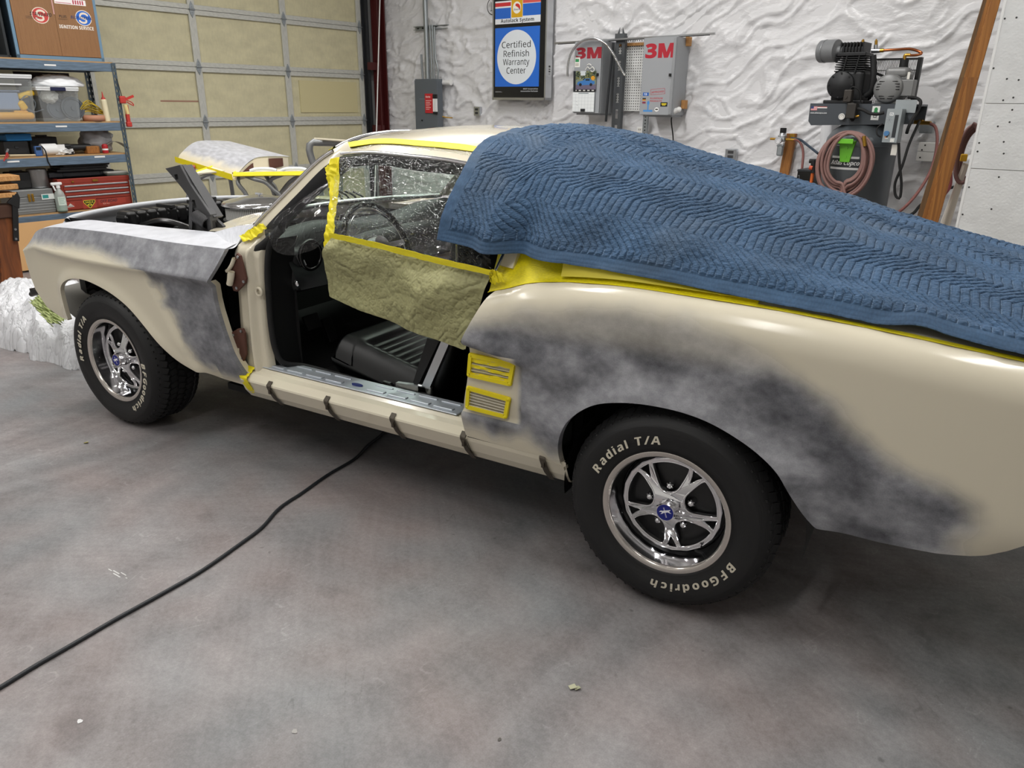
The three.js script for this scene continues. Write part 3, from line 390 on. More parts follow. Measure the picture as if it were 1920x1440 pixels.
{
  const E0x = [...E0, pz(652, 264, -0.31)], E1x = [...E1, pz(664, 286, -0.283)]; const pillar = merge([ribbon(E0x, E1x, 34, 4, 0.008), ribbon(E0, E0.map((p) => p.clone().add(V(-0.03, -0.01, -0.03))), 30, 2)]);
  mesh('windshield_pillar', pillar, creamPaint, car); mesh('windshield_pillar', mirrorZ(pillar, ZC), creamPaint, car);
  const strip = tube(E0.map((p, i) => p.clone().lerp(E1[i], 0.35).add(V(-0.004, 0.004, 0.012))), 0.007, 40, 6); mesh('pillar_trim', strip, M.chrome, car);
  const railT = [E1[4], pz(694, 290, -0.288), pz(769, 296, -0.290), pz(862, 308, -0.29), pz(960, 330, -0.285), pz(1010, 360, -0.25)], railB = [E2[4], pz(665, 313, -0.272), pz(712, 310, -0.29), pz(787, 321, -0.295), pz(859, 329, -0.295), pz(960, 352, -0.29), pz(1000, 378, -0.26)].slice(0, 6);
  const dark = std(0x26272a, 0.45), df = merge([ribbon(E1, E2, 30, 4, 0.006), ribbon(E2, E2.map((p) => p.clone().add(V(-0.02, 0, -0.05))), 30, 2), ribbon(railT, railB, 40, 3, 0.008), ribbon(railB, railB.map((p) => p.clone().add(V(0, 0.03, -0.06))), 40, 2)]);
  mesh('window_channel', df, dark, car).userData.label = 'dark rubber window channel round the side window'; mesh('window_channel', mirrorZ(df, ZC), dark, car);
  // black rubber end at the foot of the pillar
  mesh('pillar_seal', tube([pz(528, 428, -0.15), pz(500, 455, -0.13), pz(478, 472, -0.12), pz(470, 478, -0.12)], 0.019, 20, 8), M.rubber, car).userData.label = 'black rubber seal at the pillar foot';
  const inner = E0.map((p) => p.clone().add(V(-0.012, 0.0, -0.02)));
  const W = (s, t) => { const a = along(inner, t), z = lerp(a.z, 2 * ZC - a.z, s), k = 1 - (2 * s - 1) ** 2; return [a.x - lerp(0.26, 0.13, t) * k, a.y + lerp(0.0, 0.045, t) * k, z]; };
  mesh('windshield', grid(30, 14, W), glass, car);
  // windshield surround
  mesh('windshield_trim', [tube(Array.from({ length: 13 }, (_, i) => W(i / 12, 0)), 0.012, 60, 6), tube(Array.from({ length: 13 }, (_, i) => W(i / 12, 1)), 0.010, 60, 6)], M.chrome, car);
  // cowl between hood opening and windshield
  const cowl = grid(40, 10, (s, t) => { const w = W(s, 0), z = lerp(-0.245, 2 * ZC + 0.245, s), [yi] = fenderIn(-2.2), k = 1 - (2 * s - 1) ** 2, xf = lerp(-2.255, -2.48, k), yf = yi + 0.012 * k; const x = lerp(xf, w[0] + 0.005, t), y = lerp(yf, w[1] - 0.006, t * t * 0.6 + t * 0.4) + (Math.abs(t - 0.55) < 0.08 && s > 0.1 && s < 0.9 ? -0.006 : 0); return [x, y, lerp(z, w[2], t * t)]; });
  mesh('cowl_panel', [cowl, grid(40, 2, (s, t) => { const z = lerp(-0.245, 2 * ZC + 0.245, s), [yi] = fenderIn(-2.2), k = 1 - (2 * s - 1) ** 2; return [lerp(-2.255, -2.48, k), yi + 0.012 * k - 0.06 * t, z]; })], creamPaint, car).userData.label = 'cream cowl panel below the windshield';
  mesh('cowl_corner', [ribbon([onZ(403, 435, -0.24), onZ(440, 425, -0.235), onZ(480, 420, -0.195)], [onZ(422, 467, -0.052), onZ(438, 465, -0.085), onZ(452, 450, -0.15)], 14, 6, 0.006)], topMat, car).userData.label = 'pale primered corner where fender meets cowl';
  mesh('pillar_foot', [ribbon([onZ(447, 459, -0.12), onZ(470, 440, -0.15), onZ(497, 428, -0.15)], [onZ(452, 490, -0.10), onZ(475, 485, -0.12), onZ(505, 455, -0.14)], 12, 5, 0.01)], creamPaint, car);
}
const dripY = (x) => sinterp([[-1.50, 1.325], [-1.35, 1.335], [-1.16, 1.331], [-0.94, 1.320], [-0.7, 1.29], [-0.4, 1.225], [0, 1.13], [0.4, 1.045], [0.8, 0.975], [1.3, 0.925]], x);
const crownY = (x) => sinterp([[-1.65, 1.375], [-1.5, 1.395], [-1.3, 1.415], [-1.15, 1.420], [-0.88, 1.408], [-0.53, 1.375], [-0.31, 1.318], [0.1, 1.222], [0.46, 1.12], [0.82, 1.036], [1.3, 0.96]], x);
const roofHalf = (x) => interp([[-1.5, 0.575], [-1.1, 0.585], [-0.5, 0.60], [0.3, 0.66], [1.3, 0.72]], x);
const roofP = (x, t) => { const k = Math.abs(t); return [x, lerp(crownY(x), dripY(x), k ** 2.6), ZC - roofHalf(x) * t]; };   // t = -1 near side ... 1 far side
{
  const roof = grid(80, 40, (u, v) => { const t = 2 * v - 1, xf = -1.475 - 0.13 * (1 - t * t); const x = lerp(xf, 1.28, u); return roofP(x, t); });
  mesh('roof', roof, creamPaint, car).userData.label = 'glossy cream fastback roof';
  const sail = grid(50, 8, (u, v) => { const x = lerp(-0.66, 1.28, u), a = roofP(x, -1), yq = qTopY(x), zq = quarterZ(x, yq - 0.0005); return [x, lerp(a[1], yq, v), lerp(a[2], zq, v) - 0.02 * Math.sin(Math.PI * v)]; });
  mesh('sail_panel', sail, creamPaint, car); mesh('sail_panel', mirrorZ(sail, ZC), creamPaint, car);
  mesh('drip_rail', tube([[-1.47, 1.318, -0.272], [-1.35, 1.329, -0.28], [-1.16, 1.326, -0.277], [-0.94, 1.315, -0.275], [-0.66, 1.275, -0.265]], 0.008, 50, 6), M.chrome, car);
  mesh('headliner', grid(20, 12, (u, v) => { const t = (2 * v - 1) * 0.95, x = lerp(-1.44, 0.5, u), p = roofP(x, t); return [p[0], p[1] - 0.035, p[2]]; }), std(0x1a1a1b, 0.8), car);
  const vb = [[0.427, 0.412], [0.583, 0.413], [0.718, 0.426], [0.80, 0.437], [0.868, 0.475], [0.90, 0.508], [1.02, 0.60], [1.16, 0.66], [1.27, 0.70], [1.278, 0.71]];
  mesh('rear_valance', grid(36, 8, (u, v) => { const k = u * 9, i = Math.min(8, Math.floor(k)), t = k - i, x = lerp(vb[i][0], vb[i + 1][0], t), y = lerp(vb[i][1], vb[i + 1][1], t), z = quarterZ(x, y) - 0.004; return [x, y, lerp(z, 2 * ZC - z, v)]; }), creamDull, car);
  mesh('tail_panel', grid(2, 8, (u, v) => [1.28, lerp(0.70, 0.93, u), lerp(-0.10, 2 * ZC + 0.12, v)]), creamPaint, car);
  mesh('rear_pillar', [bar([-0.63, 1.0, -0.115], [-0.60, 1.26, -0.25], 0.05, 0.04)], creamPaint, car);
}
// far door: outer panel and black inner trim seen through the windows
{
  const g = grid(20, 10, (u, v) => { const y = lerp(0.42, 0.955, v); return [lerp(-1.93, -0.70, u), y, 2 * ZC - (0.005 - 0.03 * clamp((0.55 - y) / 0.15) - 0.05 * sstep(0.86, 0.96, y))]; });
  mesh('passenger_door', [g], creamPaint, car).userData.label = 'closed far side door';
  mesh('door_trim', [rbox(1.2, 0.5, 0.05, 0.02, -1.32, 0.70, -1.655), rbox(1.22, 0.03, 0.07, 0.012, -1.32, 0.955, -1.655)], M.vinyl, car);
}
// underbody, wheel wells and engine bay walls
{
  const ub = std(0x121213, 0.9);
  mesh('floor_pan', [box(1.75, 0.03, 1.46, -1.25, 0.285, ZC), box(0.7, 0.03, 1.3, 0.50, 0.44, ZC), rbox(1.7, 0.16, 0.3, 0.05, -1.25, 0.37, ZC), box(3.3, 0.09, 0.09, -1.5, 0.27, -0.42), box(3.3, 0.09, 0.09, -1.5, 0.27, 2 * ZC + 0.42), box(0.03, 0.36, 1.4, -0.38, 0.46, ZC)], ub, car);
  const well = (x, r) => { const g = new THREE.CylinderGeometry(r, r, 0.40, 40, 1, true, Math.PI * 0.46, Math.PI * 1.08).rotateX(Math.PI / 2).translate(x, 0.325, -0.245), d = new THREE.CircleGeometry(r, 40, 0, Math.PI).translate(x, 0.325, -0.44); return merge([g, d]); };
  mesh('wheel_well', well(0.02, 0.385), M.black, car); mesh('wheel_well', mirrorZ(well(0.02, 0.385), ZC), M.black, car);
  const apron = grid(20, 6, (u, v) => { const x = lerp(-3.36, -2.10, u), y = lerp(0.93, 0.50, v); return [x, y, -0.262 - 0.10 * v + 0.0 * Math.sin(u * 9)]; });
  const arch = new THREE.CylinderGeometry(0.40, 0.40, 0.20, 30, 1, true, Math.PI * 0.50, Math.PI * 0.72).rotateX(Math.PI / 2).translate(-2.70, 0.335, -0.15);
  mesh('inner_fender', apron, M.black, car); mesh('fender_liner', arch, M.black, car); mesh('inner_fender', mirrorZ(apron, ZC), M.black, car);
  mesh('firewall', [box(0.02, 0.6, 1.40, -2.17, 0.60, ZC), box(0.16, 0.02, 1.4, -2.15, 0.90, ZC)], M.black, car);
  mesh('engine_bay_floor', box(1.15, 0.02, 1.2, -2.75, 0.30, ZC), ub, car);
  mesh('suspension_arm', [bar([-3.35, 0.52, -0.30], [-2.85, 0.42, -0.22], 0.05, 0.03), bar([-3.3, 0.60, -0.36], [-2.95, 0.60, -0.30], 0.06, 0.04), tube([[-3.0, 0.70, -0.3], [-2.98, 0.6, -0.25], [-3.02, 0.5, -0.28]], 0.008, 12), rod([-3.0, 0.33, -0.25], [-3.12, 0.56, -0.42], 0.035)], ub, car).userData.label = 'black suspension parts inside the wheel arch';
  // front header panel and valance
  mesh('front_header', [grid(40, 8, (u, v) => { const k = 1 - (2 * u - 1) ** 2, z = lerp(-0.24, 2 * ZC + 0.24, u), a = v * 1.6; return [-3.36 - 0.14 * Math.sqrt(k) - 0.06 * Math.sin(a), 0.905 + 0.02 * k - 0.07 * (1 - Math.cos(a)), z]; })], std(0xaeb1b5, 0.35), car).userData.label = 'grey front header panel behind the nose'; mesh('header_highlight', tube(Array.from({ length: 21 }, (_, i) => { const u = i / 20, k = 1 - (2 * u - 1) ** 2; return [-3.355 - 0.14 * Math.sqrt(k), 0.914 + 0.02 * k, lerp(-0.25, 2 * ZC + 0.25, u)]; }), 0.014, 80, 8), std(0xb9bcc0, 0.35), car);  // pale tube added along the header edge to stand for its highlight line
  const val = grid(20, 5, (u, v) => [lerp(-3.40, -3.12, v) - 0.1 * Math.sin(u * Math.PI), lerp(0.57, 0.44, v), lerp(-0.09, 2 * ZC + 0.09, u)]);
  mesh('front_valance', [val], std(0x8f8c84, 0.5), car);
  mesh('bumper_bracket', [tube([[-3.33, 0.575, -0.10], [-3.42, 0.565, -0.085], [-3.50, 0.545, -0.08], [-3.515, 0.54, -0.08]], 0.014, 14), box(0.09, 0.02, 0.05, -3.45, 0.566, -0.09)], M.blackGloss, car).userData.label = 'black bumper bracket at the nose';
  mesh('radiator_support', [box(0.05, 0.30, 1.2, -3.36, 0.68, ZC)], M.black, car);
}
// radiator, hood hinge, air cleaner and odds and ends in the engine bay
{
  const rt = []; const A = onZ(248, 402, -0.62), rx = -3.20;
  for (let k = 0; k < 12; k++) rt.push(rbox(0.11, 0.09, 0.058, 0.018, rx, 0.905, -0.48 - k * 0.062));
  const rad = mesh('radiator', [...rt, rbox(0.10, 0.06, 0.76, 0.02, rx, 0.905, -0.82), rbox(0.07, 0.42, 0.78, 0.01, rx, 0.66, -0.82)], std(0x0d0d0e, 0.3), car); rad.userData.label = 'black ribbed radiator tank';
  mesh('radiator_cap', [cyl(0.035, 0.035, 0.022, 20, rx, 0.962, -1.02)], M.darkSteel, rad); mesh('hose_clamp', [rbox(0.13, 0.02, 0.03, 0.004, rx, 0.953, -0.72), rbox(0.13, 0.02, 0.03, 0.004, rx, 0.953, -0.92)], M.black, rad);
  const ac = mesh('air_cleaner', lathe([[0, 0.05], [0.05, 0.055], [0.10, 0.045], [0.17, 0.03], [0.195, 0.022], [0.205, 0.008], [0.20, 0], [0.001, 0]], 48).translate(-2.74, 0.962, -0.98), M.chrome, car); ac.userData.label = 'round chrome air cleaner lid';
  mesh('air_filter', lathe([[0.185, -0.07], [0.185, 0]], 64).translate(-2.74, 0.962, -0.98), std(0xffffff, 0.8, 0, { map: dataTex(512, 4, (u) => { const g = 190 + 45 * Math.sin(u * Math.PI * 2 * 110); return [g, g, g * 0.98]; }) }), ac).userData.label = 'pleated pale filter element';
  mesh('air_cleaner_base', lathe([[0.20, -0.075], [0.20, -0.068], [0.12, -0.068], [0.1, -0.11], [0, -0.11]], 40).translate(-2.74, 0.962, -0.98), M.darkSteel, ac);
  mesh('wing_nut', [box(0.05, 0.012, 0.01, -2.74, 1.025, -0.98), cyl(0.006, 0.006, 0.03, 8, -2.74, 1.015, -0.98)], M.chrome, ac);
  const eng = []; for (let k = 0; k < 26; k++) eng.push(rbox(rr(0.03, 0.09), rr(0.03, 0.08), rr(0.03, 0.09), 0.012, rr(-2.95, -2.25), rr(0.76, 0.86), rr(-0.45, -1.3)));
  mesh('engine', [rbox(0.62, 0.4, 0.62, 0.06, -2.62, 0.6, -0.95), ...eng, rbox(0.5, 0.09, 0.14, 0.03, -2.6, 0.80, -0.65), rot(cyl(0.07, 0.07, 0.12, 16), 'x', 1.2).translate(-2.75, 0.83, -0.52)], M.blackGloss, car);
  mesh('engine_hoses', [tube([[-3.15, 0.86, -0.5], [-3.0, 0.9, -0.55], [-2.85, 0.86, -0.62]], 0.024, 16), tube([[-2.5, 0.88, -0.5], [-2.4, 0.92, -0.7], [-2.3, 0.9, -0.9]], 0.01, 16), tube([[-2.6, 0.9, -1.3], [-2.4, 0.97, -1.35], [-2.3, 0.93, -1.2]], 0.012, 16), ...[0, 1, 2, 3].map((k) => tube([[-2.55 + k * 0.05, 0.93, -1.45], [-2.56 + k * 0.06, 0.99, -1.42], [-2.62 + k * 0.06, 1.02, -1.4]], 0.006, 10))], M.blackGloss, car);
  // hood hinge standing up: long pressed arm, short link and coil spring
  const hz = -0.30, arm = pxXY([[317, 316], [343, 310], [362, 345], [400, 402], [402, 412], [388, 413], [365, 385], [360, 368], [348, 352], [330, 330]], hz);
  const arm3 = extr(arm, 0.03, 0.003, [pxXY([[333, 327], [339, 326], [341, 336], [336, 337]], hz), pxXY([[366, 374], [371, 374], [375, 388], [371, 389]], hz)]).translate(0, 0, hz - 0.015);
  const hh = mesh('hood_hinge', [arm3, bar(onZ(343, 311, hz).add(V(0, 0, -0.02)), onZ(402, 408, hz).add(V(0, 0, -0.02)), 0.012, 0.05)], std(0x4b4b4c, 0.5, 0.5), car); hh.userData.label = 'dark grey hood hinge arm standing upright';
  const l0 = onZ(366, 378, hz), l1 = onZ(364, 424, hz), l2 = onZ(398, 405, hz), l3 = onZ(402, 432, hz);
  mesh('hinge_link', [bar(l0.clone().add(V(0, 0, 0.02)), l1.clone().add(V(0, -0.02, 0.02)), 0.022, 0.008), bar(l2.clone().add(V(0, 0, 0.02)), l3.clone().add(V(0, -0.02, 0.02)), 0.026, 0.008), bar(l1, l3, 0.09, 0.02), extr(pxXY([[372, 404], [384, 398], [412, 425], [412, 440], [362, 440]], hz), 0.012, 0.002).translate(0, 0, hz - 0.03)], hh.material, hh);
  const sp = []; for (let k = 0; k <= 12; k++) { const p = onZ(lerp(376, 396, k / 12), lerp(406, 420, k / 12), hz + 0.0); sp.push(new THREE.TorusGeometry(0.032, 0.0045, 6, 18).rotateY(1.2).rotateZ(-0.5).translate(p.x, p.y, p.z + 0.01)); }
  mesh('hinge_spring', sp, hh.material, hh);
  mesh('brake_reservoir', [rbox(0.14, 0.07, 0.10, 0.02, -2.42, 0.90, -0.42), rot(cyl(0.05, 0.05, 0.08, 16), 'x', Math.PI / 2).translate(-3.0, 0.85, -0.36), rot(cyl(0.035, 0.05, 0.1, 16), 'x', Math.PI / 2).translate(-2.98, 0.86, -0.31)], M.blackGloss, car);
}
// interior
{
  mesh('dashboard', [grid(50, 16, (u, v) => { const z = lerp(-0.24, 2 * ZC + 0.2, u), k = Math.exp(-(((z + 0.5) / 0.22) ** 2)), k2 = sstep(-1.05, -1.35, z), a = v * Math.PI * 0.8; return [-2.02 + 0.20 * v * 1.5 + 0.03 * k, 0.955 + 0.055 * (k + k2) * Math.sin(Math.PI * clamp(v * 1.1)) - 0.25 * clamp(v - 0.65) * 2.2, z]; }), rbox(0.24, 0.20, 1.24, 0.05, -1.87, 0.83, ZC)], std(0x0c0e10, 0.5), car).userData.label = 'black padded dashboard';
  mesh('cabin_carpet', [box(1.6, 0.02, 1.4, -1.2, 0.31, ZC), box(0.03, 0.55, 1.36, -2.1, 0.6, ZC), bar([-2.1, 0.55, ZC], [-1.85, 0.31, ZC], 0.02, 1.36), grid(8, 4, (u, v) => [lerp(-2.1, -1.77, u), lerp(0.31, 0.9, v), -0.268]), box(1.25, 0.05, 0.02, -1.22, 0.36, -0.24)], M.carpet, car);
  mesh('rear_trim', [box(0.02, 0.55, 0.35, -0.55, 0.66, -0.30), box(1.0, 0.6, 0.02, -0.15, 0.72, -0.32), box(0.5, 0.35, 1.2, -0.2, 0.52, ZC)], M.carpet, car);
  const sw = new THREE.Group(); sw.name = 'steering_wheel'; car.add(sw); sw.position.set(-1.50, 0.925, -0.50); sw.rotation.set(0, Math.PI / 2, 0); sw.rotateX(-0.42); sw.userData.label = 'thin black steering wheel with chrome horn ring';
  mesh('rim', new THREE.TorusGeometry(0.19, 0.012, 10, 60), M.blackGloss, sw); mesh('horn_ring', new THREE.TorusGeometry(0.165, 0.004, 8, 50), M.chrome, sw);
  mesh('spokes', [box(0.34, 0.022, 0.008), rot(box(0.18, 0.03, 0.008, 0.09), 'z', -Math.PI / 2), rot(cyl(0.045, 0.05, 0.05, 24), 'x', Math.PI / 2)], M.steel, sw);
  mesh('steering_column', rod([-1.54, 0.91, -0.5], [-2.05, 0.70, -0.5], 0.03, 14), M.blackGloss, car);
  mesh('instrument_bezel', [rot(new THREE.TorusGeometry(0.06, 0.008, 8, 30), 'y', Math.PI / 2).translate(-1.71, 0.90, -0.31), rot(cyl(0.055, 0.055, 0.02, 24), 'z', Math.PI / 2).translate(-1.72, 0.90, -0.31)], M.blackGloss, car);
  mesh('dash_end_cap', [extr(pxXY([[556, 480], [563, 470], [575, 497], [565, 498]], -0.27), 0.004).translate(0, 0, -0.27)], M.brushed, car).userData.label = 'small bright metal dash end bracket';
  for (const [u, v, r] of [[556, 531, 0.016], [543, 613, 0.013]]) { const p = onZ(u, v, -0.26); mesh('kick_panel_knob', [rot(lathe([[0, 0.01], [r * 0.6, 0.009], [r, 0.002], [r, 0]], 20), 'x', Math.PI / 2).translate(p.x, p.y, -0.258)], M.chrome, car); }
  mesh('pedal', rbox(0.02, 0.12, 0.06, 0.006).rotateZ(0.35).translate(-1.92, 0.47, -0.60), M.rubber, car); mesh('pedal', rbox(0.02, 0.07, 0.09, 0.006).rotateZ(0.4).translate(-1.88, 0.55, -0.45), M.rubber, car);
  mesh('wiring', [0, 1, 2, 3].map((k) => tube([[-1.62, 0.335, -0.28 - 0.02 * k], [-1.50, 0.345 + 0.008 * k, -0.30 - 0.03 * k], [-1.36, 0.34, -0.27 - 0.015 * k]], 0.004, 12, 5)), M.rubber, car);
  M.vinyl.color.set(0x07090a); M.vinyl.roughness = 0.40;
  // driver's seat
  const seat = new THREE.Group(); seat.name = 'driver_seat'; car.add(seat); seat.userData.label = 'black vinyl bucket seat with pleated cushion and chrome side trim';
  const topY = (s) => 0.585 - 0.115 * s;                                        // s: 0 front ... 1 rear
  const cushion = grid(60, 40, (u, v) => {
    const s = u, a = v, x = lerp(-1.595, -1.10, s), z = lerp(-0.26, -0.80, a); const e = Math.min(1, Math.min(a, 1 - a) / 0.16, (s + 0.02) / 0.12), rd = 1 - (1 - clamp(e)) ** 2;
    const inR = sstep(0.14, 0.18, a) * sstep(0.86, 0.82, a) * sstep(0.26, 0.30, s), rib = Math.abs(Math.sin(s * Math.PI * 13)) ** 0.6;
    return [x + 0.03 * (1 - rd) * (s < 0.2 ? 1 : 0), topY(s) - 0.10 * (1 - rd) - 0.014 * inR * (1 - rib) - 0.012 * inR, z];
  });
  const skirt = (a0) => grid(40, 8, (u, v) => { const s = u, x = lerp(-1.59, -1.10, s), z = a0 ? -0.26 : -0.80, y = topY(s) - 0.10; return [x + 0.03 * v * (1 - s), lerp(y, 0.40 - 0.05 * s, v), z - (a0 ? 1 : -1) * (0.045 * v - 0.012 * Math.sin(Math.PI * clamp(v * 2)))]; });
  mesh('cushion', [cushion, skirt(true), skirt(false), grid(8, 20, (u, v) => { const a = v, z = lerp(-0.26, -0.80, a); return [-1.572 - 0.025 * Math.sin(Math.PI * clamp(u * 1.3)) + 0.03 * u, lerp(topY(0) - 0.09, 0.41, u), z]; })], M.vinyl, seat);
  mesh('backrest', [rbox(0.13, 0.72, 0.54, 0.05).rotateZ(-0.30).translate(-0.99, 0.76, -0.53), rbox(0.10, 0.24, 0.52, 0.02).rotateZ(-0.30).translate(-1.09, 0.47, -0.53)], M.vinyl, seat);
  const tA = onZ(838, 643, -0.245), tB = onZ(797, 733, -0.245);
  mesh('side_trim', [bar(tA.clone().add(V(0.05, 0.11, 0)), tB, 0.034, 0.02), bar(tB.clone().add(V(0.01, 0.01, 0)), onZ(745, 722, -0.245), 0.026, 0.02), rbox(0.07, 0.05, 0.02, 0.008, tB.x, tB.y, tB.z)], M.brushed, seat).userData.label = 'bright metal trim on the seat side';
  mesh('seat_back_panel', [extr(pxXY([[803, 633], [824, 640], [783, 727], [776, 716]], -0.252), 0.01).translate(0, 0, -0.256)], M.black, seat);
  mesh('belt_buckle', [extr(pxXY([[722, 714], [734, 718], [763, 744], [752, 742], [726, 732]], -0.235), 0.012, 0.002, [pxXY([[725, 718], [731, 720], [732, 729], [727, 727]], -0.235)]).translate(0, 0, -0.235)], M.blackGloss, car).userData.label = 'black seat belt buckle';
  mesh('passenger_seat', [rbox(0.55, 0.16, 0.5, 0.06, -1.38, 0.50, -1.22), rbox(0.14, 0.55, 0.5, 0.06).rotateZ(-0.3).translate(-1.02, 0.70, -1.22)], M.vinyl, car);
}
// wheels
{
  const W = 0.235, ZO = 0.012, Rt = 0.333;
  const tireMat = std(0x121213, 0.6, 0, { bumpMap: dataTex(256, 256, (u, v) => 128 + 50 * n2(u * 40, v * 40), false), bumpScale: 0.0008 }), treadMat = std(0x1a1a1b, 0.65), dishMat = std(0x1a1a1b, 0.45), letter = std(0xd9d2bf, 0.65);
  const carcass = lathe([[0.196, -0.012], [0.206, 0.004], [0.214, 0.0], [0.235, ZO], [0.265, ZO + 0.006], [0.288, ZO + 0.004], [0.291, ZO + 0.0015], [0.305, ZO - 0.006], [0.318, -0.012], [0.325, -0.022], [0.3265, -0.035], [0.3265, -W + 0.035], [0.318, -W + 0.012], [0.27, -W - 0.006], [0.21, -W + 0.01], [0.19, -W + 0.03]], 96).rotateX(Math.PI / 2);
  // tread blocks: four rings of short blocks and toothed shoulders
  const tb = [], NB = 62;
  for (let ring = 0; ring < 5; ring++) for (let k = 0; k < NB; k++) {
    const a = (k + (ring % 2) * 0.5) / NB * Math.PI * 2, z = lerp(-0.032, -W + 0.032, ring / 4), g = box(0.0075, Rt * 2 * Math.PI / NB * 0.84, ring === 0 || ring === 4 ? 0.034 : 0.033); g.rotateX((ring % 2 ? 1 : -1) * 0.35); if (ring === 0 || ring === 4) g.rotateY((ring ? 1 : -1) * 0.42).translate(-0.0042, 0, 0);
    tb.push(g.translate(Rt - 0.0037, 0, z).rotateZ(a));
  }
  for (let k = 0; k < NB; k++) tb.push(box(0.018, 0.008, 0.012, 0.309, 0, -0.011).rotateZ(k / NB * Math.PI * 2));
  const treadG = merge(tb);
  const lip = lathe([[0.168, -0.09], [0.178, -0.06], [0.1835, -0.028], [0.1845, -0.010]], 96).rotateX(Math.PI / 2);
  const ringG = lathe([[0.1845, -0.010], [0.1865, -0.003], [0.190, 0.001], [0.202, 0.003], [0.2065, 0.001], [0.2075, -0.005], [0.2075, -0.012]], 96).rotateX(Math.PI / 2), ringM = std(0xcfc9c2, 0.22, 0.9);
  const polar = (r, a) => [r * Math.cos(a), r * Math.sin(a)], RO = 0.157;
  const spider = new THREE.Shape(); spider.absarc(0, 0, RO, 0, Math.PI * 2);
  const bigWin = (a0, k = 1) => { const pts = []; const w = 0.42 * k; for (let i = 0; i <= 8; i++) pts.push(polar(0.146, a0 - w + 2 * w * i / 8)); pts.push(polar(0.132, a0 + w + 0.03), polar(0.112, a0 + 0.46), polar(0.090, a0 + 0.455), polar(0.068, a0 + 0.42), polar(0.053, a0 + 0.22), polar(0.053, a0 - 0.22), polar(0.068, a0 - 0.42), polar(0.090, a0 - 0.455), polar(0.112, a0 - 0.46), polar(0.132, a0 - w - 0.03)); return smoothPoly(pts, 3); };
  const smallWin = (a0) => { const pts = []; for (let i = 0; i <= 4; i++) pts.push(polar(0.149, a0 - 0.135 + 0.27 * i / 4)); pts.push(polar(0.128, a0 + 0.085), polar(0.105, a0 + 0.02), polar(0.105, a0 - 0.02), polar(0.128, a0 - 0.085)); return smoothPoly(pts, 3); };
  const holes = []; for (let k = 0; k < 5; k++) { holes.push(bigWin(k * 1.2566 + Math.PI / 2), smallWin(k * 1.2566 + Math.PI / 2 + 0.6283)); }
  const sp = extr(spider, 0.008, 0.004, holes); { const p = sp.attributes.position; for (let i = 0; i < p.count; i++) { const r = Math.hypot(p.getX(i), p.getY(i)); p.setZ(i, p.getZ(i) + 0.030 * sstep(0.165, 0.03, r) + 0.006 * sstep(0.12, 0.16, r)); } sp.deleteAttribute('normal'); sp.computeVertexNormals(); }
  const windowTubes = merge(holes.map((h) => tube(h.filter((_, i) => i % 2 === 0).map(([x, y]) => { const r = Math.hypot(x, y); return [x, y, 0.010 + 0.030 * sstep(0.165, 0.03, r) + 0.006 * sstep(0.12, 0.16, r)]; }), 0.0035, 70, 6, true)));
  const dish = lathe([[0.166, -0.05], [0.15, -0.046], [0.12, -0.036], [0.06, -0.028], [0.0, -0.028]], 48).rotateX(Math.PI / 2);
  const nutG = merge([rot(cyl(0.0115, 0.0125, 0.024, 6), 'x', Math.PI / 2), new THREE.SphereGeometry(0.0105, 10, 8).translate(0, 0, 0.012)]);
  const hubG = merge([rot(cyl(0.029, 0.037, 0.058, 6), 'x', Math.PI / 2), rot(cyl(0.0315, 0.0335, 0.006, 6), 'x', Math.PI / 2).translate(0, 0, 0.028)]);
  const emblem = printed(256, 256, (g) => { g.fillStyle = '#12207c'; g.fillRect(0, 0, 256, 256); g.fillStyle = '#e8e8ee'; g.fillRect(120, 46, 5, 165); g.fillRect(131, 46, 5, 165); g.fillStyle = '#f6f6fa'; g.beginPath(); g.moveTo(38, 112); g.bezierCurveTo(58, 84, 78, 88, 100, 98); g.bezierCurveTo(135, 88, 170, 96, 208, 92); g.bezierCurveTo(232, 92, 222, 108, 200, 108); g.bezierCurveTo(190, 124, 212, 140, 224, 152); g.bezierCurveTo(200, 148, 180, 132, 166, 126); g.bezierCurveTo(140, 134, 118, 132, 104, 130); g.bezierCurveTo(88, 142, 66, 148, 48, 144); g.bezierCurveTo(64, 136, 76, 128, 80, 116); g.bezierCurveTo(66, 108, 54, 112, 38, 112); g.fill(); }, 0.25);
  const arcText = (text, mid, size, r, gap) => {
    const gs = []; const adv = [...text].map((ch) => (ch === ' ' ? 0.45 : ch === '/' ? 0.55 : 'il'.includes(ch) ? 0.40 : 'rt'.includes(ch) ? 0.62 : 'TFGBRA'.includes(ch) ? 0.92 : 0.84) * size * gap), tot = adv.reduce((a, b) => a + b, 0); let s = -tot / 2;
    [...text].forEach((ch, i) => { const c = s + adv[i] / 2; s += adv[i]; if (ch === ' ') return; const g = new TextGeometry(ch, { font, size, depth: 0.002, curveSegments: 4, bevelEnabled: false }); g.computeBoundingBox(); const b = g.boundingBox; g.translate(-(b.min.x + b.max.x) / 2, -size / 2, 0); g.scale(1.22, 1, 1); const sk = new THREE.Matrix4().makeShear(0, 0, 0.16, 0, 0, 0); g.applyMatrix4(sk); gs.push(g.translate(0, r, ZO + 0.003).rotateZ(mid - c / r - Math.PI / 2)); });
    return merge(gs);
  };
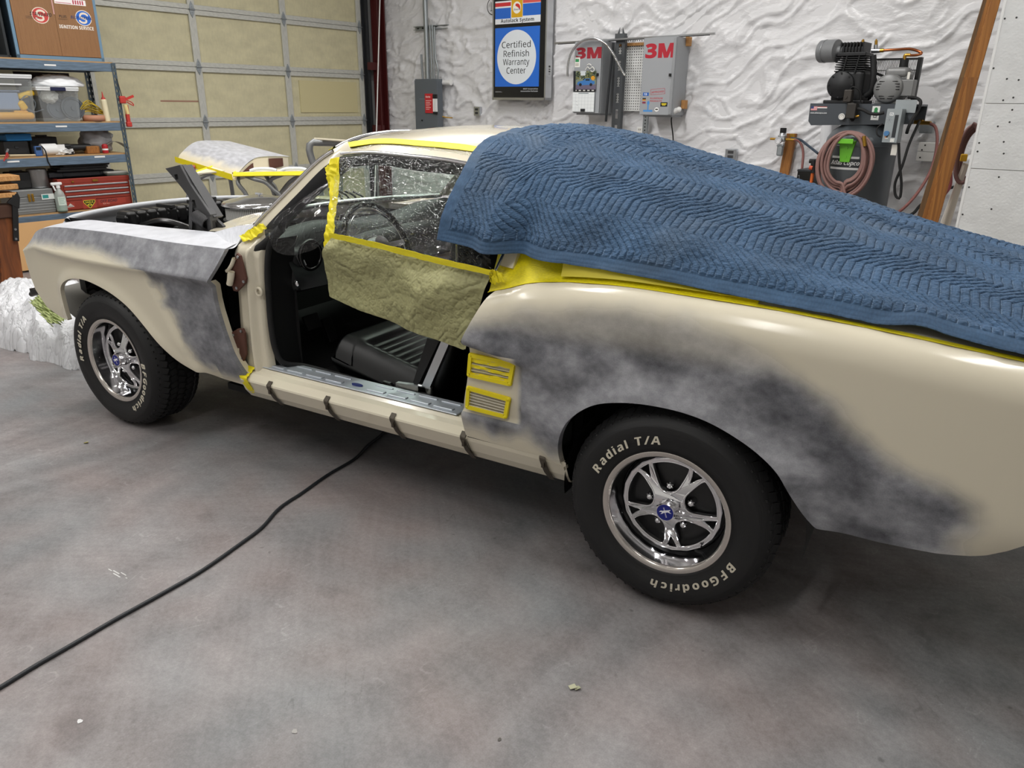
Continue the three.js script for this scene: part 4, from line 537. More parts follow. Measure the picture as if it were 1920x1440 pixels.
  function wheel(x, z, spin, lab, far) {
    const w = new THREE.Group(); w.name = 'wheel'; car.add(w); w.position.set(x, Rt, z); if (far) w.rotation.y = Math.PI; w.userData.label = lab;
    mesh('tire', carcass, tireMat, w); mesh('tread', treadG, treadMat, w).userData.kind = 'stuff';
    if (!far) mesh('raised_lettering', [arcText('Radial T/A', 2.22 + spin, 0.0265, 0.2465, 1.46), arcText('BFGoodrich', -1.03 + spin, 0.0265, 0.2465, 1.50)], letter, w).userData.label = 'raised cream tire lettering';
    mesh('rim', lip, M.chrome, w); mesh('trim_ring', ringG, ringM, w); const s = spin * 0.5 + 0.1, put = (o) => { o.rotation.z = s; return o; };
    put(mesh('wheel_dish', dish.clone().translate(0, 0, -0.050), dishMat, w)).userData.label = 'dark painted wheel centre';
    const so = put(mesh('spokes', [sp, windowTubes], M.chrome, w)); so.position.z = -0.080; so.userData.label = 'five chrome forked spokes';
    mesh('barrel', lathe([[0.17, -0.08], [0.168, -0.20], [0.19, -0.22]], 48).rotateX(Math.PI / 2), M.darkSteel, w);
    for (let k = 0; k < 5; k++) { const a = k * 1.2566 + Math.PI / 2 + s; mesh('lug_nut', nutG, M.chrome, w).position.set(0.070 * Math.cos(a), 0.070 * Math.sin(a), -0.066); }
    const h = mesh('hub_cap', hubG, M.chrome, w); h.position.z = -0.038; h.rotation.z = s;
    const e = mesh('emblem', new THREE.CircleGeometry(0.0265, 30), emblem, w); e.position.z = -0.0066; e.rotation.z = 0.35; e.userData.label = 'blue hub emblem with a running horse';
    if (!far) mesh('valve_stem', rod([0.115, -0.135, -0.06], [0.10, -0.115, -0.03], 0.004), M.rubber, w);
  }
  wheel(0, 0, 0, 'rear wheel with chrome forked spokes and raised-letter tire'); wheel(-2.743, 0, 0.54, 'front wheel with chrome forked spokes and raised-letter tire');
  wheel(0, 2 * ZC, 0.3, 'far rear wheel', true); wheel(-2.743, 2 * ZC, 0.7, 'far front wheel', true);
  mesh('axle', [rod([0, Rt, -0.2], [0, Rt, 2 * ZC + 0.2], 0.045, 12), rod([-2.743, Rt, -0.2], [-2.743, Rt, 2 * ZC + 0.2], 0.03, 12), rod([0.35, 0.33, -0.45], [0.85, 0.36, -0.5], 0.035, 12), rbox(0.4, 0.12, 0.8, 0.04, 0.62, 0.39, ZC)], M.black, car);
}
// ---------- coverings on the car ----------
// where a pixel's line of sight meets the roof
const onRoof = (u, v, lift = 0.003) => { let a = -0.2, b = -1.2; const f = (z) => { const p = onZ(u, v, z), t = clamp((ZC - p.z) / roofHalf(p.x), -1, 1); return p.y - roofP(p.x, t)[1]; }; const fa = f(-0.287); let lo = -0.287, hi = b; if (fa * f(hi) > 0) hi = -0.87; for (let i = 0; i < 40; i++) { const m = (lo + hi) / 2; if (f(m) * fa > 0) lo = m; else hi = m; } const p = onZ(u, v, (lo + hi) / 2); p.y += lift; return p; };
// moving blanket
{
  const botY = (x) => sinterp([[-0.90, 1.078], [-0.842, 1.075], [-0.70, 1.062], [-0.615, 1.054], [-0.40, 1.048], [-0.1, 1.034], [0.184, 1.012], [0.378, 1.0], [0.50, 0.992], [0.58, 1.002], [0.66, 0.985], [0.803, 0.966], [1.26, 0.925]], x);
  const CS = (x) => {
    const yb = botY(x), hang = sstep(-0.50, -0.72, x), L = 0.016, pts = [], a = roofP(x, -1);
    const zb = lerp(-0.055, -0.045, hang), fold = 0.05 * Math.exp(-(((x + 0.66) / 0.045) ** 2)) - 0.055 * Math.exp(-(((x + 0.575) / 0.05) ** 2)) + 0.015 * Math.exp(-(((x + 0.45) / 0.06) ** 2));
    pts.push(V(0, yb, zb + fold * 0.9));
    for (const k of [0.3, 0.62]) { const y = lerp(yb, a[1] + L, k), zs = lerp(zb, a[2] + 0.03, k ** lerp(0.75, 1.25, hang)); pts.push(V(0, y + lerp(0.012, 0, hang), zs + fold * (1 - k) * 0.8 + 0.012)); }
    pts.push(V(0, a[1] + L * 0.6, a[2] + 0.022));
    for (const t of [-0.9, -0.7, -0.45, -0.15, 0.15, 0.45, 0.7, 0.9, 1]) { const p = roofP(x, t); pts.push(V(0, p[1] + L, p[2])); }
    const e = roofP(x, 1); pts.push(V(0, lerp(e[1], yb, 0.5), lerp(e[2], 2 * ZC + 0.08, 0.55)), V(0, yb, 2 * ZC + 0.06));
    return new THREE.CatmullRomCurve3(pts, false, 'centripetal');
  };
  const NU = 620, NV = 420, rows = [];
  for (let i = 0; i <= NU; i++) { const u = i / NU, c = CS(lerp(-0.865, 1.26, u)); c.arcLengthDivisions = 120; rows.push([c.getSpacedPoints(NV), c.getLength()]); }
  const tri = (q) => { const f = ((q % 1) + 1) % 1; return f < 0.22 ? 0 : f < 0.5 ? (f - 0.22) / 0.28 : f < 0.72 ? 1 : 1 - (f - 0.72) / 0.28; };
  const pitch = 0.025, stitchQ = (s, a) => (s + 0.105 * tri(a / 0.42 + 0.05) + 0.004 * n2(s * 5, a * 5)) / pitch;
  const g0 = grid(NU, NV, (u, v) => { const i = Math.round(u * NU), [pts, len] = rows[i], p = pts[Math.round(v * NV)], a = v * len; const x = lerp(-0.865, 1.26, u) - 0.05 * sstep(0.25, 0.5, a) * sstep(1.1, 0.5, a) * sstep(0.25, 0, u) - 0.0 * a; return [x, p.y, p.z, u * 2.2, a]; });
  const P = g0.attributes.position, N = g0.attributes.normal, T = g0.attributes.uv;
  // normals point outwards if the sheet faces up
  let up = 0; for (let i = 0; i < N.count; i += 97) up += N.getY(i); const sg = up > 0 ? 1 : -1;
  for (let i = 0; i < P.count; i++) {
    const s = T.getX(i), a = T.getY(i), edge = Math.min(s, a), f = Math.abs(((stitchQ(s, a) % 1) + 1) % 1 - 0.5) * 2, puff = Math.pow(Math.max(0, 1 - f ** 3.2), 0.6);
    let h = edge < 0.045 ? 0.002 + 0.003 * Math.abs(Math.sin(edge / 0.045 * Math.PI * 3)) : 0.0075 * puff + 0.0042 * fbm(s * 26, a * 50, 2) * puff;
    h += 0.009 * fbm(s * 2.6, a * 2.6, 3) * sstep(0, 0.1, a) + 0.004 * fbm(s * 11, a * 11 + 4, 2);
    P.setXYZ(i, P.getX(i) + sg * h * N.getX(i), P.getY(i) + sg * h * N.getY(i) + 0.004, P.getZ(i) + sg * h * N.getZ(i));
  }
  g0.computeVertexNormals();
  const S = 2.25, tex = dataTex(1400, 1400, (u, v) => {
    const s = u * S, a = v * S, q = stitchQ(s, a), d = Math.abs(((q % 1) + 1) % 1), e = Math.min(d, 1 - d) * pitch, edge = Math.min(s, a);
    const k = 1 + 0.16 * fbm(s * 3, a * 3, 3) + 0.07 * n2(s * 120, a * 60), fade = sstep(0.25, 0.6, fbm(s * 1.2 + 9, a * 1.6, 3)) * 0.35;
    let c = mix3([56 * k, 82 * k, 110 * k], [96, 104, 116], fade);
    const dash = Math.sin(a * 900) > -0.5; if (e < 0.0011 && edge > 0.045 && dash) c = mix3(c, [140, 160, 182], 0.55);
    return c;
  }); const bmp = dataTex(1600, 1600, (u, v) => { const s = u * S, a = v * S, d = Math.abs(((stitchQ(s, a) % 1) + 1) % 1), e = Math.min(d, 1 - d) * pitch, edge = Math.min(s, a); return edge < 0.045 ? 120 + 40 * Math.cos(edge / 0.045 * Math.PI * 6) : 205 - 150 * Math.exp(-((e / 0.0023) ** 2)) + 45 * n2(s * 70, a * 130); }, false); for (const t of [tex, bmp]) t.repeat.set(1 / S, 1 / S);
  const b = one('moving_blanket', 'blue quilted moving blanket draped over the fastback roof and tail', 'blanket', thick(g0, sg * 0.006), std(0xffffff, 0.88, 0, { map: tex, bumpMap: bmp, bumpScale: 0.006 }));
}
const tapeMat = std(0xffffff, 0.5, 0, { map: dataTex(128, 128, (u, v) => { const l = 1 + 0.05 * n2(u * 9, v * 40) + 0.04 * n2(u * 50, v * 50); return [240 * l, 224 * l, 18 * l]; }), bumpMap: dataTex(128, 128, (u, v) => 128 + 60 * n2(u * 4, v * 30), false), bumpScale: 0.0012 });
const tapeFlat = (name, label, A, B, n = 30, m = 3, wob = 0.0015, lift = 0) => { const a = new THREE.CatmullRomCurve3(A), b = new THREE.CatmullRomCurve3(B); const g = grid(n, m, (u, v) => { const p = a.getPoint(u).lerp(b.getPoint(u), v), w = wob * n2(u * 14 + A[0].x * 7, v * 3); return [p.x, p.y + w, p.z + w + lift, u * 4, v]; }); return one(name, label, 'tape', thick(g, 0.0012), tapeMat); };
// wide yellow band along the top of the quarter panel
{
  const upY = (x) => interp([[-0.70, 1.0], [-0.655, 1.045], [-0.53, 1.044], [-0.408, 1.046], [-0.17, 1.036], [0.04, 1.020], [0.19, 1.014]], x);
  const g = grid(70, 10, (u, v) => { const x = lerp(-0.672, 0.185, u), yq = qTopY(x), lo = yq - 0.004 + 0.0 * x; if (v < 0.15) { const y = lo + 0.004 * v / 0.15; return [x, y, quarterZ(x, y) + 0.003, u * 6, v]; } const t = (v - 0.15) / 0.85, zq = quarterZ(x, yq - 0.0005), a = roofP(x, -1), k = t * (upY(x) + 0.03 - yq) / Math.max(0.05, a[1] - yq), w = 0.0015 * n2(x * 12, t * 5); return [x - 0.02 * t * sstep(-0.6, -0.68, x), lerp(yq, a[1], k) + 0.003 + w, lerp(zq, a[2], k) - 0.02 * Math.sin(Math.PI * k) + 0.004 + w, u * 6, v]; });
  one('masking_tape', 'wide yellow masking tape band along the top of the quarter panel', 'tape', thick(g, -0.001), tapeMat);
  const g2 = grid(60, 2, (u, v) => { const x = lerp(0.18, 1.26, u), yq = qTopY(x), y = yq - 0.0038 * v; return [x, y + 0.001, quarterZ(x, y - 0.0005) + 0.0025, u * 4, v]; });
  one('masking_tape', 'narrow yellow tape line below the blanket hem towards the tail', 'tape', thick(g2, -0.001), tapeMat);
  const g3 = grid(30, 4, (u, v) => { const x = lerp(-0.41, 0.19, u), yq = qTopY(x), k = lerp(0.30, 0.62, v), t = upY(x) + 0.008; return [x, lerp(yq + 0.012, t, v), lerp(quarterZ(x, yq - 0.001) - 0.004, -0.086, v) + 0.012 + 0.001 * n2(x * 20, v), u * 4, v]; });
  one('masking_tape', 'second yellow tape strip overlapping the blanket hem', 'tape', thick(g3, -0.001), std(0xe2d23c, 0.5));
}
tapeFlat('masking_tape', 'yellow tape strip along the roof edge holding clear film', [onRoof(617, 282), onRoof(640, 272), onRoof(705, 262), onRoof(787, 265), onRoof(860, 271), onRoof(905, 278)], [onRoof(622, 290), onRoof(648, 279), onRoof(705, 271), onRoof(787, 275), onRoof(860, 282), onRoof(905, 288)], 40, 3, 0.0006, 0.003);
// clear film over the side window, brown-green masking paper below it
const filmMat = phys(0xf6f8f8, 0.06, { transmission: 1, thickness: 0, ior: 1.45, specularIntensity: 1, bumpMap: dataTex(512, 512, (u, v) => { const r = 1 - Math.abs(n2(u * 5 + v * 9, v * 22 - u * 14)), r2 = 1 - Math.abs(n2(u * 16 - v * 7, v * 13 + u * 9)); return 110 + 100 * r ** 6 + 60 * r2 ** 8; }, false), bumpScale: 0.008 });
{
  const top = new THREE.CatmullRomCurve3([onRoof(632, 287), onRoof(660, 276), onRoof(705, 269), onRoof(787, 273), onRoof(860, 280), onRoof(915, 288)]), mid = new THREE.CatmullRomCurve3([onZ(634, 297, -0.24), onZ(694, 292, -0.262), onZ(769, 298, -0.265), onZ(850, 308, -0.262), onZ(925, 320, -0.255)]), bot = new THREE.CatmullRomCurve3([onZ(628, 441, -0.07), onZ(700, 458, -0.07), onZ(800, 482, -0.07), onZ(922, 510, -0.075)]);
  const g = grid(160, 110, (u, v) => { let p; if (v < 0.2) p = top.getPoint(u).lerp(mid.getPoint(u), v / 0.2); else { const t = (v - 0.2) / 0.8; p = mid.getPoint(u).lerp(bot.getPoint(u), t); p.z += 0.018 * Math.sin(Math.PI * t); } const w = (0.006 * fbm(u * 7 + v * 4, v * 12 - u * 5, 3) + 0.010 * (1 - Math.abs(n2(u * 9 + v * 5, v * 1.6 - u * 2))) ** 8 + 0.007 * (1 - Math.abs(n2(u * 3 - v * 6 + 20, u * 8 + v * 3))) ** 9) * (v > 0.22 ? 1 : 0.2); return [p.x, p.y, p.z + w + (v < 0.2 ? 0.003 : 0), u * 1.2, v]; });
  one('plastic_film', 'clear wrinkled plastic film hung over the side window', 'film', g, filmMat);
  const pl = pxXY(smoothPoly([[500, 428], [540, 385], [600, 325], [622, 305], [618, 360], [612, 440], [600, 462], [570, 474], [545, 478], [522, 470], [510, 448]], 4), -0.115);
  const xs = pl.map((p) => p[0]), ys = pl.map((p) => p[1]);
  one('plastic_film', 'loose flap of clear film by the windshield pillar', 'film', panel({ x0: Math.min(...xs) - 0.01, x1: Math.max(...xs) + 0.01, y0: Math.min(...ys) - 0.01, y1: Math.max(...ys) + 0.01, step: 0.015, inside: polySDF(pl), P: (x, y) => [x, y, -0.105 - 0.22 * sstep(1.02, 1.32, y) * 0.62 + 0.012 * fbm(x * 9, y * 9, 3)] }), filmMat);
  const po = pxXY([[622, 440], [700, 459], [800, 483], [920, 511], [905, 553], [890, 600], [874, 656], [840, 647], [800, 632], [750, 614], [700, 594], [660, 577], [618, 556], [615, 520], [613, 480]], -0.045), px0 = po.map((p) => p[0]), py0 = po.map((p) => p[1]);
  const crum = (x, y) => { const tw = (q) => Math.abs(((q % 1) + 1) % 1 - 0.5) * 2; let h = 0; [[0.3, 2.1, 0.9, 0], [1.9, 3.3, 0.6, 1], [2.6, 2.6, 0.7, 2], [0.9, 5.5, 0.35, 3], [1.4, 7.5, 0.28, 4], [2.9, 9.0, 0.2, 5]].forEach(([t, f, k, i]) => { const m = clamp(0.5 + 1.4 * n2(x * 2.2 + i * 9, y * 2.2)); h += 0.024 * k * m * tw((x * Math.cos(t) + y * Math.sin(t) + 0.05 * n2(x * 3 + i, y * 3)) * f + i * 0.37); }); return h + 0.0008 * n2(x * 30, y * 30) + 0.012 * Math.abs(n2(x * 2.4, y * 2.4)) + 0.012 * Math.max(0, Math.sin((x * 0.8 - y * 1.5) * 26)) * sstep(-1.12, -1.34, x) * sstep(0.92, 1.02, y); };
  const pg = panel({ x0: Math.min(...px0) - 0.01, x1: Math.max(...px0) + 0.01, y0: Math.min(...py0) - 0.01, y1: Math.max(...py0) + 0.01, step: 0.009, inside: polySDF(po), P: (x, y) => [x, y, -0.060 + crum(x, y) * sstep(1.07, 0.98, y + (x + 1.3) * 0.09) - 0.014 * sstep(1.0, 0.75, y)] });
  one('masking_paper', 'crumpled olive green masking paper hanging across the doorway', 'paper', thick(pg, 0.0008), std(0xffffff, 0.72, 0, { map: dataTex(256, 256, (u, v) => { const l = 1 + 0.06 * fbm(u * 3, v * 3, 4) + 0.05 * n2(u * 60, v * 60); return [163 * l, 161 * l, 116 * l]; }), bumpMap: (() => { const t = dataTex(768, 768, (u, v) => { const x = u * 9, y = v * 9; return 128 + 90 * (Math.abs(n2(x + 0.5 * n2(y, x), y)) + 0.5 * Math.abs(n2(x * 2.3 + 9, y * 2.3)) + 0.25 * Math.abs(n2(x * 5, y * 5 + 3)) - 0.5); }, false); t.wrapS = t.wrapT = THREE.MirroredRepeatWrapping; return t; })(), bumpScale: 0.018 }));
}
tapeFlat('masking_tape', 'yellow tape line along the top edge of the masking paper', [onZ(618, 436, -0.03), onZ(700, 453, -0.03), onZ(800, 478, -0.03), onZ(921, 506, -0.035)], [onZ(617, 445, -0.03), onZ(700, 464, -0.03), onZ(800, 489, -0.03), onZ(917, 516, -0.035)], 40, 3, 0.002);
tapeFlat('masking_tape', 'crinkled upright yellow tape strip beside the windshield pillar', [onZ(616, 300, -0.225), onZ(619, 350, -0.17), onZ(615, 400, -0.12), onZ(611, 430, -0.085), onZ(607, 462, -0.07), onZ(616, 484, -0.07)], [onZ(636, 294, -0.225), onZ(635, 350, -0.17), onZ(629, 400, -0.12), onZ(626, 430, -0.085), onZ(622, 462, -0.07), onZ(621, 484, -0.07)], 40, 4, 0.005);
tapeFlat('masking_tape', 'folded yellow tape tab at the top of the windshield pillar', [onZ(609, 312, -0.205), onZ(612, 330, -0.19), onZ(616, 352, -0.18)], [onZ(632, 306, -0.205), onZ(631, 330, -0.19), onZ(628, 351, -0.18)], 14, 4, 0.006);
tapeFlat('masking_tape', 'yellow tape wrapped round the foot of the windshield pillar', [onZ(450, 443, -0.14), onZ(470, 430, -0.145), onZ(492, 418, -0.145)], [onZ(456, 454, -0.115), onZ(476, 447, -0.12), onZ(500, 427, -0.125)], 20, 4, 0.004);
tapeFlat('masking_tape', 'yellow tape on the sill at the bottom of the hinge pillar', [onZ(467, 686, -0.085), onZ(452, 702, -0.055), onZ(449, 706, -0.035), onZ(462, 727, -0.045), onZ(474, 737, -0.06)], [onZ(479, 688, -0.085), onZ(470, 700, -0.055), onZ(462, 710, -0.022), onZ(470, 724, -0.034), onZ(479, 736, -0.055)], 24, 3, 0.003);
tapeFlat('masking_tape', 'bunched yellow tape at the rear corner of the door opening', [onZ(918, 508, -0.06), onZ(928, 506, -0.055), onZ(942, 512, -0.06)], [onZ(918, 528, -0.05), onZ(928, 532, -0.05), onZ(945, 528, -0.055)], 14, 5, 0.008);
mesh('window_post', [rod(onZ(945, 474, -0.12), onZ(928, 512, -0.075), 0.006), rod(onZ(856, 458, -0.2), onZ(857, 492, -0.2), 0.005)], M.chrome, car);
// ---------- on the floor ----------
one('extension_cable', 'black cable snaking across the concrete and under the car', 'cable', tube([[0, 1289], [60, 1252], [150, 1200], [215, 1162], [300, 1115], [375, 1072], [450, 1020], [490, 990], [525, 952], [565, 925], [615, 890], [665, 860], [690, 835], [715, 815], [735, 790]].map(([u, v]) => onY(u, v, 0.007)).reduce((a, p, i) => (i === 0 ? [onY(-60, 1324, 0.007), p] : [...a, p]), []), 0.0064, 160, 8), std(0x1e2226, 0.5));
{
  const lobes = [[-4.62, -0.74, 0.62, 0.42, 0.33], [-3.98, -0.56, 0.42, 0.24, 0.235], [-4.95, -0.52, 0.35, 0.25, 0.22]], moundH = (x, z) => { let h = 0; for (const [cx, cz, a, b, hh] of lobes) { const q = ((x - cx) / a) ** 2 + ((z - cz) / b) ** 2; h = Math.max(h, hh * Math.max(0, 1 - q) ** 0.62) + 0.25 * Math.min(h, hh * Math.max(0, 1 - q) ** 0.62); } return h; };
  const pile = panel({ x0: -5.4, x1: -3.5, y0: -1.3, y1: -0.1, step: 0.018, inside: (x, z) => moundH(x + 0.05 * n2(x * 3, z * 3), z + 0.04 * n2(x * 3 + 9, z * 3)) - 0.012, P: (x, z) => { const h = moundH(x + 0.05 * n2(x * 3, z * 3), z + 0.04 * n2(x * 3 + 9, z * 3)), k = sstep(0.03, 0.12, h), r = 1 - Math.abs(n2(x * 2.6 + 0.6 * n2(x * 2, z * 2), z * 4)), r2 = 1 - Math.abs(n2(x * 6 + z * 3, z * 7 - x * 2)); return [x, Math.max(0.003, h + k * (0.05 * (r * r - 0.5) + 0.016 * (r2 * r2 - 0.4) + 0.02 * n2(x * 4, z * 5))), z]; }, uv: (x, z) => [x * 1.4, z * 1.4], flange: [0, -0.01, 0] });
  one('plastic_sheet_bundle', 'heap of crumpled white plastic sheeting on the floor by the nose', 'plastic sheet', pile, phys(0xd6d7da, 0.28, { bumpMap: dataTex(512, 512, (u, v) => { const r = 1 - Math.abs(fbm(u * 8, v * 8, 4)); return 128 + 110 * r ** 5; }, false), bumpScale: 0.014 }));
  const gc = [[60, 569, 5.45], [76, 555, 5.5], [128, 602, 5.12], [100, 614, 5.02]].map((q) => V().copy(CAM).addScaledVector(dirOf(q[0], q[1]), q[2])), gp = grid(30, 16, (u, v) => { const p = gc[0].clone().lerp(gc[3], u).lerp(gc[1].clone().lerp(gc[2], u), v), w = 0.03 * Math.abs(n2(u * 4, v * 3)) + 0.012 * n2(u * 9, v * 8); return [p.x, p.y + w, p.z + w]; });
  one('paper_scrap', 'crumpled green masking paper lying on the white plastic heap', 'paper', thick(gp, 0.001), std(0x9aa56a, 0.7));
  const flake = (u, v, s, c, lab, n = 5, h = 0.004) => { const p = onY(u, v, 0), pts = []; for (let k = 0; k < n; k++) { const a = k / n * 6.283; pts.push([s * (0.6 + 0.6 * rnd()) * Math.cos(a), s * (0.5 + 0.6 * rnd()) * Math.sin(a)]); } const g = extr(pts, 0.0012).rotateX(-Math.PI / 2).rotateZ(h > 0.005 ? 0.25 : 0); const o = one('floor_scrap', lab, 'scrap', g, std(c, 0.7)); o.position.set(p.x, h > 0.005 ? 0.004 : 0.0005, p.z); return o; };
  flake(1073, 1290, 0.016, 0xb7b79a, 'pale folded paper scrap lying below the rear tire', 4, 0.008); flake(1083, 1291, 0.012, 0xa5a688, 'greenish torn bit beside the pale paper scrap', 4, 0.008); flake(150, 1352, 0.009, 0xdedede, 'small white chip lying beside the cord', 6); flake(162, 831, 0.012, 0xb6ab6b, 'yellowish dry bit lying before the front wheel', 5, 0.006);
  flake(553, 1372, 0.009, 0xa9a5a2, 'grey paint fleck on the bare floor between cord and rear tire', 7); flake(937, 1387, 0.007, 0x5a5652, 'small dark drip spot on the concrete', 7);
  const mk = one('floor_mark', 'short streaks of white paint on the floor beside the cord', 'paint mark', [[0, 0, 0.035, 0.004], [0.018, 0.009, 0.04, 0.004], [0.03, -0.008, 0.03, 0.003], [-0.03, 0.004, 0.02, 0.003], [0.06, 0.0, 0.008, 0.003]].map(([x, z, w, d]) => box(w, 0.0006, d, x, 0.0004, z)), std(0xd2d2d0, 0.7)); { const p = onY(218, 1073, 0); mk.position.set(p.x, 0, p.z); mk.rotation.y = -0.05; }
}
// ---------- shelving on the left ----------
const DT = ROOM_TURN + Math.PI / 2;                  // things that face the camera side parallel to the garage door
const at = (u, v, d) => V().copy(CAM).addScaledVector(dirOf(u, v), d);
// a thing whose front lies in the plane room x = xf and fills a pixel rectangle; its base sits at height y if given
function shelfSpot(u0, u1, vt, vb, xf, y) { const a = onRoomX(u0, vb, xf), b = onRoomX(u1, vb, xf), t = onRoomX((u0 + u1) / 2, vt, xf), y0 = y ?? (a.y + b.y) / 2; return { w: a.z - b.z, h: t.y - y0, y: y0, z: (a.z + b.z) / 2, xf }; }
const onShelf = (name, label, cat, s, depth, group) => thing(name, label, cat, R(s.xf - depth / 2, s.y, s.z), DT, group);
const SX = 0.93, SY = [1.836, 1.297, 0.997, 0.48], SZ1 = 4.30, SZ0 = 6.45, SD = 0.60;
{
  const s = thing('shelving_unit', 'blue-grey steel shelving unit with particleboard decks before the garage door', 'shelves', R(SX - SD / 2, 0, (SZ0 + SZ1) / 2), DT);
  const W = SZ0 - SZ1, blue = std(0xffffff, 0.5, 0.2, { map: dataTex(256, 64, (u, v) => { const l = 1 + 0.16 * fbm(u * 12, v * 3, 4); return [98 * l, 116 * l, 134 * l]; }) }), post = std(0x4d5a63, 0.5, 0.4), chip = std(0xffffff, 0.8, 0, { map: dataTex(256, 256, (u, v) => { const l = 1 + 0.22 * fbm(u * 20, v * 20, 3); return [176 * l, 140 * l, 96 * l]; }) });
  for (const y of [...SY, 0.08]) {
    const d = mesh('shelf_deck', box(W - 0.03, 0.016, SD - 0.03, 0, y - 0.006, 0), chip, s);
    mesh('beam', [rbox(W - 0.06, 0.075, 0.02, 0.004, 0, y - 0.048, SD / 2 - 0.012)], blue, s); mesh('beam', [rbox(W - 0.06, 0.07, 0.02, 0.004, 0, y - 0.05, -SD / 2 + 0.012)], blue, s);
    for (const sx of [-1, 1]) mesh('side_beam', [rbox(0.02, 0.06, SD - 0.05, 0.004, sx * (W / 2 - 0.02), y - 0.05, 0)], post, s);
  }
  const slot = []; for (let k = 0; k < 34; k++) slot.push([[-0.006, 0.03 + k * 0.053], [0.006, 0.03 + k * 0.053], [0.006, 0.055 + k * 0.053], [-0.006, 0.055 + k * 0.053]]);
  const strip = extr([[-0.02, 0], [0.02, 0], [0.02, 1.83], [-0.02, 1.83]], 0.003, 0, slot);
  for (const sx of [-1, 1]) for (const sz of [-1, 1]) mesh('post', [strip.clone().translate(sx * (W / 2 - 0.02), 0, sz * SD / 2), rot(strip.clone(), 'y', Math.PI / 2).translate(sx * W / 2, 0, sz * (SD / 2 - 0.02))], post, s);
  // small white price labels on the beams
  for (const [u, v, k] of [[94, 122, 0], [115, 237, 1], [25, 303, 2], [187, 294, 2], [148, 404, 3]]) { const p = onRoomX(u, v, SX), lx = (SZ0 + SZ1) / 2 - p.z; mesh('beam_label', box(0.10, 0.014, 0.002, lx, p.y, SD / 2 + 0.0), M.white, s); }
  mesh('back_board', box(0.5, 0.42, 0.012, 0.62, 1.53, -SD / 2 + 0.03), std(0x2a2424, 0.7), s).userData.label = 'dark board standing at the back of a shelf';
}
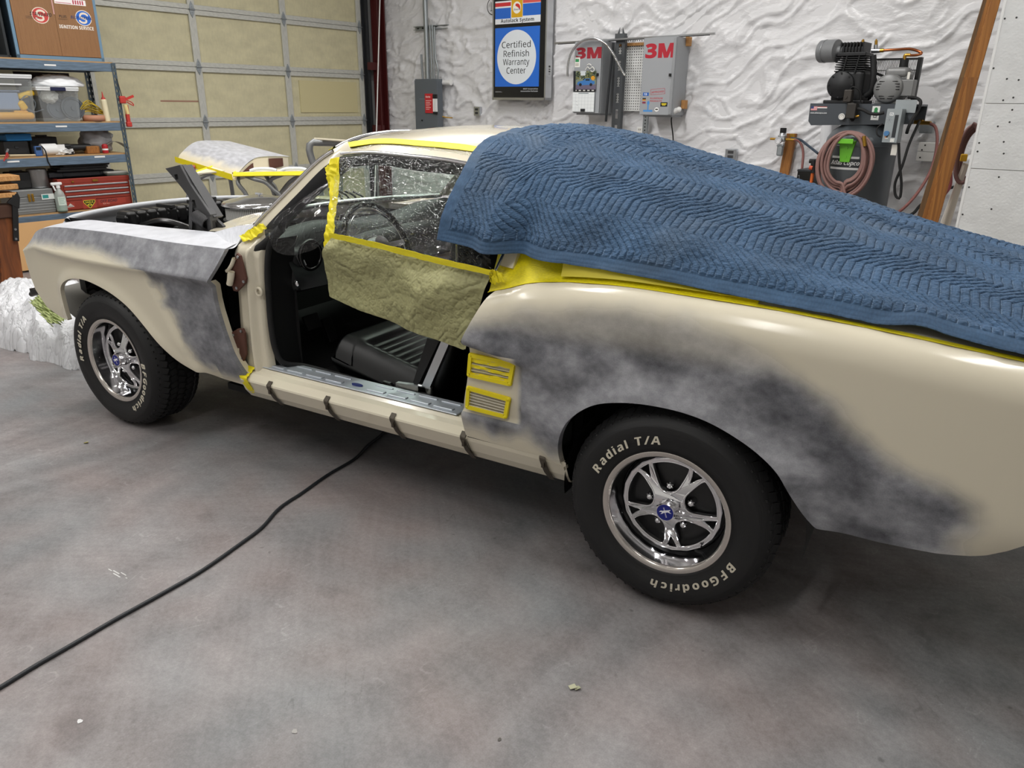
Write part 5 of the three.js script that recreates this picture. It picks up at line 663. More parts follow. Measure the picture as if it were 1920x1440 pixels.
// wooden cabinet with printed doors on the top shelf
{
  const s = shelfSpot(33, 195, -60, 112, SX - 0.06, SY[0] + 0.003), D = 0.34, t = onShelf('parts_cabinet', 'wood-veneer parts cabinet with ignition service lettering on the top shelf', 'cabinet', s, D), blueFrame = std(0x6f8ea6, 0.5, 0.2), H = 0.86;
  mesh('body', [box(s.w, H, D - 0.02, 0, H / 2, -0.01)], std(0x22303c, 0.5), t);
  mesh('frame', [box(s.w, 0.03, 0.015, 0, 0.015, D / 2), box(0.025, H, 0.015, -s.w / 2 + 0.012, H / 2, D / 2), box(0.025, H, 0.015, s.w / 2 - 0.012, H / 2, D / 2), box(s.w, 0.03, 0.015, 0, H - 0.015, D / 2)], blueFrame, t);
  const dw = (s.w - 0.054) / 2, dh = H - 0.066;
  const wood = (g, w, h) => { g.fillStyle = '#8f6640'; g.fillRect(0, 0, w, h); for (let i = 0; i < 900; i++) { g.strokeStyle = `rgba(${rnd() < 0.5 ? '70,42,20' : '186,140,92'},${0.10 + 0.18 * rnd()})`; g.lineWidth = 0.6 + 1.6 * rnd(); const x = rnd() * w, y = rnd() * h, l = 40 + 180 * rnd(); g.beginPath(); g.moveTo(x, y); g.bezierCurveTo(x + 4 * rnd(), y + l / 3, x - 4 * rnd(), y + l * 0.6, x + 3 * rnd(), y + l); g.stroke(); } };
  const ess = (g, x, y, r, c) => { g.fillStyle = '#e9dccb'; g.beginPath(); g.ellipse(x, y, r * 1.2, r * 0.98, 0, 0, 7); g.fill(); g.fillStyle = c; g.beginPath(); g.ellipse(x, y, r * 1.1, r * 0.88, 0, 0, 7); g.fill(); g.strokeStyle = '#e9dccb'; g.lineWidth = r * 0.26; g.lineCap = 'round'; g.beginPath(); g.moveTo(x + r * 0.62, y - r * 0.38); g.bezierCurveTo(x + r * 0.3, y - r * 0.75, x - r * 0.6, y - r * 0.6, x - r * 0.45, y - r * 0.1); g.bezierCurveTo(x - r * 0.2, y + r * 0.15, x + r * 0.5, y - r * 0.05, x + r * 0.35, y + r * 0.42); g.bezierCurveTo(x + r * 0.1, y + r * 0.7, x - r * 0.4, y + r * 0.6, x - r * 0.62, y + r * 0.38); g.stroke(); };
  const doorL = printed(512, 1024, (g, w, h) => { wood(g, w, h); const y = 600; ess(g, 330, y, 88, '#c8413c'); g.fillStyle = '#2a2420'; g.font = 'italic bold 52px sans-serif'; g.fillText('STANDARD', 200, y + 6); for (let k = 0; k < 4; k++) g.fillRect(150, y + 16 + k * 8, 200 - k * 20, 2); }, 0.45);
  const doorR = printed(512, 1024, (g, w, h) => { wood(g, w, h); const y = 590; g.fillStyle = '#2a2420'; g.font = 'bold 40px sans-serif'; g.fillText('PLUS', 46, y + 14); g.fillRect(30, y + 26, 120, 3); g.fillRect(30, y + 34, 100, 2); ess(g, 360, y, 88, '#1f66c9'); g.fillStyle = '#1a2a5c'; g.font = 'italic bold 44px sans-serif'; g.fillText('BLUE STREAK', 190, y + 14); g.fillStyle = '#f2efe8'; g.font = 'bold 52px sans-serif'; g.fillText('IGNITION SERVICE', 26, y + 128, 450); g.fillStyle = '#f4efee'; g.fillRect(20, 396, 400, 60); g.fillStyle = '#b8394d'; for (let k = 0; k < 5; k++) g.fillRect(250 + k * 30, 404, 18, 44); g.fillRect(30, 440, 200, 6); }, 0.45);
  const uvFront = (w, h, d, m, x, name) => { const o = mesh(name, box(w, h, d, x, H / 2, D / 2 + 0.004), [M.oakVeneer, M.oakVeneer, M.oakVeneer, M.oakVeneer, m, M.oakVeneer], t); return o; };
  uvFront(dw - 0.002, dh, 0.018, doorL, -dw / 2, 'door').userData.label = 'cabinet door with red S badge'; uvFront(dw - 0.002, dh, 0.018, doorR, dw / 2, 'door').userData.label = 'cabinet door with blue S badge';
  mesh('pull_strip', box(0.012, 0.16, 0.004, -0.008, 0.46, D / 2 + 0.016), std(0xc99a92, 0.5), t);
  const p2 = shelfSpot(-40, 24, -60, 108, SX - 0.10, SY[0] + 0.003); const dk = onShelf('dark_panelling', 'dark open crate beside the veneer cabinet on the top shelf', 'panelling', p2, 0.3); mesh('panel', [box(p2.w - 0.02, 0.7, 0.02, 0, 0.35, -0.14), box(0.02, 0.7, 0.3, p2.w / 2 - 0.03, 0.35, 0), box(p2.w - 0.02, 0.02, 0.3, 0, 0.011, 0)], std(0x24292d, 0.6), dk);  // plain dark panels added to fill the dark strip beside the cabinet
}
// storage bins
const clearBin = phys(0xf0f4f5, 0.10, { transmission: 0.85, thickness: 0, ior: 1.4 }), clearLid = phys(0xf2f4f5, 0.4, { transmission: 0.25, thickness: 0 });
function bin(s, D, name, label, latch) {
  const t = onShelf(name, label, 'storage bin', s, D, 'clear storage bins'), hw = s.w / 2, hd = D / 2, k = 0.9, H = s.h - 0.025;
  const wallG = (ax, sgn) => grid(8, 8, (u, v) => { const f = lerp(k, 1, v), a = lerp(-1, 1, u); return ax ? [sgn * hw * f, 0.004 + H * v, a * hd * f] : [a * hw * f, 0.004 + H * v, sgn * hd * f]; });
  mesh('tub', [wallG(0, 1), wallG(0, -1), wallG(1, 1), wallG(1, -1), box(s.w * k, 0.004, D * k, 0, 0.003, 0)], clearBin, t);
  mesh('tub_rim', [bar([-hw, H, hd], [hw, H, hd], 0.016, 0.012), bar([-hw, H, -hd], [hw, H, -hd], 0.016, 0.012), bar([-hw, H, -hd], [-hw, H, hd], 0.016, 0.012), bar([hw, H, -hd], [hw, H, hd], 0.016, 0.012)], clearLid, t);
  mesh('lid', rbox(s.w + 0.02, 0.022, D + 0.02, 0.008, 0, H + 0.015, 0), clearLid, t);
  if (latch) mesh('latch', rbox(0.13, 0.034, 0.02, 0.005, 0.0, H + 0.006, hd + 0.012), std(0x14193f, 0.4), t); else mesh('handle', [bar([-0.12, H - 0.06, hd + 0.005], [0.12, H - 0.06, hd + 0.005], 0.012, 0.014)], clearLid, t);
  return t;
}
const inBin = (name, label, cat, u, v, xf, y, geo, m) => { const p = onRoomX(u, v, xf), o = one(name, label, cat, geo, m); o.position.copy(R(xf, y, p.z)); o.rotation.y = DT; return o; };
{
  const s1 = shelfSpot(-24, 74, 139, 229, SX - 0.03, SY[1] + 0.003), s2 = shelfSpot(80, 156, 163, 227, SX - 0.03, SY[1] + 0.003);
  bin(s1, 0.42, 'storage_bin', 'tall clear storage bin holding yellow power tools'); bin(s2, 0.36, 'storage_bin', 'clear storage bin with navy latch holding grey sanding discs', true);
  const Y1 = SY[1] + 0.010, disc = (r) => merge([rot(cyl(r, r, 0.02, 36), 'x', Math.PI / 2 - 0.12), rot(new THREE.TorusGeometry(r * 0.8, 0.006, 6, 30), 'x', -0.12).translate(0, 0, 0.011), rot(cyl(0.02, 0.02, 0.012, 16), 'x', Math.PI / 2 - 0.12).translate(0, 0, 0.012)]);
  inBin('sanding_disc', 'dark grey sanding disc with a bright hub inside the latched bin', 'disc', 109, 210, SX - 0.14, Y1 + 0.10, disc(0.095), std(0x565b63, 0.7)); inBin('sanding_disc', 'plain dark grey sanding disc inside the latched bin', 'disc', 137, 207, SX - 0.11, Y1 + 0.11, disc(0.105), std(0x4c5157, 0.7));
  const crumple = (r, sd) => { const g = new THREE.IcosahedronGeometry(r, 4), p = g.attributes.position; for (let i = 0; i < p.count; i++) { const q = V().fromBufferAttribute(p, i), k = 1 + 0.22 * (Math.abs(n3(q.x * 2.2 / r + sd, q.y * 2.2 / r, q.z * 2.2 / r)) - 0.3); p.setXYZ(i, q.x * k, q.y * k * 0.85, q.z * k); } g.computeVertexNormals(); return mergeVertices(g); };
  inBin('crumpled_paper', 'white crumpled paper wad inside the latched bin', 'paper', 95, 196, SX - 0.14, Y1 + 0.215, crumple(0.075, 2), std(0xe6e2da, 0.8));
  inBin('rag', 'grey tan rag stuffed in the top of the latched bin', 'rag', 127, 185, SX - 0.20, Y1 + 0.27, crumple(0.10, 7), std(0x8d8778, 0.85));
  inBin('orange_tool_case', 'yellow-orange plastic tool lying on the floor of the tall bin', 'tool', 20, 220, SX - 0.13, Y1 + 0.045, [rbox(0.36, 0.065, 0.16, 0.03), rbox(0.12, 0.03, 0.1, 0.012, 0.08, 0.03, 0)], std(0xe0a42c, 0.45));
  inBin('power_tool', 'yellow and black power tool upright in the tall bin', 'power tool', 47, 195, SX - 0.15, Y1 + 0.02, [rbox(0.09, 0.16, 0.09, 0.03, 0.0, 0.09, 0), rbox(0.15, 0.08, 0.08, 0.03, -0.02, 0.16, 0)], std(0x2d3034, 0.5));
  inBin('tool_grip', 'bright yellow tool grip poking up in the tall bin', 'tool', 48, 181, SX - 0.13, Y1 + 0.225, [rbox(0.15, 0.05, 0.07, 0.02).rotateZ(0.3)], std(0xf0c01e, 0.45)); inBin('tool_grip', 'small yellow tool body low in the tall bin', 'tool', 41, 197, SX - 0.10, Y1 + 0.13, [rbox(0.07, 0.09, 0.06, 0.025).rotateZ(0.5)], std(0xe8b41c, 0.45));
  inBin('parts_tub', 'small bluish plastic tub of parts inside the tall bin', 'tub', 8, 190, SX - 0.16, Y1 + 0.09, [rbox(0.20, 0.16, 0.16, 0.02, 0, 0.08, 0), rbox(0.22, 0.015, 0.18, 0.006, 0, 0.165, 0)], std(0x8e9ab2, 0.5));
  inBin('looped_cable', 'grey cable looped inside the tall bin', 'cable', 55, 205, SX - 0.10, Y1 + 0.08, tube([[-0.18, 0.0, 0], [-0.08, -0.03, 0.01], [0.02, 0.0, 0], [0.06, 0.08, 0], [0.0, 0.14, 0], [-0.06, 0.08, 0.01], [0.02, 0.0, 0.02], [0.12, 0.02, 0]], 0.006, 60, 6), std(0x5c6066, 0.6));
  const pb = shelfSpot(80, 155, 147, 163, SX - 0.08); const bag = one('plastic_bag', 'folded white plastic bag lying on the latched bin lid', 'bag', (() => { const g = new THREE.SphereGeometry(0.5, 40, 20), p = g.attributes.position; for (let i = 0; i < p.count; i++) { const q = V().fromBufferAttribute(p, i), w = 1 + 0.10 * n3(q.x * 5, q.y * 9, q.z * 5); p.setXYZ(i, q.x * 0.47 * w, Math.max(-0.02, q.y * 0.17 * w) , q.z * 0.28 * w); } g.computeVertexNormals(); return g; })(), phys(0xeef0f2, 0.3)); bag.position.copy(R(SX - 0.2, SY[1] + s2.h + 0.028, pb.z)); bag.rotation.y = DT;
  // odds and ends at the end of the shelf
  inBin('wire_bundle', 'tangled bundle of yellow and black wires at the shelf end', 'wires', 174, 210, SX - 0.12, SY[1] + 0.075, Array.from({ length: 9 }, (_, k) => tube([[-0.12, 0.005 * k, rr(-0.03, 0.03)], [-0.05, 0.02 + 0.012 * k, rr(-0.04, 0.04)], [0.03, 0.01 * k, rr(-0.04, 0.04)], [0.10, -0.01 + 0.004 * k, rr(-0.04, 0.04)]], 0.005, 16, 5)), std(0xb59a22, 0.5));
  inBin('tape_roll', 'pinkish tan tape roll lying under the wires', 'tape roll', 176, 222, SX - 0.10, SY[1] + 0.003, lathe([[0.05, 0], [0.095, 0], [0.098, 0.03], [0.095, 0.055], [0.05, 0.055], [0.05, 0]], 32), std(0xb98468, 0.6));
  const ct = onRoomX(202, 226, SX - 0.06), caulk = thing('caulk_tube', 'cream caulk tube with red nozzle standing on the shelf', 'caulk tube', R(SX - 0.06, SY[1] + 0.003, ct.z), DT); mesh('barrel', lathe([[0.026, 0], [0.026, 0.19], [0.022, 0.2], [0.008, 0.205]], 24), std(0xe0d6b4, 0.5), caulk); mesh('nozzle', lathe([[0.022, 0.198], [0.018, 0.21], [0.009, 0.225], [0.003, 0.27], [0, 0.27]], 16), std(0xb53a30, 0.5), caulk); caulk.rotation.z = 0.04;
  const cg = thing('caulk_gun', 'red caulking gun hung on the shelf post', 'caulk gun', R(SX + 0.02, 0, onRoomX(236, 200, SX + 0.02).z - 0.02), DT); const cz = onRoomX(236, 200, SX + 0.02).z - 0.02, L = (u, v) => { const p = onRoomX(u, v, SX + 0.02); return [-(p.z - cz), p.y, 0]; };
  mesh('carriage', [bar(L(236, 197), L(242, 236), 0.03, 0.03), rbox(0.05, 0.05, 0.04, 0.01, ...L(242, 233)), rbox(0.06, 0.07, 0.03, 0.012, ...L(230, 187))], std(0xb9382f, 0.45), cg); mesh('cartridge', [rod(L(235, 196), L(239, 214), 0.02)], std(0xd9c98a, 0.6), cg); mesh('trigger', [bar(L(231, 188), L(250, 180), 0.022, 0.014), tube([L(238, 188), L(247, 192), L(251, 198), L(244, 195), L(238, 191)], 0.005, 20, 6)], std(0xc0352b, 0.45), cg); mesh('push_rod', rod(L(229, 183), L(219, 148), 0.004), M.darkSteel, cg);
}
// third shelf
{
  const y = SY[2] + 0.003, bx = (name, label, cat, u0, u1, vt, vb, xf, d, m, yy = y, r = 0.008) => { const s = shelfSpot(u0, u1, vt, vb, xf, yy), t = onShelf(name, label, cat, s, d); mesh('body', rbox(s.w, s.h, d, r, 0, s.h / 2, 0), m, t); t.userData.s = undefined; delete t.userData.s; return [t, s]; };
  const [c1, s1] = bx('tool_case', 'flat black tool case under the bright blue box', 'case', 10, 57, 265, 290, SX - 0.12, 0.26, std(0x17181a, 0.5)); mesh('latch', rbox(0.03, 0.02, 0.008, 0.002, 0, s1.h * 0.6, 0.134), M.darkSteel, c1);
  const [c2] = bx('blue_box', 'bright blue cardboard box lying on a black tool case', 'box', 13, 61, 251, 265, SX - 0.13, 0.2, std(0x1b78b8, 0.6), y + s1.h + 0.002); mesh('lid_seam', box(0.26, 0.002, 0.202, 0, 0.05, 0), std(0x135a8c, 0.6), c2);
  const [c3, s3] = bx('drill_case', 'dark grey drill case at the back of the third shelf', 'case', 60, 112, 257, 288, SX - 0.24, 0.24, std(0x25272a, 0.5)); mesh('handle', [bar([-0.05, s3.h + 0.012, 0.08], [0.05, s3.h + 0.012, 0.08], 0.014, 0.012)], M.black, c3);
  const [c4, s4] = bx('meter', 'blue handheld meter leaning on the shelf edge', 'meter', 69, 82, 274, 296, SX - 0.012, 0.04, std(0x3c5f94, 0.5)); mesh('screen', box(s4.w * 0.7, s4.h * 0.3, 0.003, 0, s4.h * 0.76, 0.0205), std(0x1a2026, 0.25), c4); mesh('lead', tube([[0.03, 0.09, 0.02], [0.05, 0.05, 0.03], [0.055, -0.05, 0.035], [0.07, -0.09, 0.036]], 0.006, 16), M.black, c4);
  const rp = thing('paper_roll', 'white paper roll lying on the third shelf', 'paper roll', R(SX - 0.1, y, onRoomX(92, 285, SX - 0.1).z), DT); mesh('roll', [rot(cyl(0.052, 0.052, 0.13, 28), 'z', Math.PI / 2).translate(0, 0.053, 0), box(0.09, 0.09, 0.003, 0.09, 0.05, 0.03)], M.white, rp);
  inBin('tissue', 'crumpled white tissue beside the paper roll', 'tissue', 122, 284, SX - 0.1, y + 0.028, (() => { const g = new THREE.IcosahedronGeometry(0.055, 4), p = g.attributes.position; for (let i = 0; i < p.count; i++) { const q = V().fromBufferAttribute(p, i), k = 1 + 0.5 * (Math.abs(n3(q.x * 50, q.y * 50, q.z * 50)) - 0.3); p.setXYZ(i, q.x * k * 1.3, Math.max(-0.027, q.y * k * 0.6), q.z * k); } g.computeVertexNormals(); return g; })(), std(0xe6e6e4, 0.8));
  const sd = onRoomX(146, 284, SX - 0.12), ag = thing('angle_grinder', 'black angle grinder lying on the third shelf', 'grinder', R(SX - 0.12, y, sd.z), DT); mesh('body', [rot(cyl(0.034, 0.03, 0.2, 20), 'z', Math.PI / 2).translate(0.02, 0.06, 0), rbox(0.09, 0.085, 0.08, 0.02, -0.10, 0.055, 0)], M.black, ag); mesh('guard', [cyl(0.065, 0.065, 0.025, 26, -0.11, 0.014, 0.01)], M.darkSteel, ag); mesh('side_handle', [rod([-0.1, 0.06, 0.03], [-0.1, 0.08, 0.14], 0.014)], M.rubber, ag);
  const [wb] = bx('wood_offcut', 'short wooden offcut between grinder and red can', 'wood', 164, 188, 274, 285, SX - 0.07, 0.08, M.timber); mesh('saw_cut', box(0.003, 0.02, 0.081, 0.03, 0.05, 0), std(0x5c3a1c, 0.8), wb);
  const rc = thing('spray_can', 'small red can with white band on the third shelf', 'can', R(SX - 0.06, y, onRoomX(198, 284, SX - 0.06).z), DT); mesh('can', lathe([[0, 0], [0.027, 0], [0.028, 0.004], [0.028, 0.075], [0.02, 0.085], [0.012, 0.088], [0, 0.088]], 24), std(0xa82226, 0.35), rc); mesh('band', lathe([[0.0285, 0.03], [0.0285, 0.045]], 24), M.white, rc);
  inBin('grey_bag', 'grey white plastic bag slumped at the back of the third shelf', 'bag', 180, 262, SX - 0.26, y + 0.11, (() => { const g = new THREE.SphereGeometry(0.16, 36, 24), p = g.attributes.position; for (let i = 0; i < p.count; i++) { const q = V().fromBufferAttribute(p, i), k = 1 + 0.18 * n3(q.x * 9, q.y * 9, q.z * 9); p.setXYZ(i, q.x * k, Math.max(-0.11, q.y * k * 0.85), q.z * k * 0.8); } g.computeVertexNormals(); return g; })(), phys(0xa9a9ab, 0.45));
  inBin('sander_pad', 'rounded grey metal trim piece at the shelf end', 'metal part', 215, 280, SX - 0.14, y, [thick(grid(20, 8, (u, v) => [lerp(-0.13, 0.13, u), 0.005 + 0.10 * Math.sin(Math.PI * (0.12 + u * 0.78)), lerp(-0.05, 0.05, v)]), 0.003)], std(0x9b978e, 0.4, 0.5));
  const pl = thing('pliers', 'red handled pliers hanging over the third shelf edge', 'pliers', R(SX + 0.03, 0, onRoomX(12, 290, SX + 0.03).z), DT); { const zz = onRoomX(12, 290, SX + 0.03).z, L = (u, v) => { const p = onRoomX(u, v, SX + 0.03); return [-(p.z - zz), p.y, 0]; }; mesh('handles', [tube([L(13, 285), L(11, 293), L(7, 302)], 0.006, 12), tube([L(13, 285), L(15, 293), L(8, 299)], 0.006, 12)], std(0xb3322c, 0.5), pl); mesh('jaws', [bar(L(12, 286), L(15, 279), 0.016, 0.01)], M.steel, pl); }
  inBin('hand_saw_handle', 'pale wooden tool handle lying on the third shelf', 'tool', 45, 290, SX - 0.03, y + 0.012, [rot(cyl(0.011, 0.009, 0.24, 14), 'z', Math.PI / 2 - 0.02), rot(cyl(0.006, 0.006, 0.16, 10), 'z', Math.PI / 2).translate(-0.15, 0.004, -0.03)], std(0xbfae8e, 0.6));
}
// lower shelf
{
  const y = SY[3] + 0.003;
  const s = shelfSpot(118, 251, 335, 391, SX - 0.04, y), D = 0.34, t = onShelf('tool_chest', 'red metal tool chest with bright drawer pulls and stickers', 'tool chest', s, D), red = std(0x8f3527, 0.45, 0.15), H = 0.30;
  mesh('body', rbox(s.w, H, D, 0.008, 0, H / 2, 0), red, t); mesh('lid', rbox(s.w + 0.01, 0.05, D + 0.006, 0.008, 0, H - 0.025, 0), red, t);
  [0.215, 0.165, 0.115].forEach((yy) => { const d = mesh('drawer', rbox(s.w - 0.06, 0.042, 0.012, 0.003, 0.01, yy, D / 2 + 0.003), red, t); mesh('drawer_pull', rbox(s.w - 0.07, 0.014, 0.012, 0.004, 0.01, yy + 0.016, D / 2 + 0.012), M.brushed, d); });
  mesh('bottom_drawer', rbox(s.w - 0.06, 0.078, 0.012, 0.003, 0.01, 0.05, D / 2 + 0.003), red, t);
  const badge = printed(256, 192, (g) => { g.fillStyle = '#9c3a2c'; g.fillRect(0, 0, 256, 192); g.fillStyle = '#141414'; g.strokeStyle = '#d8c832'; g.lineWidth = 10; g.beginPath(); g.moveTo(30, 30); g.lineTo(226, 30); g.quadraticCurveTo(246, 50, 220, 84); g.lineTo(140, 176); g.quadraticCurveTo(128, 186, 116, 176); g.lineTo(36, 84); g.quadraticCurveTo(10, 50, 30, 30); g.fill(); g.stroke(); g.fillStyle = '#d8c832'; g.font = 'bold 50px sans-serif'; g.textAlign = 'center'; g.fillText('EAGLE', 128, 84); g.beginPath(); g.ellipse(128, 120, 44, 22, 0, 0, 7); g.fill(); g.fillStyle = '#141414'; g.beginPath(); g.ellipse(128, 122, 26, 10, 0, 0, 7); g.fill(); }, 0.4);
  const deco = (m, w, h, x, yy, n, lab) => { const o = mesh(n, new THREE.PlaneGeometry(w, h).translate(x, yy, D / 2 + 0.0105), m, t); o.userData.label = lab; };
  deco(badge, 0.13, 0.092, -0.09, 0.053, 'shield_sticker', 'black and yellow shield sticker'); deco(printed(512, 96, (g) => { g.fillStyle = '#9c3a2c'; g.fillRect(0, 0, 512, 96); g.fillStyle = '#33262f'; g.font = 'italic bold 66px sans-serif'; g.fillText('OFF ROAD', 30, 62, 440); g.fillStyle = '#d9b2a0'; g.font = '34px sans-serif'; g.fillText('BUY ALL', 80, 94); }, 0.45), 0.27, 0.055, 0.13, 0.06, 'lettering_sticker', 'dark slanted lettering sticker');
  deco(printed(128, 96, (g) => { g.fillStyle = '#9c3a2c'; g.fillRect(0, 0, 128, 96); g.fillStyle = '#c4bfb8'; g.beginPath(); g.moveTo(6, 78); g.lineTo(66, 12); g.lineTo(122, 70); g.closePath(); g.fill(); g.fillStyle = '#7d7975'; g.fillRect(30, 54, 70, 12); }, 0.45), 0.08, 0.055, -0.27, 0.05, 'grey_sticker', 'grey boat-shaped sticker');
  mesh('handle', [box(0.05, 0.02, 0.01, 0.0, H - 0.03, D / 2 + 0.008), box(0.02, 0.014, 0.01, -s.w / 2 + 0.13, H - 0.03, D / 2 + 0.006)], M.brass, t);
  const top = y + H + 0.003, cs = shelfSpot(100, 206, 320, 338, SX - 0.10, top), c = onShelf('flat_case', 'flat black plastic case lying on the red tool chest', 'case', cs, 0.28); mesh('shell', rbox(0.62, 0.055, 0.26, 0.015, 0.02, 0.028, 0), std(0x24252a, 0.5), c); mesh('clasp', [rbox(0.03, 0.03, 0.01, 0.003, -0.15, 0.03, 0.133), rbox(0.03, 0.03, 0.01, 0.003, 0.2, 0.03, 0.133)], M.darkSteel, c);
  const bz = onRoomX(150, 320, SX - 0.14).z; for (let k = 0; k < 4; k++) { const o = one('binder', ['lowest black binder on the flat case', 'second black binder up in the pile on the flat case', 'third black binder up in the pile on the flat case', 'topmost black binder of the pile on the flat case'][k], 'binder', [rbox(0.46 - k * 0.012, 0.022, 0.24, 0.004), rbox(0.44, 0.012, 0.236, 0.002, 0.004, 0, 0.001)], std(0x111214, 0.45), 'black binders on the tool chest'); o.position.copy(R(SX - 0.19, top + 0.055 + 0.013 + k * 0.0235, bz - 0.02 * k)); o.rotation.y = DT + 0.03 * (k - 1); }
  const mz = onRoomX(222, 330, SX - 0.06).z; for (let k = 0; k < 3; k++) { const o = one('magazine', ['lowest magazine of the small pile on the chest corner', 'middle magazine of the small pile on the chest corner', 'top magazine of the small pile on the chest corner'][k], 'magazine', [rbox(0.21, 0.010, 0.16, 0.002), rbox(0.208, 0.004, 0.161, 0.001, -0.001, 0.006, 0)], std([0x50584e, 0x7a7c74, 0xb4b3ac][k], 0.5), 'magazines on the tool chest'); o.position.copy(R(SX - 0.12, top + 0.006 + k * 0.0125, mz + 0.01 * k)); o.rotation.y = DT + 0.1 * (k - 1); }
  const gs = shelfSpot(26, 107, 353, 397, SX - 0.03, y), gt = onShelf('metal_toolbox', 'dull grey ridged metal toolbox on the lower shelf', 'toolbox', gs, 0.28), gm = std(0x8b8d8c, 0.42, 0.6); mesh('body', [rbox(gs.w, 0.155, 0.26, 0.006, 0, 0.078, 0), ...[0.03, 0.055, 0.08, 0.105].map((yy) => rbox(gs.w + 0.004, 0.012, 0.264, 0.004, 0, yy, 0))], gm, gt); mesh('lid', rbox(gs.w + 0.006, 0.07, 0.268, 0.01, 0, 0.19, 0), gm, gt); mesh('latch', [rbox(0.02, 0.07, 0.01, 0.003, -0.03, 0.15, 0.137), rbox(0.02, 0.07, 0.01, 0.003, 0.0, 0.15, 0.137)], M.brass, gt); const stk = mesh('sticker', box(0.11, 0.05, 0.002, 0.13, 0.15, 0.137), printed(128, 64, (g) => { g.fillStyle = '#d6d9d4'; g.fillRect(0, 0, 128, 64); g.fillStyle = '#2e8a86'; g.fillRect(10, 10, 60, 40); }, 0.5), gt); const emb = mesh('diamond_sticker', rot(box(0.04, 0.04, 0.002), 'z', Math.PI / 4).translate(-0.2, 0.07, 0.134), std(0x3a3c3c, 0.5), gt);
  const gy = y + 0.228, bs = shelfSpot(22, 62, 325, 353, SX - 0.10, gy), bc = onShelf('black_case', 'black plastic case standing on the grey toolbox', 'case', bs, 0.16); mesh('shell', rbox(bs.w, 0.15, 0.16, 0.012, 0, 0.075, 0), M.black, bc); mesh('handle', bar([-0.05, 0.156, 0], [0.05, 0.156, 0], 0.012, 0.014), M.darkGrey, bc);
  const cn = thing('metal_can', 'plain bare metal can standing on the grey toolbox', 'can', R(SX - 0.14, gy, onRoomX(74, 350, SX - 0.14).z), DT); mesh('can', lathe([[0, 0.002], [0.084, 0.002], [0.084, 0.165], [0.081, 0.17], [0.078, 0.166], [0.078, 0.01]], 36), std(0x9a9896, 0.35, 0.8), cn); mesh('bead', [new THREE.TorusGeometry(0.084, 0.003, 6, 36).rotateX(Math.PI / 2).translate(0, 0.163, 0), new THREE.TorusGeometry(0.084, 0.003, 6, 36).rotateX(Math.PI / 2).translate(0, 0.006, 0)], M.steel, cn);
  const sp = thing('spray_bottle', 'clear spray bottle with green liquid and white trigger', 'spray bottle', R(SX - 0.02, y, onRoomX(116, 388, SX - 0.02).z), DT); mesh('bottle', lathe([[0, 0.003], [0.045, 0.003], [0.048, 0.02], [0.047, 0.15], [0.036, 0.185], [0.017, 0.21], [0.015, 0.225]], 28), phys(0xdfe8e2, 0.25, { transmission: 0.6, thickness: 0 }), sp); mesh('liquid', cyl(0.043, 0.043, 0.055, 24, 0, 0.035, 0), std(0x3f8f63, 0.3), sp); mesh('label', new THREE.CylinderGeometry(0.0485, 0.0485, 0.08, 24, 1, true, -0.8, 1.6).translate(0, 0.105, 0), printed(128, 96, (g) => { g.fillStyle = '#cfdcd2'; g.fillRect(0, 0, 128, 96); g.fillStyle = '#5d8a72'; for (let k = 0; k < 5; k++) g.fillRect(14, 14 + k * 15, 100 - (k * 17) % 40, 4); }, 0.5), sp); mesh('trigger_head', [cyl(0.017, 0.018, 0.025, 16, 0, 0.235, 0), rbox(0.10, 0.028, 0.028, 0.01, -0.012, 0.262, 0), bar([-0.045, 0.25, 0], [-0.03, 0.20, 0], 0.012, 0.014)], M.white, sp);
}
one('cardboard_sheet', 'tan cardboard sheet leaning below the lowest shelf', 'cardboard', (() => { const a = onRoomX(18, 437, SX + 0.15), b = onRoomX(128, 411, SX + 0.06), c = onRoomX(30, 416, SX + 0.06); return thick(grid(8, 6, (u, v) => { const p = R(SX + 0.20 - 0.12 * v, lerp(0.02, 0.43, v), lerp(5.6, 4.85, u)); return [p.x, p.y, p.z]; }), 0.006); })(), M.cardboard);
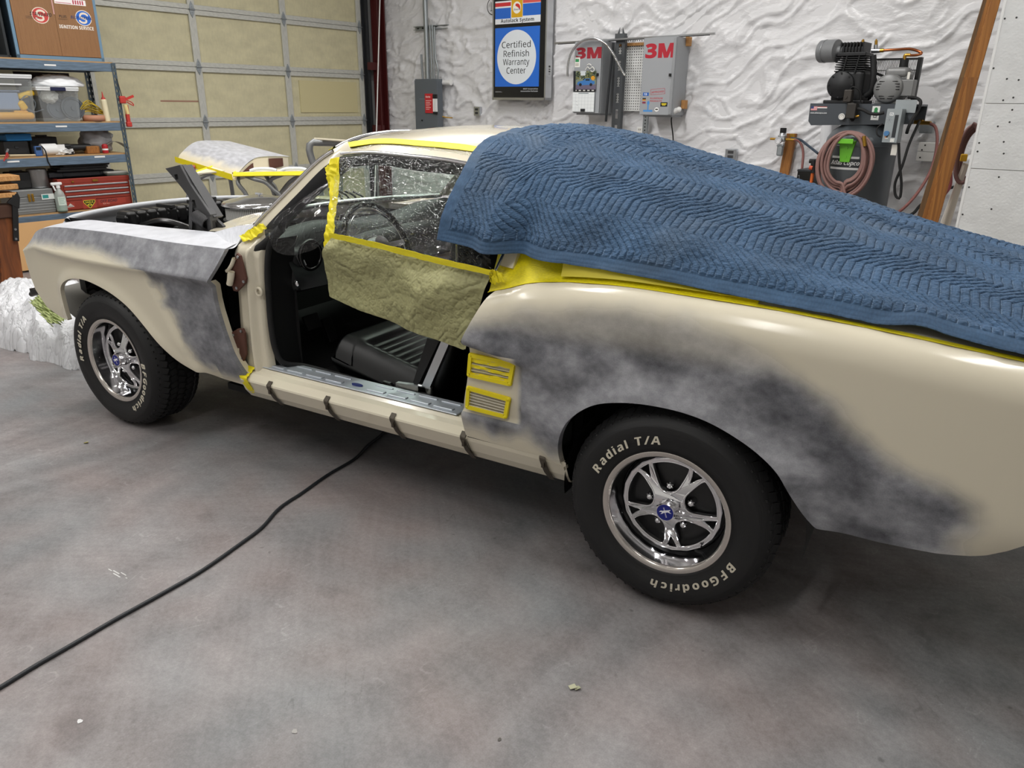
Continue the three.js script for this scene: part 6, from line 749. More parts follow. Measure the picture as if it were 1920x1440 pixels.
// wooden stand at the far left
{
  const o = V(2.084, 0, 5.943), t = thing('wooden_stand', 'rough wooden stand with stacked boards and a black bar clamp', 'stand', R(o.x, 0, o.z), DT), L = (u, v, dx = 0) => { const p = onRoomX(u, v, o.x + dx); return [-(p.z - o.z), p.y, dx]; };
  const a = L(40, 556), b = L(18, 404), c = L(-12, 404), d = L(-2, 565);
  mesh('post', [extr([[d[0], 0], [a[0], 0], [b[0], b[1]], [c[0], c[1]]], 0.09, 0.003)], M.post, t); mesh('post', [extr([[d[0] - 0.16, 0], [d[0] - 0.05, 0], [c[0] - 0.05, c[1]], [c[0] - 0.16, c[1]]], 0.09, 0.003)], M.post, t);
  for (const [v0, v1, u1] of [[326, 341, 24], [342, 357, 21], [358, 372, 20]]) { const p = L(-40, v1), q = L(u1, v0); mesh('board', rbox(q[0] - p[0], q[1] - p[1] - 0.003, 0.20, 0.006, (p[0] + q[0]) / 2, (p[1] + q[1]) / 2, 0.03), M.plywood, t); }
  const p = L(0, 407), q = L(21, 380); mesh('bracket', [rbox(q[0] - p[0] + 0.12, q[1] - p[1], 0.13, 0.01, (p[0] + q[0]) / 2 - 0.06, (p[1] + q[1]) / 2, 0.045)], std(0x4d3326, 0.6, 0.3), t);
  const cl = L(27, 366, 0.12), cb = L(30, 452, 0.12); mesh('clamp_bar', [bar(cl, cb, 0.038, 0.02)], M.black, t); mesh('clamp_bolt', [...[[29, 430], [30, 448]].map(([u, v]) => rot(cyl(0.009, 0.009, 0.006, 12), 'x', Math.PI / 2).translate(...L(u, v, 0.133)))], M.steel, t); mesh('clamp_head', [extr([[cl[0] - 0.06, cl[1] - 0.05], [cl[0] + 0.02, cl[1] + 0.02], [cl[0] + 0.03, cl[1] - 0.02], [cl[0] + 0.01, cl[1] - 0.10]], 0.02, 0.002).translate(0, 0, 0.11)], M.black, t);
}
// ---------- along the back wall ----------
function wallSpot(u0, u1, vt, vb, zf) { const a = onRoomZ(u0, vb, zf), b = onRoomZ(u1, vb, zf), t = onRoomZ((u0 + u1) / 2, vt, zf), y = (a.y + b.y) / 2; return { w: b.x - a.x, h: t.y - y, y, x: (a.x + b.x) / 2, zf }; }
const onWall = (name, label, cat, s, depth, group) => thing(name, label, cat, R(s.x, s.y, s.zf - depth / 2), ROOM_TURN, group);
const WALL0 = 0.045;                                  // mean front of the sheeting
const wallRod = (pts, r, z) => tube(pts.map(([u, v]) => { const p = onRoomZ(u, v, z); return R(p.x, p.y, p.z); }), r, 24, 8);
// breaker panel with conduits
{
  const s = wallSpot(781, 821, 148, 246, 0.20), t = onWall('breaker_panel', 'grey electrical breaker panel on the sheeted wall', 'electrical panel', s, 0.11), m = std(0x5d646b, 0.5);
  mesh('body', rbox(s.w, s.h, 0.11, 0.005, 0, s.h / 2, 0), m, t); mesh('cover', rbox(s.w + 0.012, s.h - 0.03, 0.012, 0.004, 0, s.h / 2, 0.055), m, t); mesh('lock', rbox(0.02, 0.02, 0.012, 0.003, -s.w * 0.2, 0.14, 0.065), M.black, t); mesh('seam', box(s.w * 0.3, 0.004, 0.002, -s.w * 0.15, s.h * 0.62, 0.062), std(0x8c9298, 0.5), t);
  const rp = onRoomZ(807, 194, 0.19), pk = thing('marker_packet', 'red retail packet hanging on the breaker panel', 'packet', R(rp.x, rp.y, 0.215), ROOM_TURN); mesh('card', rbox(0.15, 0.25, 0.014, 0.004), printed(128, 192, (g) => { g.fillStyle = '#c4252f'; g.fillRect(0, 0, 128, 192); g.fillStyle = '#f3dcd8'; g.font = 'bold 26px sans-serif'; g.fillText('Marks', 14, 40); for (let k = 0; k < 6; k++) g.fillRect(16, 66 + k * 17, 92 - (k * 23) % 40, 5); }, 0.4), pk);
  const pens = []; for (let k = 0; k < 3; k++) { const p = onRoomZ(816 + k * 2.9, 194, 0.19), o = thing('marker_pen', 'white marker pen with black cap beside the red packet', 'marker', R(p.x, p.y - 0.12, 0.222), ROOM_TURN, 'marker pens on the breaker panel'); mesh('barrel', cyl(0.011, 0.011, 0.17, 12, 0, 0.095, 0), M.white, o); mesh('cap', cyl(0.0125, 0.0125, 0.05, 12, 0, 0.21, 0), M.black, o); mesh('tip_cap', cyl(0.0125, 0.0125, 0.03, 12, 0, 0.0, 0), M.black, o); }
  const cd = (label, pts, r, m2 = M.galv) => one('conduit', label, 'conduit', wallRod(pts, r, 0.115), m2, 'conduits above the breaker panel');
  cd('thick galvanised conduit pipe rising from the breaker panel', [[797, -60], [797, 0], [800, 80], [802, 149]], 0.032); cd('thin conduit touching the thick galvanised pipe', [[806, 46], [808, 100], [810, 149]], 0.012); cd('middle thin conduit rising from the panel to the strut', [[810, 46], [813, 100], [814, 149]], 0.012); cd('outer thin conduit bending towards the panel edge', [[814, 50], [817, 110], [821, 128], [821, 149]], 0.012); cd('short grey cable stub ending beside the thick pipe', [[790, 102], [791, 125], [793, 150]], 0.015, std(0x8a8f92, 0.5));
  const st = wallSpot(775, 839, 46, 56, 0.07); const sc = onWall('strut_channel', 'short galvanised strut channel behind the conduits', 'strut', st, 0.05); mesh('channel', [box(st.w, 0.008, 0.045, 0, 0.05, 0), box(st.w, 0.008, 0.045, 0, 0.01, 0), box(st.w, 0.05, 0.006, 0, 0.03, -0.02)], M.galv, sc); mesh('channel_slots', Array.from({ length: 7 }, (_, k) => box(0.03, 0.016, 0.004, -st.w / 2 + 0.05 + k * st.w / 7, 0.03, -0.015)), M.black, sc).userData.kind = 'stuff';
  one('yellow_cable', 'thin yellow cable poking out beside the breaker panel', 'cable', wallRod([[825, 226], [828, 219], [836, 220], [848, 221]], 0.008, 0.1), std(0xc79a3a, 0.5));
  const js = wallSpot(824, 842, 152, 159, 0.10), jb = onWall('pipe_stub', 'pale pipe stub wrapped in sheeting beside the breaker panel', 'pipe', js, 0.06); mesh('pipe', rot(cyl(0.03, 0.03, js.w, 16), 'z', Math.PI / 2).translate(0, 0.03, 0), M.white, jb); mesh('collar', rot(cyl(0.036, 0.036, 0.02, 16), 'z', Math.PI / 2).translate(js.w / 2, 0.03, 0), M.white, jb);
}
function outlet(label, u0, u1, v0, v1, metal, n = 1) { const s = wallSpot(u0, u1, v0, v1, 0.075), t = onWall('outlet', label, 'outlet', s, 0.05); mesh('plate', rbox(s.w, s.h, 0.05, 0.006, 0, s.h / 2, 0), metal ? M.steel : M.white, t); for (const k of [0.3, 0.7]) { const f = mesh('socket', rbox(s.w * 0.5, s.h * 0.26, 0.006, 0.002, 0, s.h * k, 0.026), metal ? std(0x3b3c3e, 0.5) : std(0xd9d7d0, 0.5), t); mesh('slots', [box(0.004, 0.012, 0.002, -0.01, s.h * k, 0.0295), box(0.004, 0.012, 0.002, 0.01, s.h * k, 0.0295)], M.black, f).userData.kind = 'stuff'; } return t; }
outlet('metal outlet between breaker panel and lit sign', 888, 899, 200, 217, true); outlet('metal outlet above the blanket between cabinet and regulator', 1358, 1379, 279, 300, true); outlet('white outlet under the pegboard', 1193, 1204, 238, 254, false);
// framed company sign
{
  const s = wallSpot(923, 1022, -12, 187.5, 0.19), t = onWall('wall_sign', 'tall framed blue and black refinish warranty sign', 'sign', s, 0.145), D = 0.145, f = 0.028;
  mesh('frame', [box(s.w, f, D, 0, f / 2, 0), box(s.w, f, D, 0, s.h - f / 2, 0), box(f * 0.7, s.h, D, -s.w / 2 + f * 0.35, s.h / 2, 0), box(f * 0.7, s.h, D, s.w / 2 - f * 0.35, s.h / 2, 0), box(s.w, s.h, 0.02, 0, s.h / 2, -D / 2 + 0.01)], M.brushed, t);
  const face = printed(768, 1536, (g, w, h) => {
    g.fillStyle = '#17181a'; g.fillRect(0, 0, w, h); const X = (u) => (u - 925) / (1021 - 925) * w, Y = (v) => (v + 9) / (184 + 9) * h;
    const R4 = (u0, v0, u1, v1, c) => { g.fillStyle = c; g.fillRect(X(u0), Y(v0), X(u1) - X(u0), Y(v1) - Y(v0)); };
    R4(927.5, -2, 1011, 41, '#e3e6ea'); R4(927.5, 1, 957, 8, '#c9373c'); R4(979, -2, 1011, 5, '#d65a56'); R4(927.5, 11, 957, 31, '#2b67c8'); R4(979, 6, 1011, 28, '#2b67c8'); R4(958, -6, 978.5, 30, '#d8a71e');
    g.fillStyle = '#f2eee0'; g.beginPath(); g.ellipse(X(968), Y(12), X(975.5) - X(968), Y(22) - Y(11), 0, 0, 7); g.fill(); g.fillStyle = '#c8372f'; g.beginPath(); g.moveTo(X(966), Y(5)); g.bezierCurveTo(X(971), Y(3), X(976), Y(8), X(974), Y(18)); g.bezierCurveTo(X(972), Y(12), X(968), Y(11), X(965), Y(8)); g.fill(); g.fillStyle = '#243f86'; g.font = 'bold 36px sans-serif'; g.textAlign = 'center'; g.fillText('Glasurit', X(968), Y(17), 90);
    g.fillStyle = '#17181a'; g.font = 'bold 74px sans-serif'; g.fillText('Autolack System', X(969), Y(38.3), X(1000) - X(938));
    R4(927.5, 48, 1010.5, 161.5, '#2b6cd0'); g.fillStyle = '#dfe5ea'; g.beginPath(); g.ellipse(X(968), Y(105), X(1004.5) - X(968), Y(157) - Y(105), 0, 0, 7); g.fill();
    g.fillStyle = '#1b1c1f'; g.font = '132px sans-serif'; [['Certified', 86.5], ['Refinish', 103.5], ['Warranty', 119.5], ['Center', 136]].forEach(([q, v]) => g.fillText(q, X(967.5), Y(v), (X(993) - X(942)) * (q.length / 8.2)));
    g.fillStyle = '#c7cacd'; g.font = 'bold 26px sans-serif'; g.textAlign = 'right'; g.fillText('BASF Corporation', X(1009), Y(167)); g.fillText('Automotive Refinish', X(1009), Y(171.6)); g.fillRect(X(928), Y(171), 90, 3); g.fillRect(X(928), Y(172.2), 110, 3);
  }, 0.25);
  mesh('face', box(s.w - f * 1.3, s.h - f * 1.6, 0.012, 0, s.h / 2, D / 2 - 0.014), [M.blackGloss, M.blackGloss, M.blackGloss, M.blackGloss, face, M.blackGloss], t).userData.label = 'printed sign face with white oval and dark lettering';
  mesh('side_label', box(0.002, 0.13, 0.05, s.w / 2 + 0.001, s.h * 0.28, 0.0), printed(64, 128, (g) => { g.fillStyle = '#c9cbcc'; g.fillRect(0, 0, 64, 128); g.fillStyle = '#2a2b2c'; g.fillRect(10, 6, 44, 22); g.fillRect(10, 40, 44, 12); g.fillRect(10, 62, 44, 18); g.fillRect(10, 92, 44, 4); g.fillRect(10, 104, 44, 4); }, 0.5), t);
  const rg = onRoomZ(925, 12, 0.055), st = one('wall_stamp', 'black circular stamp printed on the sheeting beside the sign', 'stamp', [new THREE.TorusGeometry(0.095, 0.005, 6, 40).scale(1, 1, 0.3), box(0.006, 0.10, 0.002, -0.03, 0, 0), box(0.03, 0.006, 0.002, -0.03, -0.05, 0)], M.black); st.position.copy(R(rg.x, rg.y, 0.06)); st.rotation.y = ROOM_TURN;
}
// two grey wall cabinets with pegboard, channel and trim strips between them
{
  const cm = std(0x9a9da0, 0.42, 0.25), D = 0.30;
  const three = (g, x, y, w, h, c) => { g.fillStyle = c; g.font = `bold ${h * 1.38}px sans-serif`; g.textAlign = 'left'; g.lineJoin = 'miter'; g.strokeStyle = c; g.lineWidth = h * 0.09; g.save(); g.translate(x, y); g.scale(w / (h * 1.72), 1); g.fillText('3M', 0, 0); g.strokeText('3M', 0, 0); g.restore(); };
  const s1 = wallSpot(1073, 1123, 77, 212.5, D + WALL0), c1 = onWall('wall_cabinet', 'grey metal wall cabinet with red lettering behind a hanging calendar', 'cabinet', s1, D);
  mesh('body', [rbox(s1.w, s1.h, D - 0.02, 0.006, 0, s1.h / 2, -0.01), box(s1.w * 0.9, 0.02, D * 0.8, 0, -0.008, -0.03)], cm, c1);
  mesh('door', box(s1.w - 0.008, s1.h - 0.01, 0.018, 0, s1.h / 2, D / 2 - 0.008), [cm, cm, cm, cm, printed(512, 1400, (g, w, h) => { g.fillStyle = '#9fa2a6'; g.fillRect(0, 0, w, h); three(g, 30, 320, 430, 200, '#9c2533'); g.fillStyle = '#f0efe9'; g.fillRect(10, 300, 100, 190); g.fillStyle = '#3f9a63'; g.fillRect(20, 330, 70, 60); g.fillStyle = '#c9c4ba'; g.fillRect(20, 410, 70, 60); }, 0.4), cm], c1);
  mesh('latch', rbox(0.02, 0.03, 0.03, 0.004, s1.w * 0.40, s1.h * 0.54, D / 2 + 0.012), M.black, c1);
  const s2 = wallSpot(1198, 1258, 70, 216, D + WALL0), c2 = onWall('wall_cabinet', 'grey metal wall cabinet with red lettering and assorted stickers', 'cabinet', s2, D);
  mesh('body', [rbox(s2.w, s2.h, D - 0.02, 0.006, 0, s2.h / 2, -0.01), box(s2.w * 0.9, 0.02, D * 0.8, 0, -0.008, -0.03)], cm, c2);
  mesh('door', box(s2.w - 0.008, s2.h - 0.01, 0.018, 0, s2.h / 2, D / 2 - 0.008), [cm, cm, cm, cm, printed(640, 1560, (g, w, h) => {
    g.fillStyle = '#9fa2a6'; g.fillRect(0, 0, w, h); three(g, 44, 390, 520, 270, '#b11f31');
    g.save(); g.translate(210, 1110); g.rotate(-0.09); g.strokeStyle = '#b3333c'; g.lineWidth = 7; g.strokeRect(0, -70, 280, 110); g.fillStyle = '#b3333c'; g.font = 'bold 56px sans-serif'; g.fillText('APPROVED', 14, 10, 252); g.restore();
    g.fillStyle = '#b3333c'; g.font = 'bold 48px sans-serif'; g.fillText('ALUMINUM', 200, 1236, 260); g.fillText('PRODUCTS', 200, 1294, 260);
    g.fillStyle = '#2a62b4'; g.fillRect(50, 1100, 120, 72); g.fillStyle = '#eef2f6'; g.font = 'bold 60px sans-serif'; g.fillText('15', 70, 1158); g.fillStyle = '#30302c'; g.fillRect(46, 1214, 70, 30); g.fillStyle = '#d98f2a'; g.fillRect(46, 1244, 70, 28); g.fillStyle = '#8a3a52'; g.fillRect(46, 1290, 70, 42);
    g.fillStyle = '#17181a'; g.fillRect(420, 1300, 140, 90); g.fillStyle = '#e0cc2c'; g.fillRect(440, 1320, 100, 26); g.fillRect(452, 1352, 70, 14);
    g.fillStyle = '#4d8fd0'; g.beginPath(); g.ellipse(170, 1318, 26, 44, 0, 0, 7); g.fill(); g.fillRect(158, 1340, 24, 130); g.fillRect(76, 1462, 190, 40); g.fillStyle = '#f2f2f0'; g.beginPath(); g.arc(350, 1450, 44, 0, 7); g.fill(); g.fillStyle = '#2a2b2c'; g.fillRect(322, 1436, 56, 26);
  }, 0.4), cm], c2);
  mesh('latch', rbox(0.02, 0.03, 0.035, 0.004, s2.w * 0.40, s2.h * 0.52, D / 2 + 0.014), M.black, c2); mesh('edge_strip', rbox(0.03, s2.h - 0.02, 0.02, 0.004, s2.w / 2 - 0.014, s2.h / 2, D / 2 + 0.001), cm, c2);
  // calendar on the left cabinet
  const cs = wallSpot(1073, 1113, 133, 210, D + WALL0 + 0.022), ca = onWall('calendar', 'wall calendar with blue car photo hung on a grey wall cabinet', 'calendar', cs, 0.01);
  mesh('picture_page', thick(grid(6, 6, (u, v) => [lerp(-cs.w / 2, cs.w / 2 + 0.01, u), lerp(cs.h * 0.50, cs.h, v), 0.012 * (1 - u) ** 2 * v]), 0.001), printed(384, 320, (g, w, h) => { g.fillStyle = '#7d8a78'; g.fillRect(0, 0, w, h); g.fillStyle = '#cfd6da'; g.fillRect(110, 0, 110, 120); for (let k = 0; k < 220; k++) { g.fillStyle = ['#3f4d38', '#5c6a4c', '#2c382a', '#7c7a4a'][k % 4]; g.beginPath(); g.arc(rnd() * w, rnd() * 120 + 10, 6 + rnd() * 12, 0, 7); if (k % 3 || true) g.fill(); } g.fillStyle = '#cfd6da'; g.fillRect(120, 0, 80, 70); g.fillStyle = '#d79a2c'; g.beginPath(); g.arc(330, 110, 34, 0, 7); g.fill(); g.fillStyle = '#6d6478'; g.fillRect(0, 210, w, 110); g.fillStyle = '#3f78b8'; g.beginPath(); g.moveTo(60, 200); g.lineTo(80, 165); g.lineTo(160, 150); g.lineTo(200, 118); g.lineTo(280, 118); g.lineTo(316, 150); g.lineTo(360, 160); g.lineTo(364, 196); g.lineTo(320, 214); g.lineTo(90, 222); g.closePath(); g.fill(); g.fillStyle = '#20242a'; g.fillRect(206, 126, 70, 24); for (const x of [120, 300]) { g.beginPath(); g.arc(x, 212, 24, 0, 7); g.fill(); } g.fillStyle = '#18181c'; g.fillRect(0, 284, w, 36); g.fillStyle = '#d8d8d4'; for (let k = 0; k < 5; k++) g.fillRect(20 + k * 74, 292, 40, 18); g.fillStyle = '#22262a'; g.fillRect(0, 0, 40, h); }, 0.4), ca);
  mesh('date_page', box(cs.w, cs.h * 0.48, 0.003, 0, cs.h * 0.245, 0.004), printed(384, 360, (g, w, h) => { g.fillStyle = '#e9edee'; g.fillRect(0, 0, w, h); g.strokeStyle = '#aab2b6'; g.lineWidth = 2; for (let k = 1; k < 7; k++) { g.beginPath(); g.moveTo(k * w / 7, 40); g.lineTo(k * w / 7, h - 10); g.stroke(); } for (let k = 0; k < 6; k++) { g.beginPath(); g.moveTo(0, 40 + k * 62); g.lineTo(w, 40 + k * 62); g.stroke(); } g.fillStyle = '#7a858a'; g.fillRect(100, 10, 180, 16); g.strokeStyle = '#50565a'; g.beginPath(); g.moveTo(60, 170); g.lineTo(90, 180); g.moveTo(66, 230); g.lineTo(96, 236); g.lineTo(80, 250); g.stroke(); }, 0.6), ca); mesh('bottom_clip', rbox(0.06, 0.03, 0.01, 0.003, 0, 0.02, 0.01), M.darkSteel, ca);
  const cm2 = onRoomZ(1106, 131, D + WALL0 + 0.03), mg = one('cabinet_magnet', 'small white scroll-shaped magnet above the calendar', 'magnet', [tube([[-0.06, 0.0, 0], [-0.03, 0.03, 0], [0.0, 0.01, 0], [0.03, 0.03, 0], [0.06, 0.0, 0], [0.04, -0.02, 0], [0.01, -0.01, 0]], 0.006, 40, 6), tube([[-0.04, 0.05, 0], [-0.01, 0.06, 0], [0.02, 0.045, 0]], 0.006, 14, 6)], std(0xdfdfda, 0.4)); mg.position.copy(R(cm2.x, cm2.y, cm2.z)); mg.rotation.y = ROOM_TURN;
  // pegboard
  const ps = wallSpot(1156, 1203, 80, 208, WALL0 + 0.03), pb = onWall('pegboard', 'white perforated pegboard between the two grey cabinets', 'pegboard', ps, 0.008), W2 = ps.w + 0.12;
  mesh('board', box(W2, ps.h, 0.008, 0.03, ps.h / 2, 0), std(0xdedfdd, 0.5), pb); const hole = []; for (let i = 0; i < 14; i++) for (let j = 0; j < 27; j++) hole.push(new THREE.CircleGeometry(0.0068, 6).translate(-W2 / 2 + 0.05 + i * 0.0285, 0.02 + j * 0.0285, 0.0048)); mesh('peg_holes', hole, std(0x2c2c2c, 0.8), pb).userData.kind = 'stuff'; mesh('batten', box(W2 * 0.8, 0.03, 0.03, 0, ps.h - 0.02, 0.02), M.plywood, pb);
  // slotted upright and strut
  const us = wallSpot(1146, 1157, 68, 262, 0.20), up = onWall('slotted_upright', 'dark slotted steel upright standing between the cabinets', 'upright', us, 0.05); const sl = []; for (let k = 0; k < 7; k++) sl.push([[-0.018, 0.06 + k * 0.17], [0.018, 0.06 + k * 0.17], [0.018, 0.16 + k * 0.17], [-0.018, 0.16 + k * 0.17]]);
  const lean = (g) => g.applyMatrix4(new THREE.Matrix4().makeShear(0, 0, 0, 0, 0, 0)); mesh('web', lean(extr([[-0.055, 0], [0.055, 0], [0.055, us.h], [-0.055, us.h]], 0.005, 0, sl)), std(0x55585b, 0.5, 0.4), up); mesh('flange', [lean(box(0.006, us.h, 0.05, -0.055, us.h / 2, -0.02)), lean(box(0.006, us.h, 0.05, 0.055, us.h / 2, -0.02))], std(0x55585b, 0.5, 0.4), up); mesh('cap', box(0.12, 0.05, 0.06, 0, us.h, 0), std(0x55585b, 0.5, 0.4), up); up.position.y -= 0;
  const upL = one('steel_angle', 'thin dark steel angle leaning beside the slotted upright', 'steel angle', [wallRod([[1150, 80], [1141, 170], [1136, 228]], 0.014, 0.30)], M.darkSteel);
  const ca0 = onRoomZ(1048, 82, 0.12), ca1 = onRoomZ(1347, 64, 0.12), st = thing('trim_rail', 'long pale metal rail running across the tops of both cabinets', 'rail', R(0, 0, 0)); st.position.set(0, 0, 0); mesh('rail', [bar(R(ca0.x, ca0.y, 0.2), R(ca1.x, ca1.y, 0.2), 0.022, 0.02)], M.brushed, st); mesh('rail_slot', [bar(R(ca0.x + 0.05, ca0.y - 0.012, 0.212), R(ca1.x - 0.05, ca1.y - 0.012, 0.212), 0.008, 0.004)], M.black, st);
  const arc = (dz, k) => [[1064, 143], [1065, 122], [1070, 102], [1082, 84], [1098, 74 + k], [1116, 72 + k], [1133, 80], [1146, 95], [1158, 117], [1166, 133], [1172, 142]].map(([u, v]) => { const p = onRoomZ(u, v, D + WALL0 + 0.05 + dz); return R(p.x, p.y, p.z); });
  const tr = thing('chrome_trim_strip', 'curved bright trim strip hung over the cabinet with the calendar', 'trim strip', [0, 0, 0]); mesh('outer_band', tube(arc(0, 0), 0.013, 60, 8), M.brushed, tr); mesh('inner_lip', tube(arc(0.02, 2), 0.006, 60, 6), M.chrome, tr);
  for (const [u, v, lab] of [[1291, 78, 'upper wooden block at the side of the stickered cabinet'], [1283, 196, 'lower wooden block at the side of the stickered cabinet']]) { const q = onRoomZ(u, v, WALL0 + 0.06), o = one('wood_block', lab, 'wood block', [rbox(0.045, 0.09, 0.07, 0.005), rot(cyl(0.006, 0.006, 0.008, 8), 'x', Math.PI / 2).translate(0, 0.01, 0.037)], M.plywood, 'blocks beside the cabinets'); o.position.copy(R(q.x, q.y, q.z)); o.rotation.y = ROOM_TURN; }
  const kb = onRoomZ(1268, 207, 0.26), kn = thing('cord_plug', 'white plug with dark cord at the stickered cabinet corner', 'plug', R(kb.x, kb.y, kb.z), ROOM_TURN); mesh('plug', [rot(cyl(0.022, 0.03, 0.06, 16), 'z', -1.2), new THREE.SphereGeometry(0.028, 14, 10).translate(0.03, 0.01, 0)], M.white, kn); mesh('cord', tube([[-0.03, -0.02, 0], [-0.055, -0.08, -0.01], [-0.06, -0.3, -0.1], [-0.06, -0.75, -0.16]], 0.007, 30, 6), M.rubber, kn);
  const cf = wallSpot(1203, 1212, 218, 262, 0.09), cp = onWall('perforated_strap', 'perforated metal strap below the stickered cabinet', 'strap', cf, 0.02); mesh('strap', box(cf.w, cf.h, 0.02, 0, cf.h / 2, 0), M.galv, cp); mesh('holes', Array.from({ length: 7 }, (_, k) => rot(cyl(0.008, 0.008, 0.003, 8), 'x', Math.PI / 2).translate(0, 0.03 + k * cf.h / 7, 0.01)), M.black, cp).userData.kind = 'stuff';
}
// ---------- air compressor ----------
{
  const CZ = 0.70, K = thing('air_compressor', 'upright dark grey air compressor with pump and motor on top', 'compressor', R(6.93, 0, CZ), ROOM_TURN);
  const L = (u, v, z = 0) => { const p = onRoomZ(u, v, CZ + z); return [p.x - 6.93, p.y, z]; };     // local point in the plane z before the tank axis
  const tank = std(0x53585c, 0.35, 0.3), plate = std(0x474c52, 0.4, 0.2), iron = std(0x1f2022, 0.5, 0.3), motorM = std(0x7c7d7d, 0.42, 0.2);
  const r = 0.295; mesh('tank', lathe([[0.0, 1.40], [0.10, 1.392], [0.18, 1.365], [0.25, 1.315], [0.285, 1.255], [r, 1.20], [r, 0.30], [0.285, 0.24], [0.2, 0.17], [0, 0.14]], 56), tank, K); mesh('weld_seam', lathe([[r, 1.20], [r + 0.004, 1.195], [r, 1.19]], 56), tank, K);
  for (const a of [0.8, 2.4, 3.9, 5.5]) mesh('foot', [box(0.07, 0.26, 0.05, 0.25 * Math.cos(a), 0.13, 0.25 * Math.sin(a))], tank, K);
  mesh('tank_bung', [rot(cyl(0.042, 0.048, 0.04, 6), 'x', 0.5).translate(-0.02, 1.385, 0.10)], iron, K);
  // mounting beam
  const b0 = L(1520, 194, 0.17), b1 = L(1719, 196, 0.17), b2 = L(1516, 227, 0.17), b3 = L(1521, 235, 0.17);
  const bm = mesh('mounting_beam', [extr([[b2[0], b2[1]], [b3[0], b3[1]], [b1[0], b3[1] + 0.03], [b1[0], b1[1]], [b0[0], b0[1]]], 0.012).translate(0, 0, 0.165), box(b1[0] - b0[0], 0.015, 0.42, (b0[0] + b1[0]) / 2, b0[1] - 0.006, -0.04), extr([[b3[0], b3[1]], [b1[0], b3[1] + 0.03], [b1[0], b1[1]], [b0[0], b0[1]]], 0.012).translate(0, 0, -0.25)], plate, K);
  const dec = (n, u0, v0, u1, v1, z, W, H, draw, lab) => { const a = L(u0, v1, z), b = L(u1, v0, z); const o = mesh(n, new THREE.PlaneGeometry(b[0] - a[0], b[1] - a[1]).translate((a[0] + b[0]) / 2, (a[1] + b[1]) / 2, z), printed(W, H, draw, 0.5), K); o.userData.label = lab; return o; };
  dec('flag_sticker', 1519, 199, 1553, 214, 0.179, 512, 224, (g) => { g.fillStyle = '#474c52'; g.fillRect(0, 0, 512, 224); g.fillStyle = '#e7c7c6'; g.fillRect(0, 10, 190, 110); g.fillStyle = '#b64650'; for (let k = 0; k < 4; k++) g.fillRect(0, 16 + k * 30, 190, 13); g.fillStyle = '#2b3a74'; g.fillRect(0, 10, 86, 60); g.fillStyle = '#c9645f'; g.fillRect(194, 14, 290, 16); g.fillStyle = '#ecebe6'; g.fillRect(194, 32, 290, 26); g.fillStyle = '#dfe1e2'; g.font = 'bold 52px sans-serif'; g.fillText('www.atlascopco.com', 0, 204, 500); }, 'flag sticker and white web address');
  dec('green_sticker', 1632, 199, 1651, 225, 0.179, 128, 176, (g) => { g.fillStyle = '#e6e8e4'; g.fillRect(0, 0, 128, 176); g.fillStyle = '#2f8a4b'; g.beginPath(); g.arc(64, 46, 30, 0, 7); g.fill(); g.fillRect(30, 66, 70, 18); g.fillStyle = '#4d5050'; g.fillRect(34, 112, 60, 34); g.fillStyle = '#e6e8e4'; g.fillRect(44, 122, 40, 14); }, 'white sticker with green tree');
  const gg = L(1579, 218.5, 0.20); mesh('pressure_gauge', [rot(cyl(0.028, 0.028, 0.03, 24), 'x', Math.PI / 2).translate(...gg)], M.steel, K); mesh('gauge_face', new THREE.CircleGeometry(0.024, 24).translate(gg[0], gg[1], gg[2] + 0.0155), printed(96, 96, (g) => { g.fillStyle = '#eceae4'; g.fillRect(0, 0, 96, 96); g.strokeStyle = '#222'; g.lineWidth = 5; g.beginPath(); g.arc(48, 48, 34, 2.4, 7); g.stroke(); g.beginPath(); g.moveTo(48, 48); g.lineTo(58, 26); g.stroke(); }, 0.4), K);
  // pump
  const cc = L(1580, 160, 0.06), beamY = b0[1];
  mesh('crankcase', [rbox(0.26, 0.27, 0.26, 0.04, cc[0] + 0.05, beamY + 0.14, -0.02), rbox(0.34, 0.03, 0.28, 0.008, cc[0] + 0.04, beamY + 0.015, -0.02)], iron, K);
  mesh('crankcase_cover', [rot(lathe([[0.0, 0.035], [0.035, 0.035], [0.045, 0.025], [0.07, 0.025], [0.08, 0.012], [0.105, 0.010], [0.112, 0.0], [0.112, -0.03]], 36), 'x', Math.PI / 2).translate(cc[0], cc[1], 0.13), ...Array.from({ length: 8 }, (_, k) => rot(cyl(0.008, 0.008, 0.012, 6), 'x', Math.PI / 2).translate(cc[0] + 0.097 * Math.cos(k * 0.785), cc[1] + 0.097 * Math.sin(k * 0.785), 0.142))], iron, K);
  const cy0 = L(1598, 139, 0), cy1 = L(1598, 107, 0); for (let k = 0; k < 7; k++) mesh('cooling_fin', rbox(0.25 - 0.012 * (k % 2), 0.009, 0.22, 0.004, cy0[0], lerp(cy0[1] + 0.02, cy1[1] - 0.01, k / 6), 0), iron, K);
  mesh('cylinder', [cyl(0.085, 0.09, cy1[1] - cy0[1], 24, cy0[0] - 0.01, (cy0[1] + cy1[1]) / 2, 0), ...[-1, 1].map((s) => rod([cy0[0] + s * 0.05, cy0[1], 0.11], [cy0[0] + s * 0.05 + 0.02, cy1[1] + 0.02, 0.11], 0.008))], iron, K);
